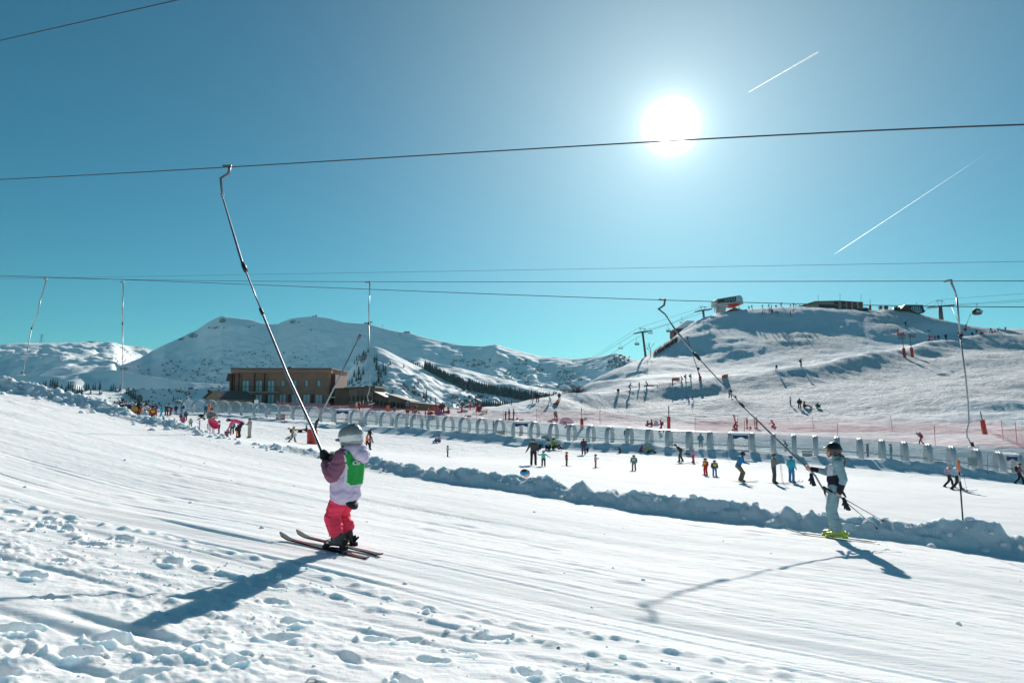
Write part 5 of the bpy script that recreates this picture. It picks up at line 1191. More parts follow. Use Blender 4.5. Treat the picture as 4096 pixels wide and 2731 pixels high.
# the moving carpet and its side rails inside
vs = []
for w, zb in zip(WS, TZ):
    for o_ in (-.35, .35): vs.append(tuple(tworld(w, zb, o_, .34)))
mesh_np("moving_carpet", vs, [(2 * i, 2 * i + 1, 2 * i + 3, 2 * i + 2) for i in range(len(WS) - 1)], mat("carpet_rubber", (.20, .20, .21), .8), False, conv)
m = MB().tube([tworld(w, zb, -.55, .75) for w, zb in zip(WS, TZ)], .025, 5).tube([tworld(w, zb, .55, .75) for w, zb in zip(WS, TZ)], .025, 5); m.build("hand_rail", M_GREY, conv)
for px, i in DOORS.items():
    w0, w1, z0, z1 = WS[i] + .28, WS[i + 1] - .28, TZ[i], TZ[i + 1]; zb = (z0 + z1) / 2
    d = empty("door_frame", (0, 0, 0), 0, parent=conv)
    d.name = "door_frame"
    fr = MB(); off = -1.44
    for w in (w0, w1): fr.tube([tworld(w, zb, off, -.5), tworld(w, zb, off, 1.98)], .05, 6)
    fr.tube([tworld(w0, zb, off, 1.98), tworld(w1, zb, off, 1.98)], .06, 6)
    for w in (w0, w1): fr.tube([tworld(w, zb, off, 1.98), tworld(w, zb, -.2, 2.02)], .04, 6)
    fr.build("frame", M_WHITE, d)
    rf = MB(); a = [tworld(w0 - .1, zb, off - .1, 2.04), tworld(w1 + .1, zb, off - .1, 2.04), tworld(w1 + .1, zb, 0, 2.12), tworld(w0 - .1, zb, 0, 2.12)]
    rf._add(a + [v + Vector((0, 0, .12)) for v in a], [(0, 3, 2, 1), (4, 5, 6, 7), (0, 1, 5, 4), (1, 2, 6, 5), (2, 3, 7, 6), (3, 0, 4, 7)]); rf.build("door_roof", M_SNOWF, d)
    cl = MB(); n = 8
    for j in range(n):
        wa = w0 + (w1 - w0) * j / n; wb = w0 + (w1 - w0) * (j + 1) / n; sa = .30 + .10 * math.sin(j * 1.1); sb = .30 + .10 * math.sin((j + 1) * 1.1)
        cl._add([tworld(wa, zb, off + .05, 1.93), tworld(wb, zb, off + .05, 1.93), tworld(wb, zb, off + .02, 1.93 - sb), tworld(wa, zb, off + .02, 1.93 - sa), tworld(wa, zb, off + .09, 1.93), tworld(wb, zb, off + .09, 1.93), tworld(wb, zb, off + .06, 1.93 - sb), tworld(wa, zb, off + .06, 1.93 - sa)], [(0, 3, 2, 1), (4, 5, 6, 7), (3, 7, 6, 2)])
    cl.build("blue_roll_cloth", M_BLUE, d)
    kp = MB(); top = .42
    def quad(mb, wa, wb, za, zb_, o_, mm=0): mb._add([tworld(wa, zb, o_, za), tworld(wb, zb, o_, za), tworld(wb, zb, o_, zb_), tworld(wa, zb, o_, zb_), tworld(wa, zb, o_ + .06, za), tworld(wb, zb, o_ + .06, za), tworld(wb, zb, o_ + .06, zb_), tworld(wa, zb, o_ + .06, zb_)], [(0, 1, 2, 3), (7, 6, 5, 4), (3, 2, 6, 7), (0, 3, 7, 4), (1, 5, 6, 2)], mm)
    if px in (1363, 2922):
        quad(kp, w0, w1, -.55, top, off - .02); kp.build("kick_panel", M_WHITE, d)
    if px == 2922:
        kr = MB(); quad(kr, w0 + .02, w1 - .02, -.55, -.2, off - .05)
        kr.build("red_band", M_BRIGHTR, d)
        zz = MB(); n = 5; W = w1 - w0
        pts = [(w0 + W * j / n, -.10 if j % 2 else .22) for j in range(n + 1)]
        for j in range(n): zz.tube([tworld(pts[j][0], zb, off - .06, pts[j][1]), tworld(pts[j + 1][0], zb, off - .06, pts[j + 1][1])], .045, 4)
        zz.build("zigzag", M_BRIGHTR, d)
    if px == 3985:
        quad(kp, w0, w0 + (w1 - w0) * .5, -.6, .35, off - .02); kp.build("kick_panel", M_BRIGHTR, d)
        k2 = MB(); quad(k2, w0 + (w1 - w0) * .5, w1, -.6, .30, off - .02); k2.build("kick_panel", M_RIB, d)
# boards and panels seen in and through the tunnel
def board(label, x0, x1, y0, y1, off, mt=M_CONC, name="notice_board"):
    a = tun_pt(x0, y1, off); b = tun_pt(x1, y0, off); c = MB()
    c._add([a, Vector((b.x, b.y, a.z)), b, Vector((a.x, a.y, b.z))] + [q + T_N * .06 for q in (a, Vector((b.x, b.y, a.z)), b, Vector((a.x, a.y, b.z)))], [(0, 1, 2, 3), (7, 6, 5, 4), (0, 4, 5, 1), (1, 5, 6, 2), (2, 6, 7, 3), (3, 7, 4, 0)])
    for q in (a, Vector((b.x, b.y, a.z))): c.tube([q + T_N * .03 - Vector((0, 0, .7)), q + T_N * .03 + Vector((0, 0, .1))], .03, 5)
    return tag(c.build(name, mt), label, "board")
board("pale notice board behind the conveyor, left of the red panel", 1065, 1082, 1632, 1658, 1.6)
board("white sign with a stepped top standing behind the left part of the conveyor", 1016, 1033, 1598, 1634, 2.6, M_WHITE, "info_sign")
board("big red panel behind the clear tunnel in front of the hotel", 1103, 1140, 1655, 1680, 1.5, M_BRIGHTR, "red_panel")
board("grey notice board right of the first conveyor door", 1434, 1459, 1681, 1703, -.75)
board("brown notice board in the conveyor beside the green pole", 1986, 2018, 1724, 1748, .75, M_TAN2)
board("pale board in front of the conveyor right of its second door", 2165, 2198, 1740, 1762, -1.25, M_CONC)
board("pale board leaning at the conveyor foot left of its last door", 3872, 3912, 1828, 1862, -1.3, M_CONC)
board("pale low board behind the conveyor beside the girl's tow bar", 3208, 3250, 1802, 1822, .7)
# ------------------------------------------------------------------ people
CC = dict(black=(.012, .013, .016), navy=(.015, .025, .07), dark=(.03, .028, .032), darkred=(.13, .012, .015), red=(.45, .02, .02), maroon=(.12, .02, .04), pink=(.65, .03, .16), hotpink=(.75, .06, .22), coral=(.80, .10, .10), magenta=(.45, .03, .20), purple=(.10, .06, .20), dpurple=(.06, .035, .09), lilac=(.42, .34, .46), mauve=(.20, .09, .13), teal=(.01, .20, .24), cyan=(.02, .38, .50), mint=(.12, .55, .50), blue=(.02, .10, .32), bblue=(.015, .20, .42), lblue=(.30, .45, .55), white=(.62, .63, .65), cream=(.42, .38, .33), grey=(.16, .17, .18), lgrey=(.34, .36, .38), dgrey=(.06, .062, .066), brown=(.10, .055, .035), khaki=(.13, .11, .07), orange=(.85, .20, .03), yellow=(.55, .48, .04), mustard=(.45, .27, .03), green=(.30, .50, .03), lime=(.45, .65, .05), skin=(.52, .29, .20), tan=(.36, .19, .12), dskin=(.07, .035, .025), blond=(.42, .28, .14), pattern=(.35, .28, .38))
def cm(c): return mat("cloth_" + c, CC[c], .75, var=.14, scale=9)
def capsule(mb, a, b, r0, r1, m=0, n=10):
    a = Vector(a); b = Vector(b); d = (b - a); L_ = d.length
    if L_ < 1e-5: mb.ball(a, r0, m); return
    u = d / L_; P = []; R = []
    for t in (-.98, -.7, -.35): P.append(a + u * r0 * t); R.append(r0 * math.sqrt(1 - t * t))
    P.append(a); R.append(r0); P.append(b); R.append(r1)
    for t in (.35, .7, .98): P.append(b + u * r1 * t); R.append(r1 * math.sqrt(1 - t * t))
    mb.tube(P, R, n, m)
def limbs(pose):
    """joints of a 1.75 m adult facing +Y"""
    J = dict(pel=(0, 0, .95), ch=(0, 0, 1.33), nk=(0, .01, 1.50), hd=(0, .03, 1.635), ls=(-.20, 0, 1.42), rs=(.20, 0, 1.42), le=(-.27, -.03, 1.15), re=(.27, -.03, 1.15), lh=(-.27, .09, .93), rh=(.27, .09, .93), lp=(-.10, 0, .92), rp=(.10, 0, .92), lk=(-.12, .03, .51), rk=(.12, .03, .51), la=(-.13, -.01, .09), ra=(.13, -.01, .09), lt=(-.14, .15, .05), rt=(.14, .15, .05))
    def up(**k): J.update(k)
    if pose == 'walk': up(lk=(-.10, .20, .53), la=(-.11, .26, .10), lt=(-.11, .42, .07), rk=(.10, -.02, .50), ra=(.11, -.33, .12), rt=(.11, -.20, .04), le=(-.27, -.16, 1.17), lh=(-.27, -.08, .95), re=(.27, .12, 1.17), rh=(.24, .30, 1.03), ch=(0, .04, 1.33), nk=(0, .07, 1.50), hd=(0, .11, 1.63))
    elif pose == 'ski': up(pel=(0, -.10, .88), lp=(-.11, -.10, .86), rp=(.11, -.10, .86), lk=(-.14, .14, .50), rk=(.14, .14, .50), la=(-.15, 0, .10), ra=(.15, 0, .10), lt=(-.15, .17, .06), rt=(.15, .17, .06), ch=(0, .06, 1.23), nk=(0, .11, 1.40), hd=(0, .16, 1.53), ls=(-.20, .06, 1.33), rs=(.20, .06, 1.33), le=(-.30, .10, 1.08), re=(.30, .10, 1.08), lh=(-.26, .34, 1.02), rh=(.26, .34, 1.02))
    elif pose == 'plow': up(pel=(0, -.04, .86), lk=(-.22, .08, .48), rk=(.22, .08, .48), la=(-.32, -.02, .09), ra=(.32, -.02, .09), lt=(-.26, .14, .05), rt=(.26, .14, .05), lp=(-.11, -.04, .84), rp=(.11, -.04, .84), ch=(0, .04, 1.24), nk=(0, .07, 1.41), hd=(0, .10, 1.54), ls=(-.2, .04, 1.33), rs=(.2, .04, 1.33), le=(-.40, .06, 1.13), re=(.40, .06, 1.13), lh=(-.56, .16, 1.04), rh=(.56, .16, 1.04))
    elif pose == 'arms': up(le=(-.44, .02, 1.32), lh=(-.66, .05, 1.24), re=(.44, .02, 1.36), rh=(.66, .04, 1.46))
    elif pose == 'cross': up(le=(-.29, .05, 1.17), re=(.29, .05, 1.17), lh=(.10, .22, 1.20), rh=(-.10, .24, 1.16))
    elif pose == 'front': up(le=(-.26, .08, 1.16), re=(.26, .08, 1.16), lh=(-.12, .32, 1.22), rh=(.12, .32, 1.22))
    elif pose == 'lean': up(ch=(0, .22, 1.27), nk=(0, .34, 1.40), hd=(0, .44, 1.48), ls=(-.2, .24, 1.34), rs=(.2, .24, 1.34), le=(-.26, -.02, 1.18), re=(.26, .0, 1.18), lh=(-.24, -.24, 1.03), rh=(.22, -.24, 1.03), lk=(-.11, .14, .52), la=(-.12, .12, .09), lt=(-.12, .27, .05), rk=(.11, .0, .50), ra=(.12, -.16, .10), rt=(.12, -.02, .05))
    elif pose == 'bend': up(pel=(0, -.10, .93), lp=(-.1, -.1, .91), rp=(.1, -.1, .91), ch=(0, .28, 1.10), nk=(0, .45, 1.13), hd=(0, .60, 1.10), ls=(-.2, .36, 1.10), rs=(.2, .36, 1.10), le=(-.24, .46, .84), re=(.24, .46, .84), lh=(-.16, .58, .62), rh=(.16, .58, .62))
    elif pose == 'sit': up(pel=(0, -.02, .16), lp=(-.12, 0, .15), rp=(.12, 0, .15), ch=(0, -.02, .55), nk=(0, .0, .72), hd=(0, .03, .86), ls=(-.2, 0, .64), rs=(.2, 0, .64), lk=(-.17, .40, .40), rk=(.17, .40, .38), la=(-.15, .72, .10), ra=(.15, .74, .10), lt=(-.16, .84, .20), rt=(.16, .86, .20), le=(-.27, .12, .42), re=(.27, .12, .42), lh=(-.16, .34, .42), rh=(.16, .34, .42))
    elif pose == 'kneel': up(pel=(0, -.14, .42), lp=(-.11, -.12, .40), rp=(.11, -.12, .40), lk=(-.13, .18, .12), rk=(.13, .18, .12), la=(-.13, -.24, .09), ra=(.13, -.24, .09), lt=(-.13, -.38, .05), rt=(.13, -.38, .05), ch=(0, .03, .78), nk=(0, .10, .94), hd=(0, .17, 1.05), ls=(-.2, .05, .87), rs=(.2, .05, .87), le=(-.26, .20, .64), re=(.26, .20, .64), lh=(-.14, .40, .52), rh=(.14, .40, .52))
    elif pose == 'handup': up(re=(.40, .04, 1.30), rh=(.52, .06, 1.50), le=(-.40, .04, 1.22), lh=(-.58, .10, 1.10))
    elif pose == 'handr': up(re=(.30, .02, 1.15), rh=(.44, .06, .92))
    elif pose == 'lie': up(pel=(0, 0, .15), lp=(-.1, .05, .14), rp=(.1, .05, .14), ch=(0, -.38, .20), nk=(0, -.55, .26), hd=(0, -.68, .32), ls=(-.2, -.46, .22), rs=(.2, -.46, .22), lk=(-.14, .46, .16), rk=(.14, .46, .16), la=(-.14, .86, .08), ra=(.14, .86, .08), lt=(-.14, .92, .2), rt=(.14, .92, .2), le=(-.34, -.40, .10), re=(.34, -.40, .10), lh=(-.36, -.14, .07), rh=(.36, -.14, .07))
    return {k: Vector(v) for k, v in J.items()}
def prims(pose, kid):
    J = limbs(pose)
    if kid:          # shorter legs, bigger head
        hz = J['hd'].copy()
    P = []
    def a(x, y, r0, r1, t): P.append((Vector(x), Vector(y), r0, r1, t))
    up = (J['ch'] - J['pel']).normalized()
    a(J['pel'] + Vector((-.055, 0, 0)), J['ch'] + Vector((-.07, 0, -.02)), .125, .125, 0); a(J['pel'] + Vector((.055, 0, 0)), J['ch'] + Vector((.07, 0, -.02)), .125, .125, 0)
    a(J['ls'], J['rs'], .085, .085, 0); a(J['ch'], J['nk'], .10, .065, 0)
    a(J['nk'], J['hd'] - Vector((0, .01, .03)), .055, .06, 2)
    hr = .118 if kid else .098
    a(J['hd'], J['hd'] + Vector((0, .01, .02)), hr, hr * .98, 2); a(J['hd'] + Vector((0, .06, -.04)), J['hd'] + Vector((0, .07, -.06)), hr * .6, hr * .55, 2)
    a(J['hd'] + Vector((0, .10, -.005)), J['hd'] + Vector((0, .112, -.02)), .016, .02, 2)
    for s in 'lr':
        a(J[s + 's'], J[s + 'e'], .078, .062, 0); a(J[s + 'e'], J[s + 'h'].lerp(J[s + 'e'], .15), .062, .048, 0)
        h = J[s + 'h']; d = (h - J[s + 'e']).normalized(); a(h, h + d * .07, .042, .036, 5)
        a(J[s + 'p'], J[s + 'k'], .105, .082, 1); a(J[s + 'k'], J[s + 'a'], .082, .080, 1)
        a(J[s + 'a'] + Vector((0, 0, 0)), J[s + 't'], .068, .05, 4); a(J[s + 'a'], J[s + 'a'].lerp(J[s + 'k'], .28), .075, .078, 4 if pose != 'x' else 1)
    a(J['pel'] - up * .04, J['pel'] + Vector((0, 0, .02)), .13, .13, 1)
    return P, J
BAKE = {}
def bake_all(keys):
    tmp = []
    for key in keys:
        pose, kid = key; P, J = prims(pose, kid); mb = MB()
        for p in P: capsule(mb, *p[:4])
        me = bpy.data.meshes.new("tmp"); me.from_pydata(mb.v, [], mb.f); o = bpy.data.objects.new("tmp", me); COL.objects.link(o)
        r = o.modifiers.new("r", 'REMESH'); r.mode = 'VOXEL'; r.voxel_size = .026; r.use_smooth_shade = True
        s = o.modifiers.new("s", 'SMOOTH'); s.factor = .5; s.iterations = 3
        tmp.append((key, o, P, J))
    dg = bpy.context.evaluated_depsgraph_get()
    for key, o, P, J in tmp:
        me = bpy.data.meshes.new_from_object(o.evaluated_get(dg)); me.name = "body"
        n = len(me.vertices); co = np.empty(n * 3, np.float32); me.vertices.foreach_get("co", co); co = co.reshape(-1, 3)
        nf = len(me.polygons); ctr = np.empty(nf * 3, np.float32); me.polygons.foreach_get("center", ctr); ctr = ctr.reshape(-1, 3)
        D = np.stack([segd(ctr, p) for p in P], 1); tg = np.array([p[4] for p in P])[D.argmin(1)]
        co += 0.006 * np.stack([vn(co[:, 2] * 22 + key[1] * 9, co[:, 0] * 12 + co[:, 1] * 9, 3)] * 3, 1) * np.array([1, 1, .2])
        h = co[:, 2].max(); hz = co[:, 2].min()
        me.vertices.foreach_set("co", co.ravel().astype(np.float32)); me.polygons.foreach_set("material_index", tg.astype(np.int32)); me.polygons.foreach_set("use_smooth", [True] * nf)
        for k in range(6): me.materials.append(None)
        BAKE[key] = (me, P, J, h); me.update()
        bpy.data.objects.remove(o)
def segd(c, p):
    a = np.array(p[0]); b = np.array(p[1]); d = b - a; L2 = max(1e-9, (d * d).sum()); t = np.clip(((c - a) @ d) / L2, 0, 1)
    return np.linalg.norm(c - (a + t[:, None] * d), axis=1) - (p[2] + (p[3] - p[2]) * t)
# shared small parts
def head_mesh(kind):
    m = MB(); n, k = 14, 8; vs = []
    for i in range(k + 1):
        ph = math.pi * .60 * i / k
        for j in range(n):
            th = 2 * math.pi * j / n; back = max(0, -math.sin(th)) * .25
            p2 = ph * (1 + back); vs.append((math.sin(p2) * math.cos(th), math.sin(p2) * math.sin(th) * 1.12, math.cos(p2)))
    m._add(vs, [(i * n + j, (i + 1) * n + j, (i + 1) * n + (j + 1) % n, i * n + (j + 1) % n) for i in range(k) for j in range(n)], 0, True)
    if kind == 'helmet':        # goggles strapped round it
        m.tube([(.62 * math.cos(a) * 1.1, 1.12 * math.sin(a) + .05, .10) for a in [math.pi * (.16 + .68 * i / 6) for i in range(7)]], .20, 6, 1)
    me = bpy.data.meshes.new(kind); me.from_pydata(m.v, [], m.f); me.polygons.foreach_set("material_index", m.m); me.polygons.foreach_set("use_smooth", [True] * len(m.f))
    me.materials.append(None); me.materials.append(M_BLACK); return me
HEADM = {k: head_mesh(k) for k in ('helmet', 'hair', 'hat')}
def ski_mesh():
    m = MB(); P = [(0, -.75, .015), (0, -.4, .012), (0, .3, .012), (0, .68, .015), (0, .80, .045), (0, .86, .09)]; W = [.04, .036, .034, .045, .04, .015]
    vs = []
    for (x, y, z), w in zip(P, W): vs += [(-w, y, z), (w, y, z), (w, y, z + .016), (-w, y, z + .016)]
    m._add(vs, [(i * 4 + j, i * 4 + (j + 1) % 4, i * 4 + 4 + (j + 1) % 4, i * 4 + 4 + j) for i in range(5) for j in range(4)] + [(3, 2, 1, 0), (20, 21, 22, 23)])
    me = bpy.data.meshes.new("ski"); me.from_pydata(m.v, [], m.f); me.materials.append(None); return me
SKIM = ski_mesh()
def set_mat(o, i, m): o.material_slots[i].link = 'OBJECT'; o.material_slots[i].material = m
FACE = {'A': 0, 'L': 90, 'R': -90, 'C': 180, 'AL': 40, 'AR': -40, 'CL': 135, 'CR': -135}
random.seed(77)
def person(px, py, h, pose, face, jac, pan, hd, fl, label, D=None, group=None):
    kid = 'k' in fl
    me, P, J, H_ = BAKE[(pose, kid)]
    if D is None:
        dm = 33 if py > 1500 else 130
        f = hit(px, py, dm)
    else: f = V(px, py, D)
    if pose == 'lie': H_ = .95
    s = h * f.y / F / H_
    body = bpy.data.objects.new("person", me); COL.objects.link(body)
    body.location = f; wd = (1.28 if kid else 1.1) * (1.18 if f.y > 115 else 1); body.scale = (s * wd, s * wd, s); body.rotation_euler = (0, 0, math.radians(FACE[face] + random.uniform(-10, 10)) - math.atan2(f.x, f.y) * .6)
    sk = 'dskin' if 'd' in fl else 'skin'
    for i, c in enumerate((jac, pan, sk, sk, 'dark' if 'b' not in fl else 'lime', 'black' if 'k' in fl or 's' in fl else sk)): set_mat(body, i, cm(c))
    tag(body, label, "person", group)
    kind, col = hd.split(':'); kind = {'h': 'helmet', 'r': 'hair', 't': 'hat'}[kind]
    ho = bpy.data.objects.new(kind, HEADM[kind]); link(ho, body); hr = (.118 if kid else .098) * (1.22 if kind == 'helmet' else 1.10); c = J['hd']
    ho.location = c + Vector((0, -.008, .012)); ho.scale = (hr, hr, hr * 1.02); set_mat(ho, 0, cm(col)); set_mat(ho, 1, M_BLACK)
    if 's' in fl:
        for q in 'lr':
            so = bpy.data.objects.new("ski", SKIM); link(so, body); a = J[q + 'a']; so.location = (a.x, a.y, -.01); so.scale = (1, .62 if kid else 1, 1); set_mat(so, 0, cm('dgrey' if not kid else 'darkred'))
            if pose == 'plow': so.rotation_euler = (0, 0, math.radians(14 if q == 'l' else -14) * -1)
    if 'p' in fl:
        for q in 'lr':
            hh = J[q + 'h']; m = MB().tube([hh + Vector((0, .03, .08)), Vector((hh.x * 1.25, hh.y + .12, .04))], .009, 5).tube([Vector((hh.x * 1.25, hh.y + .11, .09)), Vector((hh.x * 1.25, hh.y + .12, .075))], .035, 8)
            m.build("ski_pole", M_GREY, body)
    if 'v' in fl:        # yellow training bib over the chest
        m = MB(); m.tube([J['ch'] + Vector((0, .005, -.22)), J['ch'] + Vector((0, .01, .0)), J['ch'] + Vector((0, .005, .10))], [.165, .19, .15], 14, flat=.88)
        m.build("yellow_bib", cm('yellow'), body)
    if 'K' in fl:        # backpack
        mb = MB(); c = J['ch']; mb.box(c + Vector((0, -.21, -.05)), (.30, .18, .44)); mb.build("backpack", cm('black'), body, bevel=.05)
    return body
def extra(px, py, dmin, fn):
    return fn(hit(px, py, dmin))
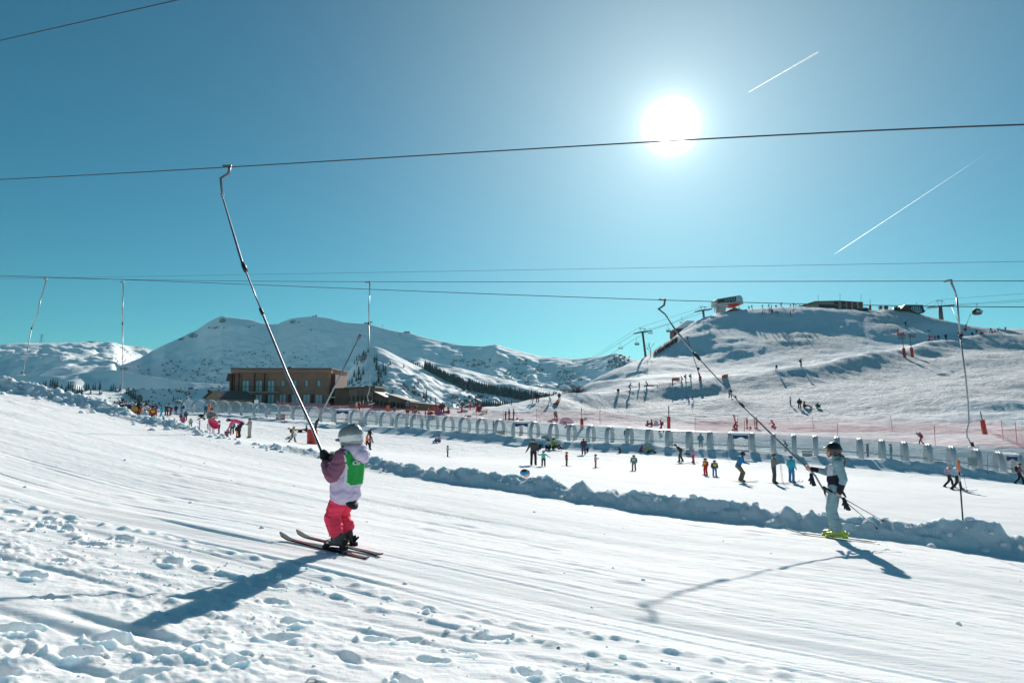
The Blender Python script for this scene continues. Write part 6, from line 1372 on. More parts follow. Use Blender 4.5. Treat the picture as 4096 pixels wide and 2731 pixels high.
TBL = """
466|1661|50|stand|L|grey|black|r:black|-|person in grey between the dark red and the purple jackets in the crowd
478|1662|52|stand|R|black|dark|h:red|-|person in black with a red helmet left of the big one in purple
514|1666|55|stand|C|navy|dark|h:white|-|person in navy with a white helmet right of the teal jacket
529|1660|50|stand|L|brown|black|t:yellow|-|person in brown with a yellow hat behind the crowd
540|1659|52|stand|R|lblue|navy|h:black|-|person in pale blue with a black helmet behind the crowd
555|1661|55|stand|A|darkred|black|h:dark|K|person in dark red with a backpack deep in the crowd
567|1675|48|stand|R|orange|dark|h:black|k|child in orange low in front of the crowd
598|1672|48|stand|L|mustard|orange|h:dark|k|child in mustard and orange next to the one in bright red
621|1664|50|stand|A|purple|dark|t:black|-|person in purple between the red jacket and the turquoise suit
662|1662|44|stand|L|dark|maroon|h:lgrey|-|person in dark clothes right of the turquoise suit
669|1664|36|stand|R|maroon|dark|r:black|k|small person in maroon right of the turquoise suit
455|1660|54|stand|AR|darkred|black|r:brown|-|person in dark red at the left edge of the waiting crowd
487|1664|68|ski|A|dpurple|black|h:black|K|big person in dark purple with a black helmet and backpack in the crowd
503|1664|62|stand|R|teal|navy|h:lgrey|-|person in a dark teal jacket and grey helmet next to the big one in purple
524|1663|57|stand|A|lgrey|black|t:white|-|person in a pale grey hooded jacket in the middle of the crowd
547|1662|54|lean|R|black|brown|h:white|-|person in black leaning forward in the middle of the crowd
535|1670|50|stand|C|mustard|red|h:black|k|small figure in mustard and red low down in the crowd
560|1668|50|stand|L|maroon|brown|h:black|-|figure in maroon beside the leaning one in black
572|1662|56|stand|L|white|grey|r:brown|-|person in a white jacket standing in the crowd
584|1662|54|stand|A|navy|black|r:brown|-|person in navy behind the white helmet
592|1664|52|front|C|blue|navy|r:brown|-|person in dark blue next to the girl in the navy T shirt
578|1686|62|sit|R|lblue|black|h:white|k|child in a pale blue jacket and big white helmet low behind the bank
608|1668|54|stand|C|navy|dark|r:brown|-|brown haired person in navy just above the child in red
611|1690|62|stand|C|red|darkred|h:black|kv|person in a bright red jacket and black helmet just behind the bank
646|1674|53|walk|CL|cyan|cyan|r:black|-|person in an all turquoise suit striding at the right end of the crowd
682|1661|37|bend|L|brown|maroon|h:dgrey|-|bending person in brown and maroon near the end of the conveyor
703|1657|38|stand|A|navy|navy|r:black|-|tall person in navy right at the far left end of the conveyor
727|1666|52|cross|L|blue|bblue|r:brown|K|person in a blue jacket standing in the open left end of the conveyor
742|1682|37|stand|A|dgrey|black|h:black|ks|small skier in dark grey in front of the conveyor's left end
723|1683|28|stand|C|brown|navy|r:brown|k|small child in brown behind the woman in magenta
696|1702|29|stand|R|lilac|maroon|h:pink|k|small child in a pink helmet beside the woman in magenta
762|1708|34|stand|C|lblue|dark|h:red|kv|small child in pale blue with a red helmet right of the woman in magenta
798|1715|33|front|L|lilac|lilac|t:pink|k|small child in pale lilac with a pink cap
822|1654|34|stand|A|bblue|black|r:brown|-|person in a blue jacket in front of the white panel by the conveyor
818|1679|26|sit|L|white|black|r:black|-|person in white and black sitting by a dark heap on the snow
876|1733|50|stand|L|dgrey|maroon|h:dark|k|child in dark grey with a dark helmet just right of the woman holding a sledge
833|1733|48|stand|R|dark|dark|r:black|k|dark figure almost hidden behind the woman holding a sledge
906|1756|40|kneel|CR|mauve|magenta|h:lilac|k|crouching child in mauve and magenta in front of the group at the bank end
928|1736|53|stand|C|bblue|navy|h:navy|kv|child in a blue jacket left of the bending woman in pink
957|1751|76|bend|L|hotpink|black|h:maroon|-|woman in a hot pink jacket and black trousers bending over a child
951|1750|51|stand|A|black|orange|h:dark|k|child in black jacket and orange trousers under the bending woman
998|1752|79|front|CL|cream|cream|t:black|-|person in a cream snow suit with a black hat and scarf
1169|1769|62|walk|R|mustard|black|h:lgrey|K|snowboarder in a mustard jacket walking with a board under the arm
1176|1722|26|lie|R|black|dark|h:black|-|dark figure lying on the snow behind the snowboarder
1226|1728|28|sit|L|black|darkred|r:black|-|dark figure sitting on the snow beside the red drum
1436|1747|34|sit|CL|navy|darkred|h:lgrey|-|person in navy and dark red sitting below the first conveyor door
1480|1770|56|walk|R|black|black|r:brown|K|person in black walking behind the one in the orange vest
1467|1798|63|walk|R|orange|black|r:brown|-|ski teacher in a bright orange top and black trousers helping a child
1480|1799|47|stand|R|maroon|dark|h:magenta|k|small child in maroon held by the teacher in orange
1757|1769|30|sit|CL|white|purple|h:magenta|k|child in white and purple with a magenta helmet sitting on the snow
1790|1827|44|front|R|lilac|dgrey|h:maroon|kvs|small child in a lilac jacket, skiing alone left of the red banded snow bank
2134|1861|105|handr|C|dgrey|black|r:brown|K|man in dark grey with backpack straps holding a small girl's hand
2174|1865|59|handup|C|mint|black|h:lilac|ks|small girl in a mint jacket and black skirt holding the man's hand
2194|1797|41|sit|C|white|black|h:black|-|person in white and black sitting against the snow heap
2214|1797|45|sit|CR|green|dgrey|h:black|-|person in a green jacket sitting with knees up against the snow heap
2266|1864|56|stand|R|red|dgrey|h:orange|kvs|small child in a red jacket and orange helmet
2382|1870|53|front|R|lgrey|coral|r:darkred|ks|small child in a light grey jacket and coral trousers
2335|1818|64|stand|A|dpurple|dpurple|t:dark|bs|person in a dark purple suit with lime boots seen from behind
2479|1811|24|kneel|L|navy|black|h:navy|k|small figure in navy crouching below the conveyor
2536|1881|60|stand|C|bblue|grey|h:dark|kvs|small child in blue with a yellow bib standing alone
2565|1806|25|kneel|R|red|darkred|h:darkred|k|child in red crouching below the conveyor beside one in yellow
2591|1811|30|sit|R|yellow|dark|h:yellow|k|child in yellow crouching below the conveyor beside one in red
2724|1848|71|lean|L|dark|dgrey|t:black|-|man in a dark brown jacket leaning left as he pulls a snowboard
2774|1849|57|front|L|lilac|pink|h:white|ks|child in lilac and pale pink holding the end of the snowboard
2823|1900|66|stand|CL|red|red|h:magenta|kvs|child in a red suit with a yellow bib and magenta helmet
2859|1904|62|stand|C|navy|bblue|h:dgrey|kvs|child in navy with a yellow bib and bright blue trousers
2962|1926|117|ski|R|bblue|khaki|r:black|ds|man in a bright blue jacket and khaki trousers on skis
3097|1932|115|front|R|grey|dgrey|r:brown|sp|man in a grey jacket with a ski pole looking right
3167|1929|104|stand|AR|cyan|bblue|t:blue|s|ski instructor in an all blue suit seen from behind
3797|1949|90|walk|R|pattern|black|h:lgrey|s|girl in a patterned lilac jacket and black trousers, left of a pair
3828|1960|103|walk|R|lblue|black|h:lgrey|sp|girl in a pale blue jacket and black trousers behind the slalom pole
4079|1936|82|walk|R|mauve|black|t:brown|K|person with a black backpack walking at the right frame edge
1425|1645|39|stand|R|white|orange|r:blond|-|person in black and white with orange trousers in front of the grey timber hall
1438|1646|41|stand|L|black|darkred|r:blond|-|person in black facing the one in orange trousers
1485|1648|29|stand|R|magenta|hotpink|h:black|k|child in hot pink trousers below the hanging seat
1551|1642|38|stand|A|black|orange|r:black|-|person in black with orange trousers before the two dark doors
1551|1661|25|ski|C|black|darkred|h:pink|k|dark figure on the snow just below the one in orange trousers
1579|1645|18|sit|L|black|black|r:blond|-|small dark figure sitting by the dark doors
1629|1643|37|stand|C|grey|dgrey|t:white|-|person in a grey blue jacket and white hat at the end of the timber hall
1651|1650|30|stand|R|red|red|r:brown|k|child in red in front of the pale timber shed
1662|1650|37|lean|L|black|black|r:brown|-|person in black bending to the child in red
1630|1668|32|stand|C|black|orange|h:dark|-|person in black with orange trousers near the nets, below the one in grey
1616|1667|14|sit|C|brown|brown|t:red|k|tiny brown figure beside the orange trousers
1660|1671|33|stand|R|dark|maroon|h:white|-|dark clothed person left of the child in brown
1674|1672|27|stand|C|brown|maroon|t:pink|k|child in brown in a pink hat behind the net
1702|1673|32|stand|L|brown|orange|h:dark|-|person in brown with orange trousers left of the dense dark red group
1715|1674|30|stand|C|darkred|darkred|h:black|-|left one of the dense group in dark red
1724|1674|32|stand|C|maroon|darkred|h:lgrey|-|right standing one of the dense group in dark red
1732|1675|26|sit|C|darkred|brown|h:dark|-|sitting one of the dense group in dark red
1742|1675|18|sit|L|maroon|dark|h:dark|k|small one sitting at the right of the dense dark red group
1770|1655|47|stand|A|purple|dpurple|t:navy|-|tall person in purple beside the blue tub
1763|1655|43|stand|A|brown|dark|r:dark|-|person in brown half hidden behind the one in purple
1794|1656|27|sit|L|darkred|brown|r:brown|-|person in dark red sitting on a sledge
1847|1648|19|sit|R|coral|darkred|r:blond|k|child in coral sitting on a low sledge near the black dog
1881|1639|31|stand|L|red|red|h:white|-|person in a red suit with a white helmet behind the black dog
1899|1630|23|stand|L|teal|navy|h:white|-|person in teal on the skyline right of the black dog
1917|1648|30|sit|C|black|brown|h:white|-|person in black with a white helmet sitting by yellow sledges
2022|1679|34|front|R|maroon|darkred|r:black|k|smallest of three people standing behind the net
2037|1677|41|front|L|dark|darkred|r:black|-|middle one of three people standing behind the net
2055|1682|46|stand|L|black|dark|r:black|-|tallest of three people standing behind the net
2047|1620|25|ski|L|red|dark|h:navy|p|skier in a red jacket on the skyline of the low crest
2132|1612|28|ski|L|red|white|h:dark|p|skier in a red jacket and white trousers on the low crest
2150|1609|37|stand|A|dark|dark|r:black|p|tall dark clothed person on the low crest
2201|1617|29|walk|L|white|white|h:pink|k|child all in white on the low crest
2237|1601|30|stand|A|navy|dark|t:white|-|person in navy with a white hat on the low crest
2231|1614|16|sit|A|orange|red|h:dark|k|child in orange sitting below the person in navy on the crest
2222|1681|40|stand|C|grey|darkred|t:yellow|-|person with a yellow hat beside the violet snow heap
2228|1686|24|sit|L|lilac|maroon|h:dark|k|small child in lilac beside the violet snow heap
2264|1712|26|kneel|L|red|red|t:darkred|k|child in red kneeling left of the padded post
2590|1703|22|sit|R|dark|darkred|h:black|k|left of two dark red figures sitting back to back
2607|1704|27|sit|L|darkred|darkred|r:black|-|right of two dark red figures sitting back to back
2646|1729|49|walk|L|navy|purple|t:black|K|walker with a backpack on the flat behind the conveyor
2681|1727|12|sit|R|cream|cream|h:white|k|tiny sitting figure at the foot of the padded post
2940|1720|34|kneel|R|darkred|darkred|h:black|-|person in dark red kneeling by the leaning red tube
2989|1713|43|stand|L|darkred|darkred|r:black|-|person in dark red standing right of the leaning red tube
3019|1713|40|stand|R|white|white|h:white|-|person in white half hidden behind the tow bar
3028|1714|46|stand|L|darkred|maroon|t:black|-|person in dark red beside the tow bar
3092|1707|27|kneel|L|red|red|h:maroon|k|child in bright red crouching right of the tow bar
3685|1777|48|walk|L|darkred|brown|r:black|-|person carrying a turquoise board on the flat behind the conveyor
2755|1604|21|bend|R|bblue|blue|h:navy|k|small figure in blue bending on the lower face of the hill
2921|1592|38|walk|C|black|black|h:black|-|person in black walking down the lower face of the hill
2941|1591|10|sit|C|navy|navy|h:dark|k|tiny figure sitting right of the walker in black
3162|1622|36|stand|R|white|black|r:brown|-|person in a white jacket and black trousers on the hill face
3199|1635|42|stand|A|dark|khaki|h:black|-|person in a dark jacket and khaki trousers on the hill face
3217|1631|26|sit|R|brown|brown|h:black|-|person in brown sitting next to the khaki trousers
3271|1632|21|sit|C|blue|green|h:teal|k|child in blue and green sitting alone on the hill face
2473|1571|18|kneel|A|dark|dark|h:black|-|lowest of the skiers on the lit crest, crouching in black
2519|1563|31|ski|R|dgrey|red|h:navy|s|skier in red trousers near the lower end of the lit crest
2557|1555|26|stand|R|navy|navy|h:black|s|skier all in navy on the lit crest
2588|1552|28|ski|L|mustard|navy|h:black|s|skier in mustard and navy behind the dull red rail
2690|1536|23|stand|R|darkred|red|h:dark|s|skier in dark red under the orange strip
2728|1529|25|ski|L|teal|black|h:dark|s|skier in teal, first of three right of the orange strip
2743|1528|31|stand|R|dgrey|grey|h:dark|sK|skier in grey with a backpack, middle of three on the crest
2763|1526|31|stand|R|lgrey|white|h:white|sK|skier in pale grey and white, last of three on the crest
3106|1480|22|walk|C|black|black|h:white|-|person in black walking along the middle of the lit crest
3204|1467|32|stand|R|dark|dark|h:dark|sK|skier with a red backpack alone on the lit crest
3622|1303|20|ski|R|black|black|h:black|s|skier in black high on the slope above the slatted signs
3592|1331|17|arms|C|dark|dark|h:dark|-|dark figure behind the orange net above the slatted signs
3713|1324|9|lie|L|black|black|h:black|-|skier lying on the slope right of the slatted signs
3719|1362|26|ski|L|pink|magenta|h:white|s|skier in pink, first in the row right of the slatted signs
3728|1360|22|stand|R|darkred|white|h:darkred|s|skier in dark red, second in the row right of the slatted signs
3740|1359|18|stand|C|grey|hotpink|h:grey|ks|small skier in hot pink trousers in the row on the ridge
3754|1359|20|stand|C|navy|navy|h:navy|s|skier in navy in the row on the ridge
3784|1359|23|stand|C|black|dark|h:black|sK|skier in black at the right end of the row on the ridge
3838|1348|24|stand|C|black|darkred|h:black|-|person in black beside the hanging tube on the ridge
3846|1349|22|stand|R|darkred|dark|h:black|-|person in dark red beside the hanging tube on the ridge
3889|1341|12|kneel|C|navy|navy|h:navy|k|small navy figure on the right hand ridge
3906|1331|14|arms|C|navy|navy|h:dark|k|small figure with arms out on the right hand ridge
3921|1337|13|kneel|R|red|darkred|h:red|k|small red figure beside the little orange net on the ridge
3964|1329|18|plow|C|navy|navy|h:black|s|skier in navy standing wide on the far right ridge
3968|1331|9|sit|C|darkred|darkred|h:dark|k|red figure sitting on the far right ridge
3980|1329|9|sit|C|pink|pink|h:cream|k|small pink figure on the far right ridge
3991|1327|17|lean|R|bblue|blue|h:dark|s|person in blue leaning on the far right ridge
4022|1322|15|stand|C|red|darkred|h:navy|-|last figure on the ridge, in red, near the right frame edge
2996|1237|13|stand|A|black|black|h:black|-|left of two dark figures at the left end of the hilltop
3008|1237|17|stand|R|dark|dark|h:black|K|figure with a backpack at the left end of the hilltop
3049|1233|15|ski|R|navy|dark|h:navy|p|skier in navy with poles on the hilltop skyline
3076|1231|16|walk|L|grey|navy|h:navy|p|skier in grey striding on the hilltop skyline
3086|1234|15|stand|L|black|dark|h:navy|-|dark skier just right of the striding one on the hilltop
3104|1228|9|sit|C|dark|dark|h:dark|-|figure sitting on the hilltop skyline
3124|1226|17|ski|R|navy|dark|h:dark|s|skier in navy in the middle of the hilltop skyline
3162|1226|11|stand|C|grey|grey|h:dark|-|figure in grey left of the tall one on the hilltop
3175|1229|18|stand|L|dark|dark|h:black|K|tall figure with a backpack on the hilltop skyline
3184|1225|9|stand|C|red|darkred|h:red|k|small red figure on the hilltop skyline
3199|1224|8|stand|C|grey|grey|h:lgrey|k|small grey figure on the hilltop skyline
3219|1223|8|plow|C|black|dark|h:dark|-|crouched figure at the left end of the striped restaurant
3050|1259|17|stand|R|darkred|red|h:dark|s|skier in red trousers just below the hilltop
3078|1246|12|ski|L|black|black|h:black|ks|small dark skier upper left in the cluster below the hilltop
3088|1254|18|ski|A|dark|maroon|h:dark|s|skier in maroon in the cluster below the hilltop
3110|1256|12|bend|L|black|black|h:black|s|bending dark skier right in the cluster below the hilltop
3106|1266|9|sit|R|white|green|h:white|k|small green and white figure lowest in the cluster below the hilltop
3162|1264|21|stand|R|dark|red|h:dark|s|skier in red and black below the hilltop, right of the cluster
3174|1248|12|plow|C|coral|darkred|h:red|k|small coral figure with legs apart below the hilltop
"""
rows = [r.split('|') for r in TBL.strip().split('\n')]
TUN = [  # people standing inside the conveyor: px, head y, height m, ...
    (1690, 1692, 1.15, 'front', 'L', 'mint', 'teal', 'h:black', 'k', "child in turquoise riding inside the conveyor under the timber halls"),
    (1974, 1709, 1.55, 'stand', 'L', 'dark', 'dark', 't:dgrey', '', "hooded dark figure riding the conveyor left of the brown notice board"),
    (2507, 1741, 1.7, 'stand', 'C', 'navy', 'dgrey', 'h:lblue', '', "person in dark blue with a pale helmet riding the conveyor"),
    (2803, 1757, 1.5, 'stand', 'C', 'teal', 'navy', 'h:lblue', 'k', "person in a teal jacket riding the conveyor right of the glint"),
    (3145, 1786, 1.2, 'ski', 'L', 'dgrey', 'black', 'h:lgrey', 'k', "person in dark grey riding the conveyor right of the white and red door panel"),
    (3472, 1803, 1.3, 'stand', 'L', 'brown', 'dark', 'h:black', 'k', "person in brown riding the conveyor just right of the towed girl"),
    (3566, 1808, 1.5, 'stand', 'L', 'teal', 'teal', 'h:lgrey', 'k', "child in teal riding the conveyor right of the towed girl"),
    (1572, 1707, 1.0, 'stand', 'L', 'dgrey', 'black', 'h:black', 'k', "dark clothed child inside the conveyor right of the grey notice board")]
keys = {(r[3], 'k' in r[8]) for r in rows} | {(t[3], 'k' in t[8]) for t in TUN} | {('cross', False), ('stand', False)}
bake_all(sorted(keys))
for r in rows:
    px, py, h = float(r[0]), float(r[1]), float(r[2])
    person(px, py, h, r[3], r[4], r[5], r[6], r[7], r[8], r[9])
for (px, hy, hm, pose, face, j, p, hd, fl, lb) in TUN:
    w = tun_w(px); zb = float(np.interp(w, WS, TZ)) + .36; q = tworld(w, zb, .05, 0)
    k = F / q.y; v = (q.z / q.y); fy = CY - F * (v * CT - ST) / (CT + v * ST)
    b = person(px, fy, hm * k, pose, face, j, p, hd, fl, lb, D=q.y)
# the woman with the sledge, the head behind the bank, the people cut off by the bank at the left
w = person(843, 1751, 118, 'cross', 'CR', 'grey', 'white', 'r:brown', '', "tall woman in a grey top and white trousers with folded arms", D=37)
m = MB(); n = 20; f = w.location
vs = []
for i in range(n + 1):
    for j in range(7):
        a = -1 + 2 * i / n; b = -1 + 2 * j / 6; ww = .26 * math.sqrt(max(.02, 1 - abs(a) ** 2.6)); vs.append((a * .42, b * ww, .09 * (abs(a) ** 3 + abs(b) ** 4 * .9)))
m._add(vs, [(i * 7 + j, i * 7 + j + 1, (i + 1) * 7 + j + 1, (i + 1) * 7 + j) for i in range(n) for j in range(6)], 0, True)
so = m.build("plastic_sledge", mat("pink_plastic", (.62, .03, .10), .35)); so.location = f + Vector((.30, -.33, .74)); so.rotation_euler = (math.radians(72), math.radians(42), 0); so.scale = (.78, .78, .78)
sd = so.modifiers.new("t", 'SOLIDIFY'); sd.thickness = .02
tag(so, "bright pink plastic sledge held under the arm of the tall woman in grey", "sledge")
person(2096, 2130, 245, 'stand', 'R', 'lgrey', 'dark', 'r:brown', '', "person with a blue headband whose head shows above the snow bank", D=18.6)
hb = [o for o in COL.objects if o.get("label", "").startswith("person with a blue headband")][0]
MB().tube([Vector((0, .035, 1.60)) + Vector((0, 0, .0)), Vector((0, .02, 1.70))], [.122, .124], 16).build("blue_headband", cm('bblue'), hb)
person(731, 1712, 48, 'stand', 'A', 'magenta', 'dark', 'r:brown', '', "brown haired woman in a magenta jacket just behind the snow bank", D=58)
for px, y, c, lb in ((236, 1618, 'dark', "dark helmeted head peeping over the bank, left of its neighbour"), (264, 1630, 'brown', "brown head peeping over the bank, right of its neighbour"), (720, 1738, 'brown', "brown haired head peeping over the bank below the woman in magenta"), (789, 1753, 'brown', "head in a brown hat just above the lowest part of the bank"), (397, 1650, 'darkred', "person in dark red mostly hidden behind the bank at the crowd's left"), (429, 1660, 'maroon', "person in maroon mostly hidden behind the bank at the crowd's left")):
    person(px, y, 62 if px < 300 else 48, 'stand', 'C', c if px in (397, 429) else 'navy', 'dark', 'r:' + ('brown' if c != 'dark' else 'dark'), '', lb, D=48 if px < 300 else 56)

# ---- things lying about
def snowboard(a, b, label, wid=.13, c='white', c2='dark'):
    a = Vector(a); b = Vector(b); L_ = (b - a).length; u = (b - a) / L_; s = u.cross(Vector((0, 1, 0))).normalized(); nrm = u.cross(s); m = MB(); P = []
    n = 16
    for i in range(n + 1):
        t = i / n; w = wid * (math.sqrt(max(.05, 1 - (abs(2 * t - 1)) ** 6))) * (1 - .12 * (1 - (2 * t - 1) ** 2)); k = max(0, abs(2 * t - 1) - .8) * .35 * L_ * .3
        P.append((a + u * L_ * t + nrm * -k, w))
    vs = []
    for p, w in P: vs += [p - s * w, p + s * w, p + s * w + nrm * .012, p - s * w + nrm * .012]
    m._add(vs, [(i * 4 + j, i * 4 + (j + 1) % 4, i * 4 + 4 + (j + 1) % 4, i * 4 + 4 + j) for i in range(n) for j in range(4)])
    o = m.build("snowboard", cm(c)); tag(o, label, "snowboard")
    for t in (.33, .64):
        q = a + u * L_ * t; q2 = MB(); q2.box((0, 0, 0), (.14, .1, .14)); bo = q2.build("binding", cm(c2), o, bevel=.02); bo.location = q - Vector((0, .06, 0))
    return o
q = hit(1169, 1769, 33); snowboard(q + Vector((-.62, -.28, .30)), q + Vector((.50, -.30, .78)), "white snowboard carried under the arm of the snowboarder in mustard", .15)
q = hit(2750, 1848, 33); k = q.y / F; snowboard(q + Vector((-16 * k, -.1, 34 * k)), q + Vector((17 * k, -.1, 31 * k)), "black and white snowboard held between the leaning man and the child in lilac", .13, 'lgrey', 'black')
q = hit(3672, 1777, 33); k = q.y / F; snowboard(q + Vector((-12 * k, -.3, 46 * k)), q + Vector((16 * k, -.3, 26 * k)), "turquoise board carried on the shoulder behind the conveyor", .14, 'cyan', 'teal')
def lump(px, py, sx, sy, c, label, name, cat, dmin=80, kind=0):
    f = hit(px, py, dmin); k = f.y / F; m = MB(); w = sx * k; h = sy * k
    if kind == 0:      # a sledge: shell with runners
        n = 10
        vs = []
        for i in range(n + 1):
            for j in range(5):
                a = -1 + 2 * i / n; b = -1 + j / 2; vs.append((a * w / 2, b * w * .22 * math.sqrt(max(.05, 1 - a ** 4)), h * (.35 + .5 * abs(b) ** 3 + .35 * max(0, a) ** 4)))
        m._add(vs, [(i * 5 + j, i * 5 + j + 1, (i + 1) * 5 + j + 1, (i + 1) * 5 + j) for i in range(n) for j in range(4)], 0, True)
        for s in (-1, 1): m.tube([(-w / 2, s * w * .15, h * .2), (w * .35, s * w * .15, h * .05), (w / 2, s * w * .15, h * .45)], h * .1, 5)
        for s in (-.3, .3): m.box((s * w, 0, h * .25), (w * .08, w * .3, h * .3))
    elif kind == 1:    # a bag: rounded body with straps
        m.ball((0, 0, h * .45), (w / 2, w * .3, h * .5)); m.tube([(-w * .3, 0, h * .8), (0, -.05, h * 1.15), (w * .3, 0, h * .8)], h * .07, 5)
        m.ball((w * .1, -w * .25, h * .35), (w * .2, w * .12, h * .25), 0)
    o = m.build(name, cm(c) if c in CC else c, bevel=0); o.location = f; o.rotation_euler = (0, 0, random.uniform(-.4, .4)); 
    if kind == 0: s_ = o.modifiers.new("t", 'SOLIDIFY'); s_.thickness = .03
    return tag(o, label, cat)
lump(1494, 1652, 16, 6, 'magenta', "magenta sledge at the feet of the child in pink trousers", "sledge", "sledge")
lump(1838, 1650, 20, 6, 'red', "dull red sledge left of the black dog", "sledge", "sledge")
lump(1862, 1647, 18, 6, 'lime', "lime yellow sledge just below the black dog", "sledge", "sledge")
lump(1938, 1650, 26, 8, 'yellow', "yellow sledge beside the person in black with a white helmet", "sledge", "sledge")
lump(2043, 1680, 24, 7, 'maroon', "maroon sledge at the feet of the three people", "sledge", "sledge")
lump(2069, 1681, 14, 10, 'lilac', "lilac bag right of the tallest of the three people", "bag", "bag", kind=1)
lump(2085, 1684, 18, 8, 'red', "coral red sledge right of the lilac bag", "sledge", "sledge")
lump(2200, 1686, 20, 6, 'coral', "coral sledge left of the violet snow heap", "sledge", "sledge")
lump(2222, 1618, 20, 5, 'navy', "navy sledge on the low crest below the child in orange", "sledge", "sledge")
lump(2104, 1700, 10, 6, 'darkred', "small dark red bag in front of the net", "bag", "bag", kind=1)
for i, px in enumerate((1861, 1868, 1875, 1882)): tag(lump(px, 1666, 8, 5, 'brown', "small brown sack in a row of four behind the net", "sack", "sack", kind=1), group="brown sacks in a row")
lump(3002, 1714, 10, 9, 'red', "small red bag between the standing people in dark red", "bag", "bag", kind=1)
lump(2159, 1796, 16, 20, 'black', "heap of black and pink gear beside the man in dark grey", "gear_heap", "bags", 40, kind=1)
lump(2168, 1790, 12, 16, 'teal', "teal bag on the gear heap beside the man in dark grey", "bag", "bag", 40, kind=1)
lump(806, 1666, 30, 9, 'black', "long black heap of gear on the snow in front of the conveyor", "gear_heap", "bags", 40, kind=1)
lump(1200, 1728, 20, 8, 'black', "dark bag on the snow left of the red drum", "bag", "bag", 40, kind=1)
lump(2350, 1807, 10, 17, 'black', "black backpack beside the person in the purple suit", "bag", "bag", 40, kind=1)
lump(1742, 1768, 6, 16, 'lgrey', "small grey backpack beside the sitting child with the magenta helmet", "bag", "bag", 40, kind=1)
f = hit(1757, 1658, 100); k = f.y / F; o = MB().tube([f + Vector((0, 0, 0)), f + Vector((0, 0, 14 * k))], [10 * k, 13 * k], 16).build("blue_tub", mat("blue_plastic", (.01, .10, .40), .5)); tag(o, "bright blue tub beside the tall person in purple", "tub")
# the black dog
f = hit(1868, 1637, 100); k = f.y / F; s = 17 * k
m = MB(); d = lambda x, y, z: f + Vector((x * s, y * s, z * s))
m.tube([d(-.42, 0, .62), d(-.15, 0, .60), d(.18, 0, .66), d(.40, 0, .74)], [.13 * s, .14 * s, .17 * s, .14 * s], 10)
m.tube([d(.38, 0, .76), d(.52, 0, .98)], [.11 * s, .09 * s], 8).tube([d(.50, 0, 1.0), d(.62, 0, 1.02), d(.80, 0, .96)], [.10 * s, .09 * s, .045 * s], 8)
for e_ in (-.05, .05): m.tube([d(.50, e_, 1.06), d(.47, e_ * 1.4, 1.16)], [.035 * s, .01 * s], 5)
m.tube([d(-.50, 0, .66), d(-.68, 0, .55), d(-.76, 0, .42)], [.05 * s, .035 * s, .015 * s], 6)
for y_ in (-.09, .09):
    m.tube([d(.34, y_, .62), d(.32, y_, .30), d(.35, y_, .14), d(.36, y_, .02)], [.07 * s, .045 * s, .03 * s, .035 * s], 6)
    m.tube([d(-.38, y_, .58), d(-.30, y_, .38), d(-.46, y_, .24), d(-.42, y_, .02)], [.10 * s, .06 * s, .035 * s, .035 * s], 6)
tag(m.build("dog", M_BLACK), "black dog standing on the snow beside the person in the red suit", "dog")
# heaps of snow between the nets
for px, py, w, h, lb in ((2266, 1690, 60, 22, "long shaded snow heap beside the person with the yellow hat"), (2342, 1678, 16, 12, "small snow heap right of the padded post with the bare top"), (1780, 1652, 30, 9, "low snow heap in front of the person in dark red on a sledge"), (2625, 1700, 24, 17, "snow wall beside the two sitting dark red figures")):
    f = hit(px, py, 80); k = f.y / F; v = ICO_V.copy(); rg = np.random.default_rng(int(px)); v = v * (1 + .18 * fbm(v[:, 0] * 2 + px, v[:, 1] * 2 + v[:, 2], 2, 3))[:, None] * np.array([w / 2 * k, w / 3 * k, h * k])
    v[:, 2] = np.maximum(v[:, 2], -.2) + f.z; v[:, 0] += f.x; v[:, 1] += f.y
    o = mesh_np("snow_heap", v, ICO_F, M_SNOWF); tag(o, lb, "snow heap")
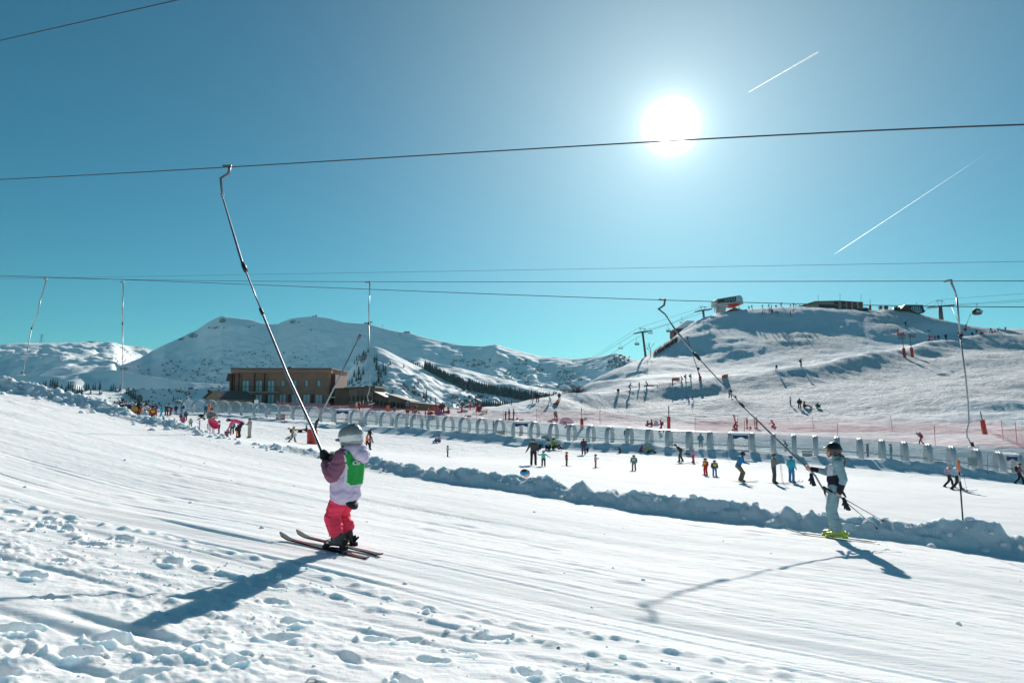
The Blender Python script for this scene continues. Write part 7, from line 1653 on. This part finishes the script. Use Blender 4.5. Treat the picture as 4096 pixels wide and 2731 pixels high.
# ------------------------------------------------------------------ the two towed skiers in front
def remesh(name, P, voxel, mats, parent, cls=None, smooth=4, wr=0.0, wf=26, keep=None, grow=0.0, sub=False):
    mb = MB()
    for p in P: capsule(mb, p[0], p[1], p[2] + grow, p[3] + grow, 0, 14)
    me = bpy.data.meshes.new("tmp"); me.from_pydata(mb.v, [], mb.f); o = bpy.data.objects.new("tmp", me); COL.objects.link(o)
    r = o.modifiers.new("r", 'REMESH'); r.mode = 'VOXEL'; r.voxel_size = voxel; r.use_smooth_shade = True
    s = o.modifiers.new("s", 'SMOOTH'); s.factor = .5; s.iterations = smooth
    bpy.context.view_layer.update()
    m2 = bpy.data.meshes.new_from_object(o.evaluated_get(bpy.context.evaluated_depsgraph_get())); bpy.data.objects.remove(o)
    n = len(m2.vertices); co = np.empty(n * 3, np.float32); m2.vertices.foreach_get("co", co); co = co.reshape(-1, 3).astype(float)
    no = np.empty(n * 3, np.float32); m2.vertex_normals.foreach_get("vector", no); no = no.reshape(-1, 3)
    if wr:
        f = 1 - np.abs(fbm(co[:, 2] * wf + 1.5 * vn(co[:, 0] * 9, co[:, 1] * 9, 5), co[:, 0] * wf * .35 + co[:, 1] * wf * .3, 3, 8)) * 2
        co = co + no * (wr * f)[:, None]
        m2.vertices.foreach_set("co", co.ravel().astype(np.float32))
    nf = len(m2.polygons); ctr = np.empty(nf * 3, np.float32); m2.polygons.foreach_get("center", ctr); ctr = ctr.reshape(-1, 3)
    tg = np.array([p[4] if len(p) > 4 else 0 for p in P])
    near = tg[np.stack([segd(ctr, p) for p in P], 1).argmin(1)]
    mi = near if cls is None else cls(ctr, near)
    m2.polygons.foreach_set("material_index", np.asarray(mi, np.int32)); m2.polygons.foreach_set("use_smooth", [True] * nf)
    for m in mats: m2.materials.append(m)
    if keep is not None:
        bm = bmesh.new(); bm.from_mesh(m2); bm.faces.ensure_lookup_table()
        bmesh.ops.delete(bm, geom=[f for f in bm.faces if not keep(f.calc_center_median())], context='FACES'); bm.to_mesh(m2); bm.free()
    m2.name = name; m2.update()
    return link(bpy.data.objects.new(name, m2), parent)
def pr(*a): return [(Vector(p[0]), Vector(p[1]), p[2], p[3]) + tuple(p[4:]) for p in a]
def hand(palm, bar, out, side, k=1.0, rad=.0085, tag_=0, curl=.027, toward=None):
    """palm on a bar: four fingers of unequal length bent round it, thumb the other way. bar: axis; out: from bar to palm"""
    B = Vector(bar).normalized(); O = (Vector(out) - B * Vector(out).dot(B)).normalized(); T = B.cross(O) * side; C = Vector(palm) - O * curl * k
    L_ = [(Vector(palm) + B * .030 * k, Vector(palm) - B * .030 * k, .019 * k, .018 * k, tag_), (Vector(palm) + B * .022 * k + O * .004, Vector(palm) - B * .030 * k + O * .012, .018 * k, .017 * k, tag_)]
    for i, (ln, rr) in enumerate(((2.6, .93), (3.0, 1.0), (2.8, .96), (2.2, .82))):
        b = B * (.032 - .0215 * i) * k; pts = []
        for j in range(4):
            a = .35 + ln * j / 3; pts.append(C + b + (O * math.cos(a) + T * math.sin(a)) * curl * k * (1.12 if j == 0 else 1))
        for j in range(3): L_.append((pts[j], pts[j + 1], rad * k * rr * (1 - .06 * j), rad * k * rr * (.94 - .06 * j), tag_))
    b = B * .046 * k; p0 = Vector(palm) + B * .030 * k; p1 = C + b + (O * math.cos(-.9) + T * math.sin(-.9)) * curl * 1.15 * k; p2 = C + b * .9 + (O * math.cos(-2.0) + T * math.sin(-2.0)) * curl * 1.05 * k
    L_ += [(p0, p1, rad * 1.25 * k, rad * 1.15 * k, tag_), (p1, p2, rad * 1.1 * k, rad * 1.0 * k, tag_)]
    return L_
def ski(parent, x, y0, y1, w, mat_, zoff=0.0, mat2=None):
    m = MB(); n = 22; vs = []
    for i in range(n + 1):
        t = i / n; y = y0 + (y1 - y0) * t; L_ = y1 - y0
        ww = w * (.82 + .22 * (2 * t - 1) ** 2) * (1 if t < .93 else math.sqrt(max(.03, 1 - ((t - .93) / .07) ** 2))) * (1 if t > .03 else .75)
        z = zoff + .006 + (max(0, t - .84) / .16) ** 2 * .05 + (max(0, .05 - t) / .05) ** 2 * .012
        vs += [(x - ww, y, z), (x + ww, y, z), (x + ww, y, z + .012), (x - ww, y, z + .012)]
    m._add(vs, [(i * 4 + j, i * 4 + (j + 1) % 4, i * 4 + 4 + (j + 1) % 4, i * 4 + 4 + j) for i in range(n) for j in range(4)] + [(3, 2, 1, 0), (n * 4, n * 4 + 1, n * 4 + 2, n * 4 + 3)])
    o = m.build("ski", mat_, parent)
    if mat2:
        q = MB()
        for (a, b) in ((.62, .83), (.06, .22)): q.box((x, y0 + (y1 - y0) * (a + b) / 2, zoff + .0195), (w * 1.3, (y1 - y0) * (b - a), .002))
        q.build("ski_graphic", mat2, o)
    return o
def ski_boot(parent, x, y, lean, shell, dark, buckle, L_=.27, hgt=.26, rz=0.0, z0=.05, name="ski_boot"):
    k = L_ / .29; e = []
    P = pr(((x, y - .06 * k, z0 + .045), (x, y + .06 * k, z0 + .045), .046 * k, .044 * k), ((x, y + .06 * k, z0 + .04), (x, y + .145 * k, z0 + .034), .044 * k, .034 * k), ((x, y - .035 * k, z0 + .08), (x, y - .015 * k + lean, z0 + hgt - .05), .052 * k, .058 * k), ((x, y - .085 * k, z0 + .035), (x, y - .05 * k, z0 + .12), .035 * k, .045 * k), ((x, y + .03 * k, z0 + .06), (x, y + .01, z0 + .15), .045 * k, .05 * k))
    o = remesh(name, P, .007, [shell, dark], parent, cls=lambda c, n: (c[:, 2] < z0 + .022).astype(int), smooth=3)
    q = MB()
    for i, (yy, zz, ww) in enumerate(((.085, .055, .046), (.045, .085, .05), (.03, .135, .058), (.035, .185, .062))):
        q.box((x, y + yy * k + lean * (zz / hgt) * .5, z0 + zz * hgt / .26), (ww * 2 * k, .016, .014)); q.box((x - ww * k, y + yy * k + lean * (zz / hgt) * .5, z0 + zz * hgt / .26), (.01, .03, .02))
    q.build("buckle", buckle, o, bevel=.002)
    q = MB().box((x, y + .15 * k, z0 - .005), (.065 * k, .07 * k, .03)).box((x, y + .15 * k, z0 + .018), (.05 * k, .045 * k, .02)).box((x, y - .125 * k, z0 - .002), (.06 * k, .09 * k, .04)).box((x, y - .14 * k, z0 + .05), (.035 * k, .02, .075)).box((x, y, z0 - .012), (.055 * k, .20 * k, .012))
    q.tube([(x, y - .135 * k, z0 + .03), (x, y - .20 * k, z0 + .075)], [.018 * k, .011], 8)
    q.build("binding", dark if buckle is not None else shell, parent, bevel=.003)
    return o
C_ = lambda n, c, r=.75, **k: mat(n, c, r, var=k.get('var', .06), scale=k.get('scale', 14), bump=k.get('bump', .25), bscale=k.get('bscale', 90), spec=k.get('spec', .3), metal=k.get('metal', 0))
YAW = math.atan2(-AX, AY)
def slope_root(px, py, dmin, label):
    f = hit(px, py, dmin, 30); f.z = float(Hnear(np.array([f.x]), np.array([f.y]), False)[0])
    e = empty("person", f, YAW, label, "person"); return e, f
def tilt_ski(o, slope): o.rotation_euler = (math.atan(slope), 0, 0)

# ---- child in the green bib
kid, kf = slope_root(1362, 2200, 5, "child in a silver helmet, green bib and bright coral trousers, towed left on skis")
K = dict(pel=(0, -.05, .60), ch=(0, -.10, .87), nk=(0, -.11, 1.01), hd=(0, -.095, 1.125))
J_LIL = C_("lilac_fabric", (.68, .56, .74)); J_MAU = C_("mauve_fabric", (.27, .10, .16)); J_COR = C_("coral_fabric", (1.0, .055, .12)); J_GRN = C_("bib_green", (.01, .32, .055), .6); J_WHT = C_("bib_piping", (.75, .76, .78)); G_BLK = C_("glove_black", (.012, .014, .018)); SKIN = mat("skin_fair", (.60, .34, .25), .5, var=.05); BLK = mat("boot_dark", (.045, .045, .05), .45, var=.1)
ls, rs, le, re, lh, rh = (-.125, -.10, .955), (.125, -.10, .955), (-.215, -.045, .765), (.20, .0, .80), (-.085, .165, .885), (-.045, .175, .955)
body = remesh("body", pr((K['pel'], K['ch'], .10, .10, 0), (K['ch'], K['nk'], .07, .04, 0), (K['nk'], K['hd'], .042, .05, 0), ((0, -.095, 1.12), (0, -.085, 1.145), .085, .084, 0), ((0, -.03, 1.09), (0, -.025, 1.075), .055, .05, 0), ((0, .0, 1.115), (0, .012, 1.10), .012, .014, 0), ((-.08, -.09, 1.10), (-.088, -.1, 1.12), .012, .016, 0), ((.08, -.09, 1.10), (.088, -.1, 1.12), .012, .016, 0),
      (ls, le, .045, .038, 0), (le, lh, .038, .028, 0), (rs, re, .045, .038, 0), (re, rh, .038, .028, 0), ((-.07, -.04, .56), (-.085, .05, .34), .075, .055, 0), ((-.085, .05, .34), (-.10, -.02, .14), .055, .04, 0), ((.07, -.04, .56), (.085, .07, .34), .075, .055, 0), ((.085, .07, .34), (.10, .0, .14), .055, .04, 0)), .012, [SKIN], kid)
eye = MB()
for s in (-1, 1): eye.ball((s * .03, -.008, 1.128), (.011, .008, .008))
eye.build("eye", BLK, body)
jk = pr(((-.05, -.045, .61), (-.045, -.10, .87), .125, .105, 0), ((.05, -.045, .61), (.045, -.10, .87), .125, .105, 0), ((0, .01, .60), (0, -.05, .82), .10, .10, 0), ((-.075, -.055, .575), (.075, -.055, .575), .112, .112, 0), (ls, rs, .075, .075, 0), ((0, -.10, .93), (0, -.10, 1.02), .085, .07, 0),
     (ls, le, .078, .070, 1), (le, Vector(le).lerp(Vector(lh), .80), .070, .048, 1), (rs, re, .078, .068, 1), (re, Vector(re).lerp(Vector(rh), .80), .068, .048, 1))
def jcls(c, n): return np.where((n == 1) & ((np.abs(c[:, 0]) > .12) | (c[:, 1] > .02)), 1, 0)
remesh("jacket", jk, .011, [J_LIL, J_MAU], kid, cls=jcls, wr=.009, wf=16, smooth=3)
tor = [p for p in jk if p[4] == 0]
vest = lambda w, zb, zt: (lambda v: -w - .05 * max(0, (v.z - .86) / .14) * (1 if v.z < .97 else .3) < v.x and v.x < .2 + .05 * max(0, (v.z - .86) / .14) * (1 if v.z < .97 else .3) and v.z > zb + .10 * max(0, (-v.x - w * .62) / w) and v.z < zt)
remesh("bib_piping", tor, .011, [J_WHT], kid, keep=vest(.145, .650, 1.015), grow=.013, smooth=3)
bb = remesh("green_bib", tor, .011, [J_GRN], kid, keep=vest(.133, .662, 1.01), grow=.018, smooth=3, wr=.003, wf=14)
hood = remesh("hood", pr(((-.04, -.175, 1.012), (.065, -.18, 1.015), .064, .066), ((-.02, -.225, .965), (.065, -.225, .965), .058, .058), ((-.075, -.12, 1.025), (.085, -.12, 1.03), .046, .050), ((.03, -.255, .925), (.03, -.24, .97), .046, .055), ((-.08, -.07, 1.00), (.08, -.07, 1.00), .045, .045)), .010, [J_LIL], kid, wr=.006, wf=20, smooth=3)
t = text("Clu", 100, 100, 1, .058, J_WHT, "bib_lettering", 'LEFT', ext=.02); t.parent = kid; t.location = (-.098, -.205, .888); t.rotation_euler = (math.pi / 2 - .08, 0, -.30)
tr = pr(((-.068, -.04, .56), (-.085, .045, .34), .084, .074, 0), ((-.085, .045, .34), (-.098, -.015, .215), .076, .074, 0), ((.068, -.04, .56), (.085, .075, .34), .084, .074, 0), ((.085, .075, .34), (.10, .01, .225), .076, .074, 0), ((-.05, -.05, .56), (.05, -.05, .56), .085, .085, 0))
remesh("trousers", tr, .011, [J_COR], kid, wr=.012, wf=26, smooth=3)
for s, dy in ((-1, -.02), (1, .015)):
    ski_boot(kid, s * .10, dy, .03, BLK, G_BLK, mat("buckle_silver", (.45, .45, .48), .3, metal=.8), .235, .22)
SK_R = mat("ski_dark_red", (.10, .02, .02), .35, var=.3, scale=6)
for s, y0, y1 in ((-1, -.42, .74), (1, -.44, .70)): tilt_ski(ski(kid, s * .10, y0, y1, .037, G_BLK, .0, mat("ski_red", (.28, .035, .03), .35, var=.6, scale=30)), .10)
# helmet
hm = pr(((0, -.085, 1.150), (0, -.115, 1.165), .122, .120), ((0, -.14, 1.13), (0, -.10, 1.13), .104, .112), ((-.07, -.09, 1.075), (.07, -.09, 1.075), .052, .052))
def hcls(c, n): return np.where(c[:, 2] < 1.060, 2, np.where(np.abs(c[:, 2] - 1.125 + (c[:, 1] + .1) * .15) < .030, 1, np.where((c[:, 2] > 1.06) & (c[:, 2] < 1.08), 3, 0)))
hl = remesh("helmet", hm, .009, [mat("helmet_silver", (.27, .28, .27), .25, metal=.25, var=.04, spec=.7), mat("helmet_white_band", (.62, .68, .68), .25, spec=.7, var=.03), G_BLK, mat("helmet_grey", (.15, .15, .16), .35, var=.05)], kid, cls=hcls, smooth=5)
q = MB()
for a in (-.6, 0, .6): q.box((math.sin(a) * .06, -.10 - math.cos(a) * .05, 1.281 - abs(a) * .01), (.012, .05, .004))
q.build("air_vent", G_BLK, hl)
q = MB().tube([(.124 * math.sin(a), -.10 + .135 * math.cos(a), 1.115) for a in [math.radians(d) for d in range(-62, 63, 14)]], .030, 8, 0, flat=.45); q.build("goggles", mat("goggle_dark", (.03, .03, .05), .1, spec=.9), kid)
remesh("glove", hand(lh, (-.18, .10, 1), (-.8, -.4, 0), 1, 1.05, .0125, 0, .03) + pr((Vector(le).lerp(Vector(lh), .74), lh, .038, .030, 0)), .007, [G_BLK], kid, smooth=2)
remesh("glove", hand(rh, (-.18, .10, 1), (.8, -.5, 0), -1, 1.05, .0125, 0, .03) + pr((Vector(re).lerp(Vector(rh), .74), rh, .038, .030, 0)), .007, [G_BLK], kid, smooth=2)
# the rest of her tow bar, past her knees to the seat disc behind
MK = Matrix.Translation(kf) @ Matrix.Rotation(YAW, 4, 'Z')
grip = MK @ Vector((-.065, .19, .93))
low = [MK @ Vector(v) for v in ((-.060, .17, .84), (-.03, .12, .68), (0, .05, .50), (.0, -.05, .455), (0, -.13, .485))]
def towed(label, head, low, rad, seat_r, seat_dir):
    P = head + low; e = empty("button_lift_hanger", P[0], 0, label, "lift hanger", "button lift hangers"); k = rad
    m = MB().tube([P[0] + Vector((-.05, .02, .03)), P[0] + Vector((.08, 0, .03)), P[0] + Vector((.06, 0, -.10)), P[0] + Vector((-.07, 0, -.19)), P[1]], [k * 1.6, k * 2.0, k * 1.5, k * 1.5, k * 1.1], 8); par(m.build("clamp_arm", M_GREY), e)
    m = MB(); q = P[2] - P[1]
    for j in range(3):
        c0 = P[1] + q * (j + .5) / 3; R = q.length / 4.0; up = q.normalized(); sd = Vector((1, 0, 0)) if j % 2 else Vector((0, 1, 0))
        m.tube([c0 + up * (math.cos(a) * R) + sd * (math.sin(a) * R * .6) for a in [i * math.pi / 5 for i in range(11)]], k * .45, 5)
    par(m.build("chain", M_GREY), e)
    par(MB().tube([P[2], P[3], P[4]], [k * .8, k * 1.25, k * 1.25], 12).build("upper_tube", M_POLE), e)
    u = (P[5] - P[4]).normalized()
    par(MB().tube([P[4] - u * .10, P[4] + u * .0, P[4] + u * .14], [k * 1.4, k * 2.2, k * 1.9], 12).build("collar", M_DARK), e)
    par(MB().tube([P[4] + u * .1, P[5]], k * .72, 12).build("middle_tube", M_POLE), e)
    u = (P[6] - P[5]).normalized()
    par(MB().tube([P[5] - u * .05, P[5] + u * .09], [k * 1.5, k * 1.5], 12).build("collar", M_DARK), e)
    par(MB().tube([P[5] + u * .05] + P[6:], k, 12).build("lower_tube", M_POLE), e)
    m = MB(); t = P[-1]; z = Vector(seat_dir).normalized(); x = z.orthogonal().normalized(); y = z.cross(x); n = 20; vs = []
    for (r, h) in ((0, .016), (.6, .018), (.95, .008), (1, 0), (.95, -.010), (.5, -.02), (0, -.022)):
        for i in range(n): a = 2 * math.pi * i / n; vs.append(t + z * h + (x * math.cos(a) + y * math.sin(a)) * r * seat_r)
    m._add(vs, [(a * n + i, a * n + (i + 1) % n, (a + 1) * n + (i + 1) % n, (a + 1) * n + i) for a in range(6) for i in range(n)], 0, True)
    par(m.build("button_seat", M_BLACK), e); return e
def LH(px, py, c): return Vector(line_hit(px, py, c))
def along(pts, c0, c1): return [LH(x, y, c0 + (c1 - c0) * (y - pts[0][1]) / (1848 - pts[0][1])) for x, y in pts]
gp_c = NX * grip.x + NY * grip.y
head = along([(901, 668), (887, 768), (891, 792), (900, 815), (968, 1050), (1045, 1243)], 8.0, gp_c + (8.0 - gp_c) * 0)
def cfun(y, c0, y0, c1, y1): return c0 + (c1 - c0) * (y - y0) / (y1 - y0)
head = [LH(x, y, cfun(y, 8.0, 672, gp_c, 1848)) for x, y in ((901, 671), (887, 768), (891, 792), (968, 1050), (975, 1064), (1045, 1243), (1150, 1500), (1250, 1715))] 
towed("long silver tow bar slanting down to the mittens of the child in the green bib", head, [grip] + low, .0155, .085, MK.to_3x3() @ Vector((0, -.8, .6)))

# ---- girl in light blue
gl, gf = slope_root(3342, 2153, 9, "girl in a black helmet and pale blue suit with lime boots, towed left")
T_LT = C_("pale_teal_fabric", (.25, .40, .44)); T_WH = C_("white_panel", (.62, .64, .72)); T_NV = C_("navy_fabric", (.010, .014, .030)); LIME = mat("lime_boot", (.42, .58, .02), .35, var=.05, spec=.6); HAIR = mat("brown_hair", (.16, .085, .045), .7, var=.3, scale=40)
gs = .98
ls, rs, le, re, lh, rh = (-.165, -.10, 1.285), (.165, -.08, 1.285), (-.20, -.165, 1.02), (.19, .11, 1.10), (-.19, -.085, .765), (.045, .385, 1.165)
gb = remesh("body", pr(((0, -.03, .86), (0, -.06, 1.15), .10, .10), ((0, -.06, 1.15), (0, -.075, 1.33), .09, .05), ((0, -.075, 1.33), (0, -.03, 1.43), .048, .048), ((0, -.02, 1.475), (0, -.01, 1.50), .083, .086), ((0, .03, 1.425), (0, .045, 1.41), .050, .038), ((0, .075, 1.458), (0, .088, 1.445), .010, .013), ((0, .066, 1.425), (0, .068, 1.423), .014, .013), ((0, .064, 1.395), (0, .066, 1.392), .018, .018),
      (ls, le, .045, .036), (le, lh, .036, .024), (rs, re, .045, .036), (re, rh, .036, .024), ((-.08, -.03, .84), (-.08, .04, .48), .085, .055), ((-.08, .04, .48), (-.09, -.03, .14), .055, .04), ((.08, -.03, .84), (.08, .06, .48), .085, .055), ((.08, .06, .48), (.09, .0, .14), .055, .04))
      + hand(rh, (-.1, -.75, .62), (.35, -.35, -.6), 1, 1.0) + hand(lh, (0, -.80, -.36), (-.6, .1, .5), -1, 1.0), .0075, [SKIN], gl, smooth=2)
q = MB()
for s in (-1, 1): q.ball((s * .030, .068, 1.468), (.011, .007, .006))
q.build("eye", BLK, gb)
q = MB().tube([(-.02, .0795, 1.418), (0, .083, 1.417), (.02, .0795, 1.418)], .005, 6); q.build("lips", mat("lips", (.45, .14, .12), .5), gb)
jk = pr(((-.045, -.03, .90), (-.05, -.07, 1.17), .115, .115, 0), ((.045, -.03, .90), (.05, -.07, 1.17), .115, .115, 0), ((0, .005, .98), (0, -.02, 1.17), .095, .10, 0), (ls, rs, .075, .075, 0), ((0, -.075, 1.24), (0, -.065, 1.37), .085, .068, 0), ((-.05, -.13, 1.34), (.05, -.13, 1.34), .05, .05, 0),
     (ls, le, .072, .062, 1), (le, Vector(le).lerp(Vector(lh), .84), .060, .042, 2), (rs, re, .072, .060, 1), (re, Vector(re).lerp(Vector(rh), .84), .058, .040, 2))
def gcls(c, n):
    z = c[:, 2] + .25 * (c[:, 1] + .1)
    base = np.where(z < 1.10, 2, np.where((c[:, 1] > -.09) & (z < 1.27) & (np.abs(c[:, 0]) < .15), 1, 0))
    foreL = (n == 2) & (np.linalg.norm(c - np.array(lh), axis=1) < .19); foreR = (n == 2) & (np.linalg.norm(c - np.array(rh), axis=1) < .17)
    return np.where(foreL | foreR, 2, np.where(n >= 1, 0, base))
remesh("jacket", jk, .010, [T_LT, T_WH, T_NV], gl, cls=gcls, wr=.006, wf=18, smooth=3)
tr = pr(((-.082, -.025, .86), (-.085, .035, .48), .098, .078, 0), ((-.085, .035, .48), (-.09, -.03, .20), .078, .088, 0), ((.082, -.025, .86), (.085, .06, .48), .098, .078, 0), ((.085, .06, .48), (.09, .0, .20), .078, .088, 0), ((-.05, -.03, .88), (.05, -.03, .88), .115, .115, 0))
remesh("trousers", tr, .010, [T_LT], gl, wr=.008, wf=34, smooth=3)
for s, dy in ((-1, -.03), (1, .03)):
    ski_boot(gl, s * .09, dy, .035, LIME, LIME, mat("buckle_white", (.7, .7, .68), .3), .285, .25)
SK_W = mat("ski_pale", (.42, .40, .38), .35, var=.3, scale=10)
for s, y0, y1 in ((-1, -.66, .62), (1, -.62, .80)): tilt_ski(ski(gl, s * .09, y0, y1, .040, SK_W, 0, M_GREY), .06)
hm = pr(((0, -.025, 1.515), (0, -.045, 1.525), .118, .116), ((0, -.07, 1.50), (0, -.04, 1.50), .100, .106), ((-.06, -.045, 1.44), (.06, -.045, 1.44), .050, .050))
hk = remesh("helmet", hm, .009, [mat("helmet_black", (.012, .010, .012), .22, spec=.8, var=.05)], gl, smooth=5, keep=lambda v: not (v.y > .035 and v.z < 1.475))
gg = MB().tube([(.118 * math.sin(a), -.015 + .125 * math.cos(a), 1.535) for a in [math.radians(d) for d in range(-64, 65, 14)]], .032, 8, 0, flat=.5); gg.build("goggles", mat("goggle_amber", (.30, .12, .02), .12, metal=.4, spec=.9), gl)
q = MB().tube([(.120 * math.sin(a), -.035 + .125 * math.cos(a), 1.525) for a in [math.radians(d) for d in range(60, 301, 15)]], .016, 6); q.build("goggle_strap", M_BLACK, gl)
q = MB().tube([(-.07, -.01, 1.44), (-.05, .045, 1.385), (0, .06, 1.372), (.05, .045, 1.385), (.07, -.01, 1.44)], .008, 6); q.build("chin_strap", M_BLACK, hk)
remesh("ponytail", pr(((0, -.11, 1.42), (0, -.16, 1.385), .030, .036), ((0, -.16, 1.385), (0, -.185, 1.31), .036, .030), ((0, -.185, 1.31), (0, -.185, 1.23), .028, .010)), .008, [HAIR], gl, wr=.004, wf=60, smooth=2)
remesh("neck_warmer", pr(((0, -.07, 1.345), (0, -.062, 1.385), .066, .060)), .009, [M_BLACK], gl, smooth=2)
def glove(parent, top, dn, spread):
    t = Vector(top); d = Vector(dn).normalized(); s = Vector(spread).normalized(); P = [(t, t + d * .06, .030, .034, 0), (t + d * .06, t + d * .12, .036, .038, 0)]
    for i, (o_, ln) in enumerate(((-.030, .062), (-.010, .074), (.010, .070), (.030, .054))):
        P.append((t + d * .12 + s * o_, t + d * (.12 + ln) + s * o_ * 1.5 + Vector((0, 0, -.004)), .0125, .0105, 0))
    P.append((t + d * .07 + s * .03, t + d * .115 + s * .062, .013, .011, 0)); remesh("glove", P, .007, [T_NV], parent, smooth=2)
glove(gl, (.05, .345, 1.06), (0, -.14, -1), (0, 1, .1)); glove(gl, (-.19, -.155, .70), (0, -.30, -1), (0, 1, 0))
q = MB().tube([(.045, .385, 1.13), (.05, .35, 1.07)], .004, 4).tube([(-.19, -.10, .74), (-.19, -.15, .71)], .004, 4); q.build("wrist_strap", M_BLACK, gl)
MG = Matrix.Translation(gf) @ Matrix.Rotation(YAW, 4, 'Z')
for i, (hx, tp, ax) in enumerate((((-.19, .15, .87), (-.24, -.665, .225), -.19), ((-.19, .135, .88), (-.12, -.77, .34), -.17))):
    a = MG @ Vector(hx); b = MG @ Vector((ax, -.085 + (.012 if i else 0), .738 + .01 * i)); c = MG @ Vector(tp); e = empty("ski_pole", b, 0, ("lower" if i == 0 else "upper") + " of the two ski poles trailing from the hand of the girl in pale blue", "ski pole", "ski poles of the towed girl")
    par(MB().tube([a, b, c], [.0085, .0085, .0055], 8).build("shaft", M_POLE), e)
    par(MB().tube([a + (a - b).normalized() * .02, a.lerp(b, .55)], [.016, .0135], 8).build("grip", M_BLACK), e)
    u = (b - c).normalized(); par(MB().tube([c + u * .05, c + u * .058], .035, 10).tube([c + u * .035, c + u * .08], .012, 8).build("basket", M_BLACK), e)
    par(MB().tube([a, a + Vector((.02, 0, -.10)), a + Vector((.05, .01, -.20)), a + Vector((.01, 0, -.09)), a], .006, 4).build("strap", M_BLACK), e)
grip2 = MG @ Vector((.035, .36, 1.145))
low2 = [MG @ Vector(v) for v in ((.02, .275, 1.04), (.01, .215, .92), (.0, .16, .82), (0, .08, .765), (0, -.02, .755), (0, -.135, .80))]
g2c = NX * grip2.x + NY * grip2.y
head = [LH(x, y, cfun(y, 15.3, 1203, g2c, 1893)) for x, y in ((2646, 1203), (2662, 1258), (2671, 1273), (2700, 1317), (2784, 1421), (2965, 1617), (3100, 1750), (3200, 1845))]
towed("long silver tow bar slanting down to the girl in the pale blue suit", head, [grip2] + low2, .0165, .12, MG.to_3x3() @ Vector((0, -.85, .5)))
for o in list(COL.objects):
    pass
# ------------------------------------------------------------------ the air
def haze():
    m = bpy.data.materials.new("air"); m.use_nodes = True; nt = m.node_tree
    for n in list(nt.nodes):
        if n.type == 'BSDF_PRINCIPLED': nt.nodes.remove(n)
    out = [n for n in nt.nodes if n.type == 'OUTPUT_MATERIAL'][0]
    v = nt.nodes.new("ShaderNodeVolumePrincipled"); nt.links.new(v.outputs[0], out.inputs["Volume"])
    v.inputs["Color"].default_value = (0.35, 0.78, 1.0, 1); v.inputs["Density"].default_value = 0.000032; v.inputs["Anisotropy"].default_value = 0.3
    b = MB().box((0, 9000, 160), (40000, 34000, 640)); o = b.build("haze", m)
    tag(o, "thin clear winter air between the slope and the far mountains", "haze", None, "stuff")
haze()
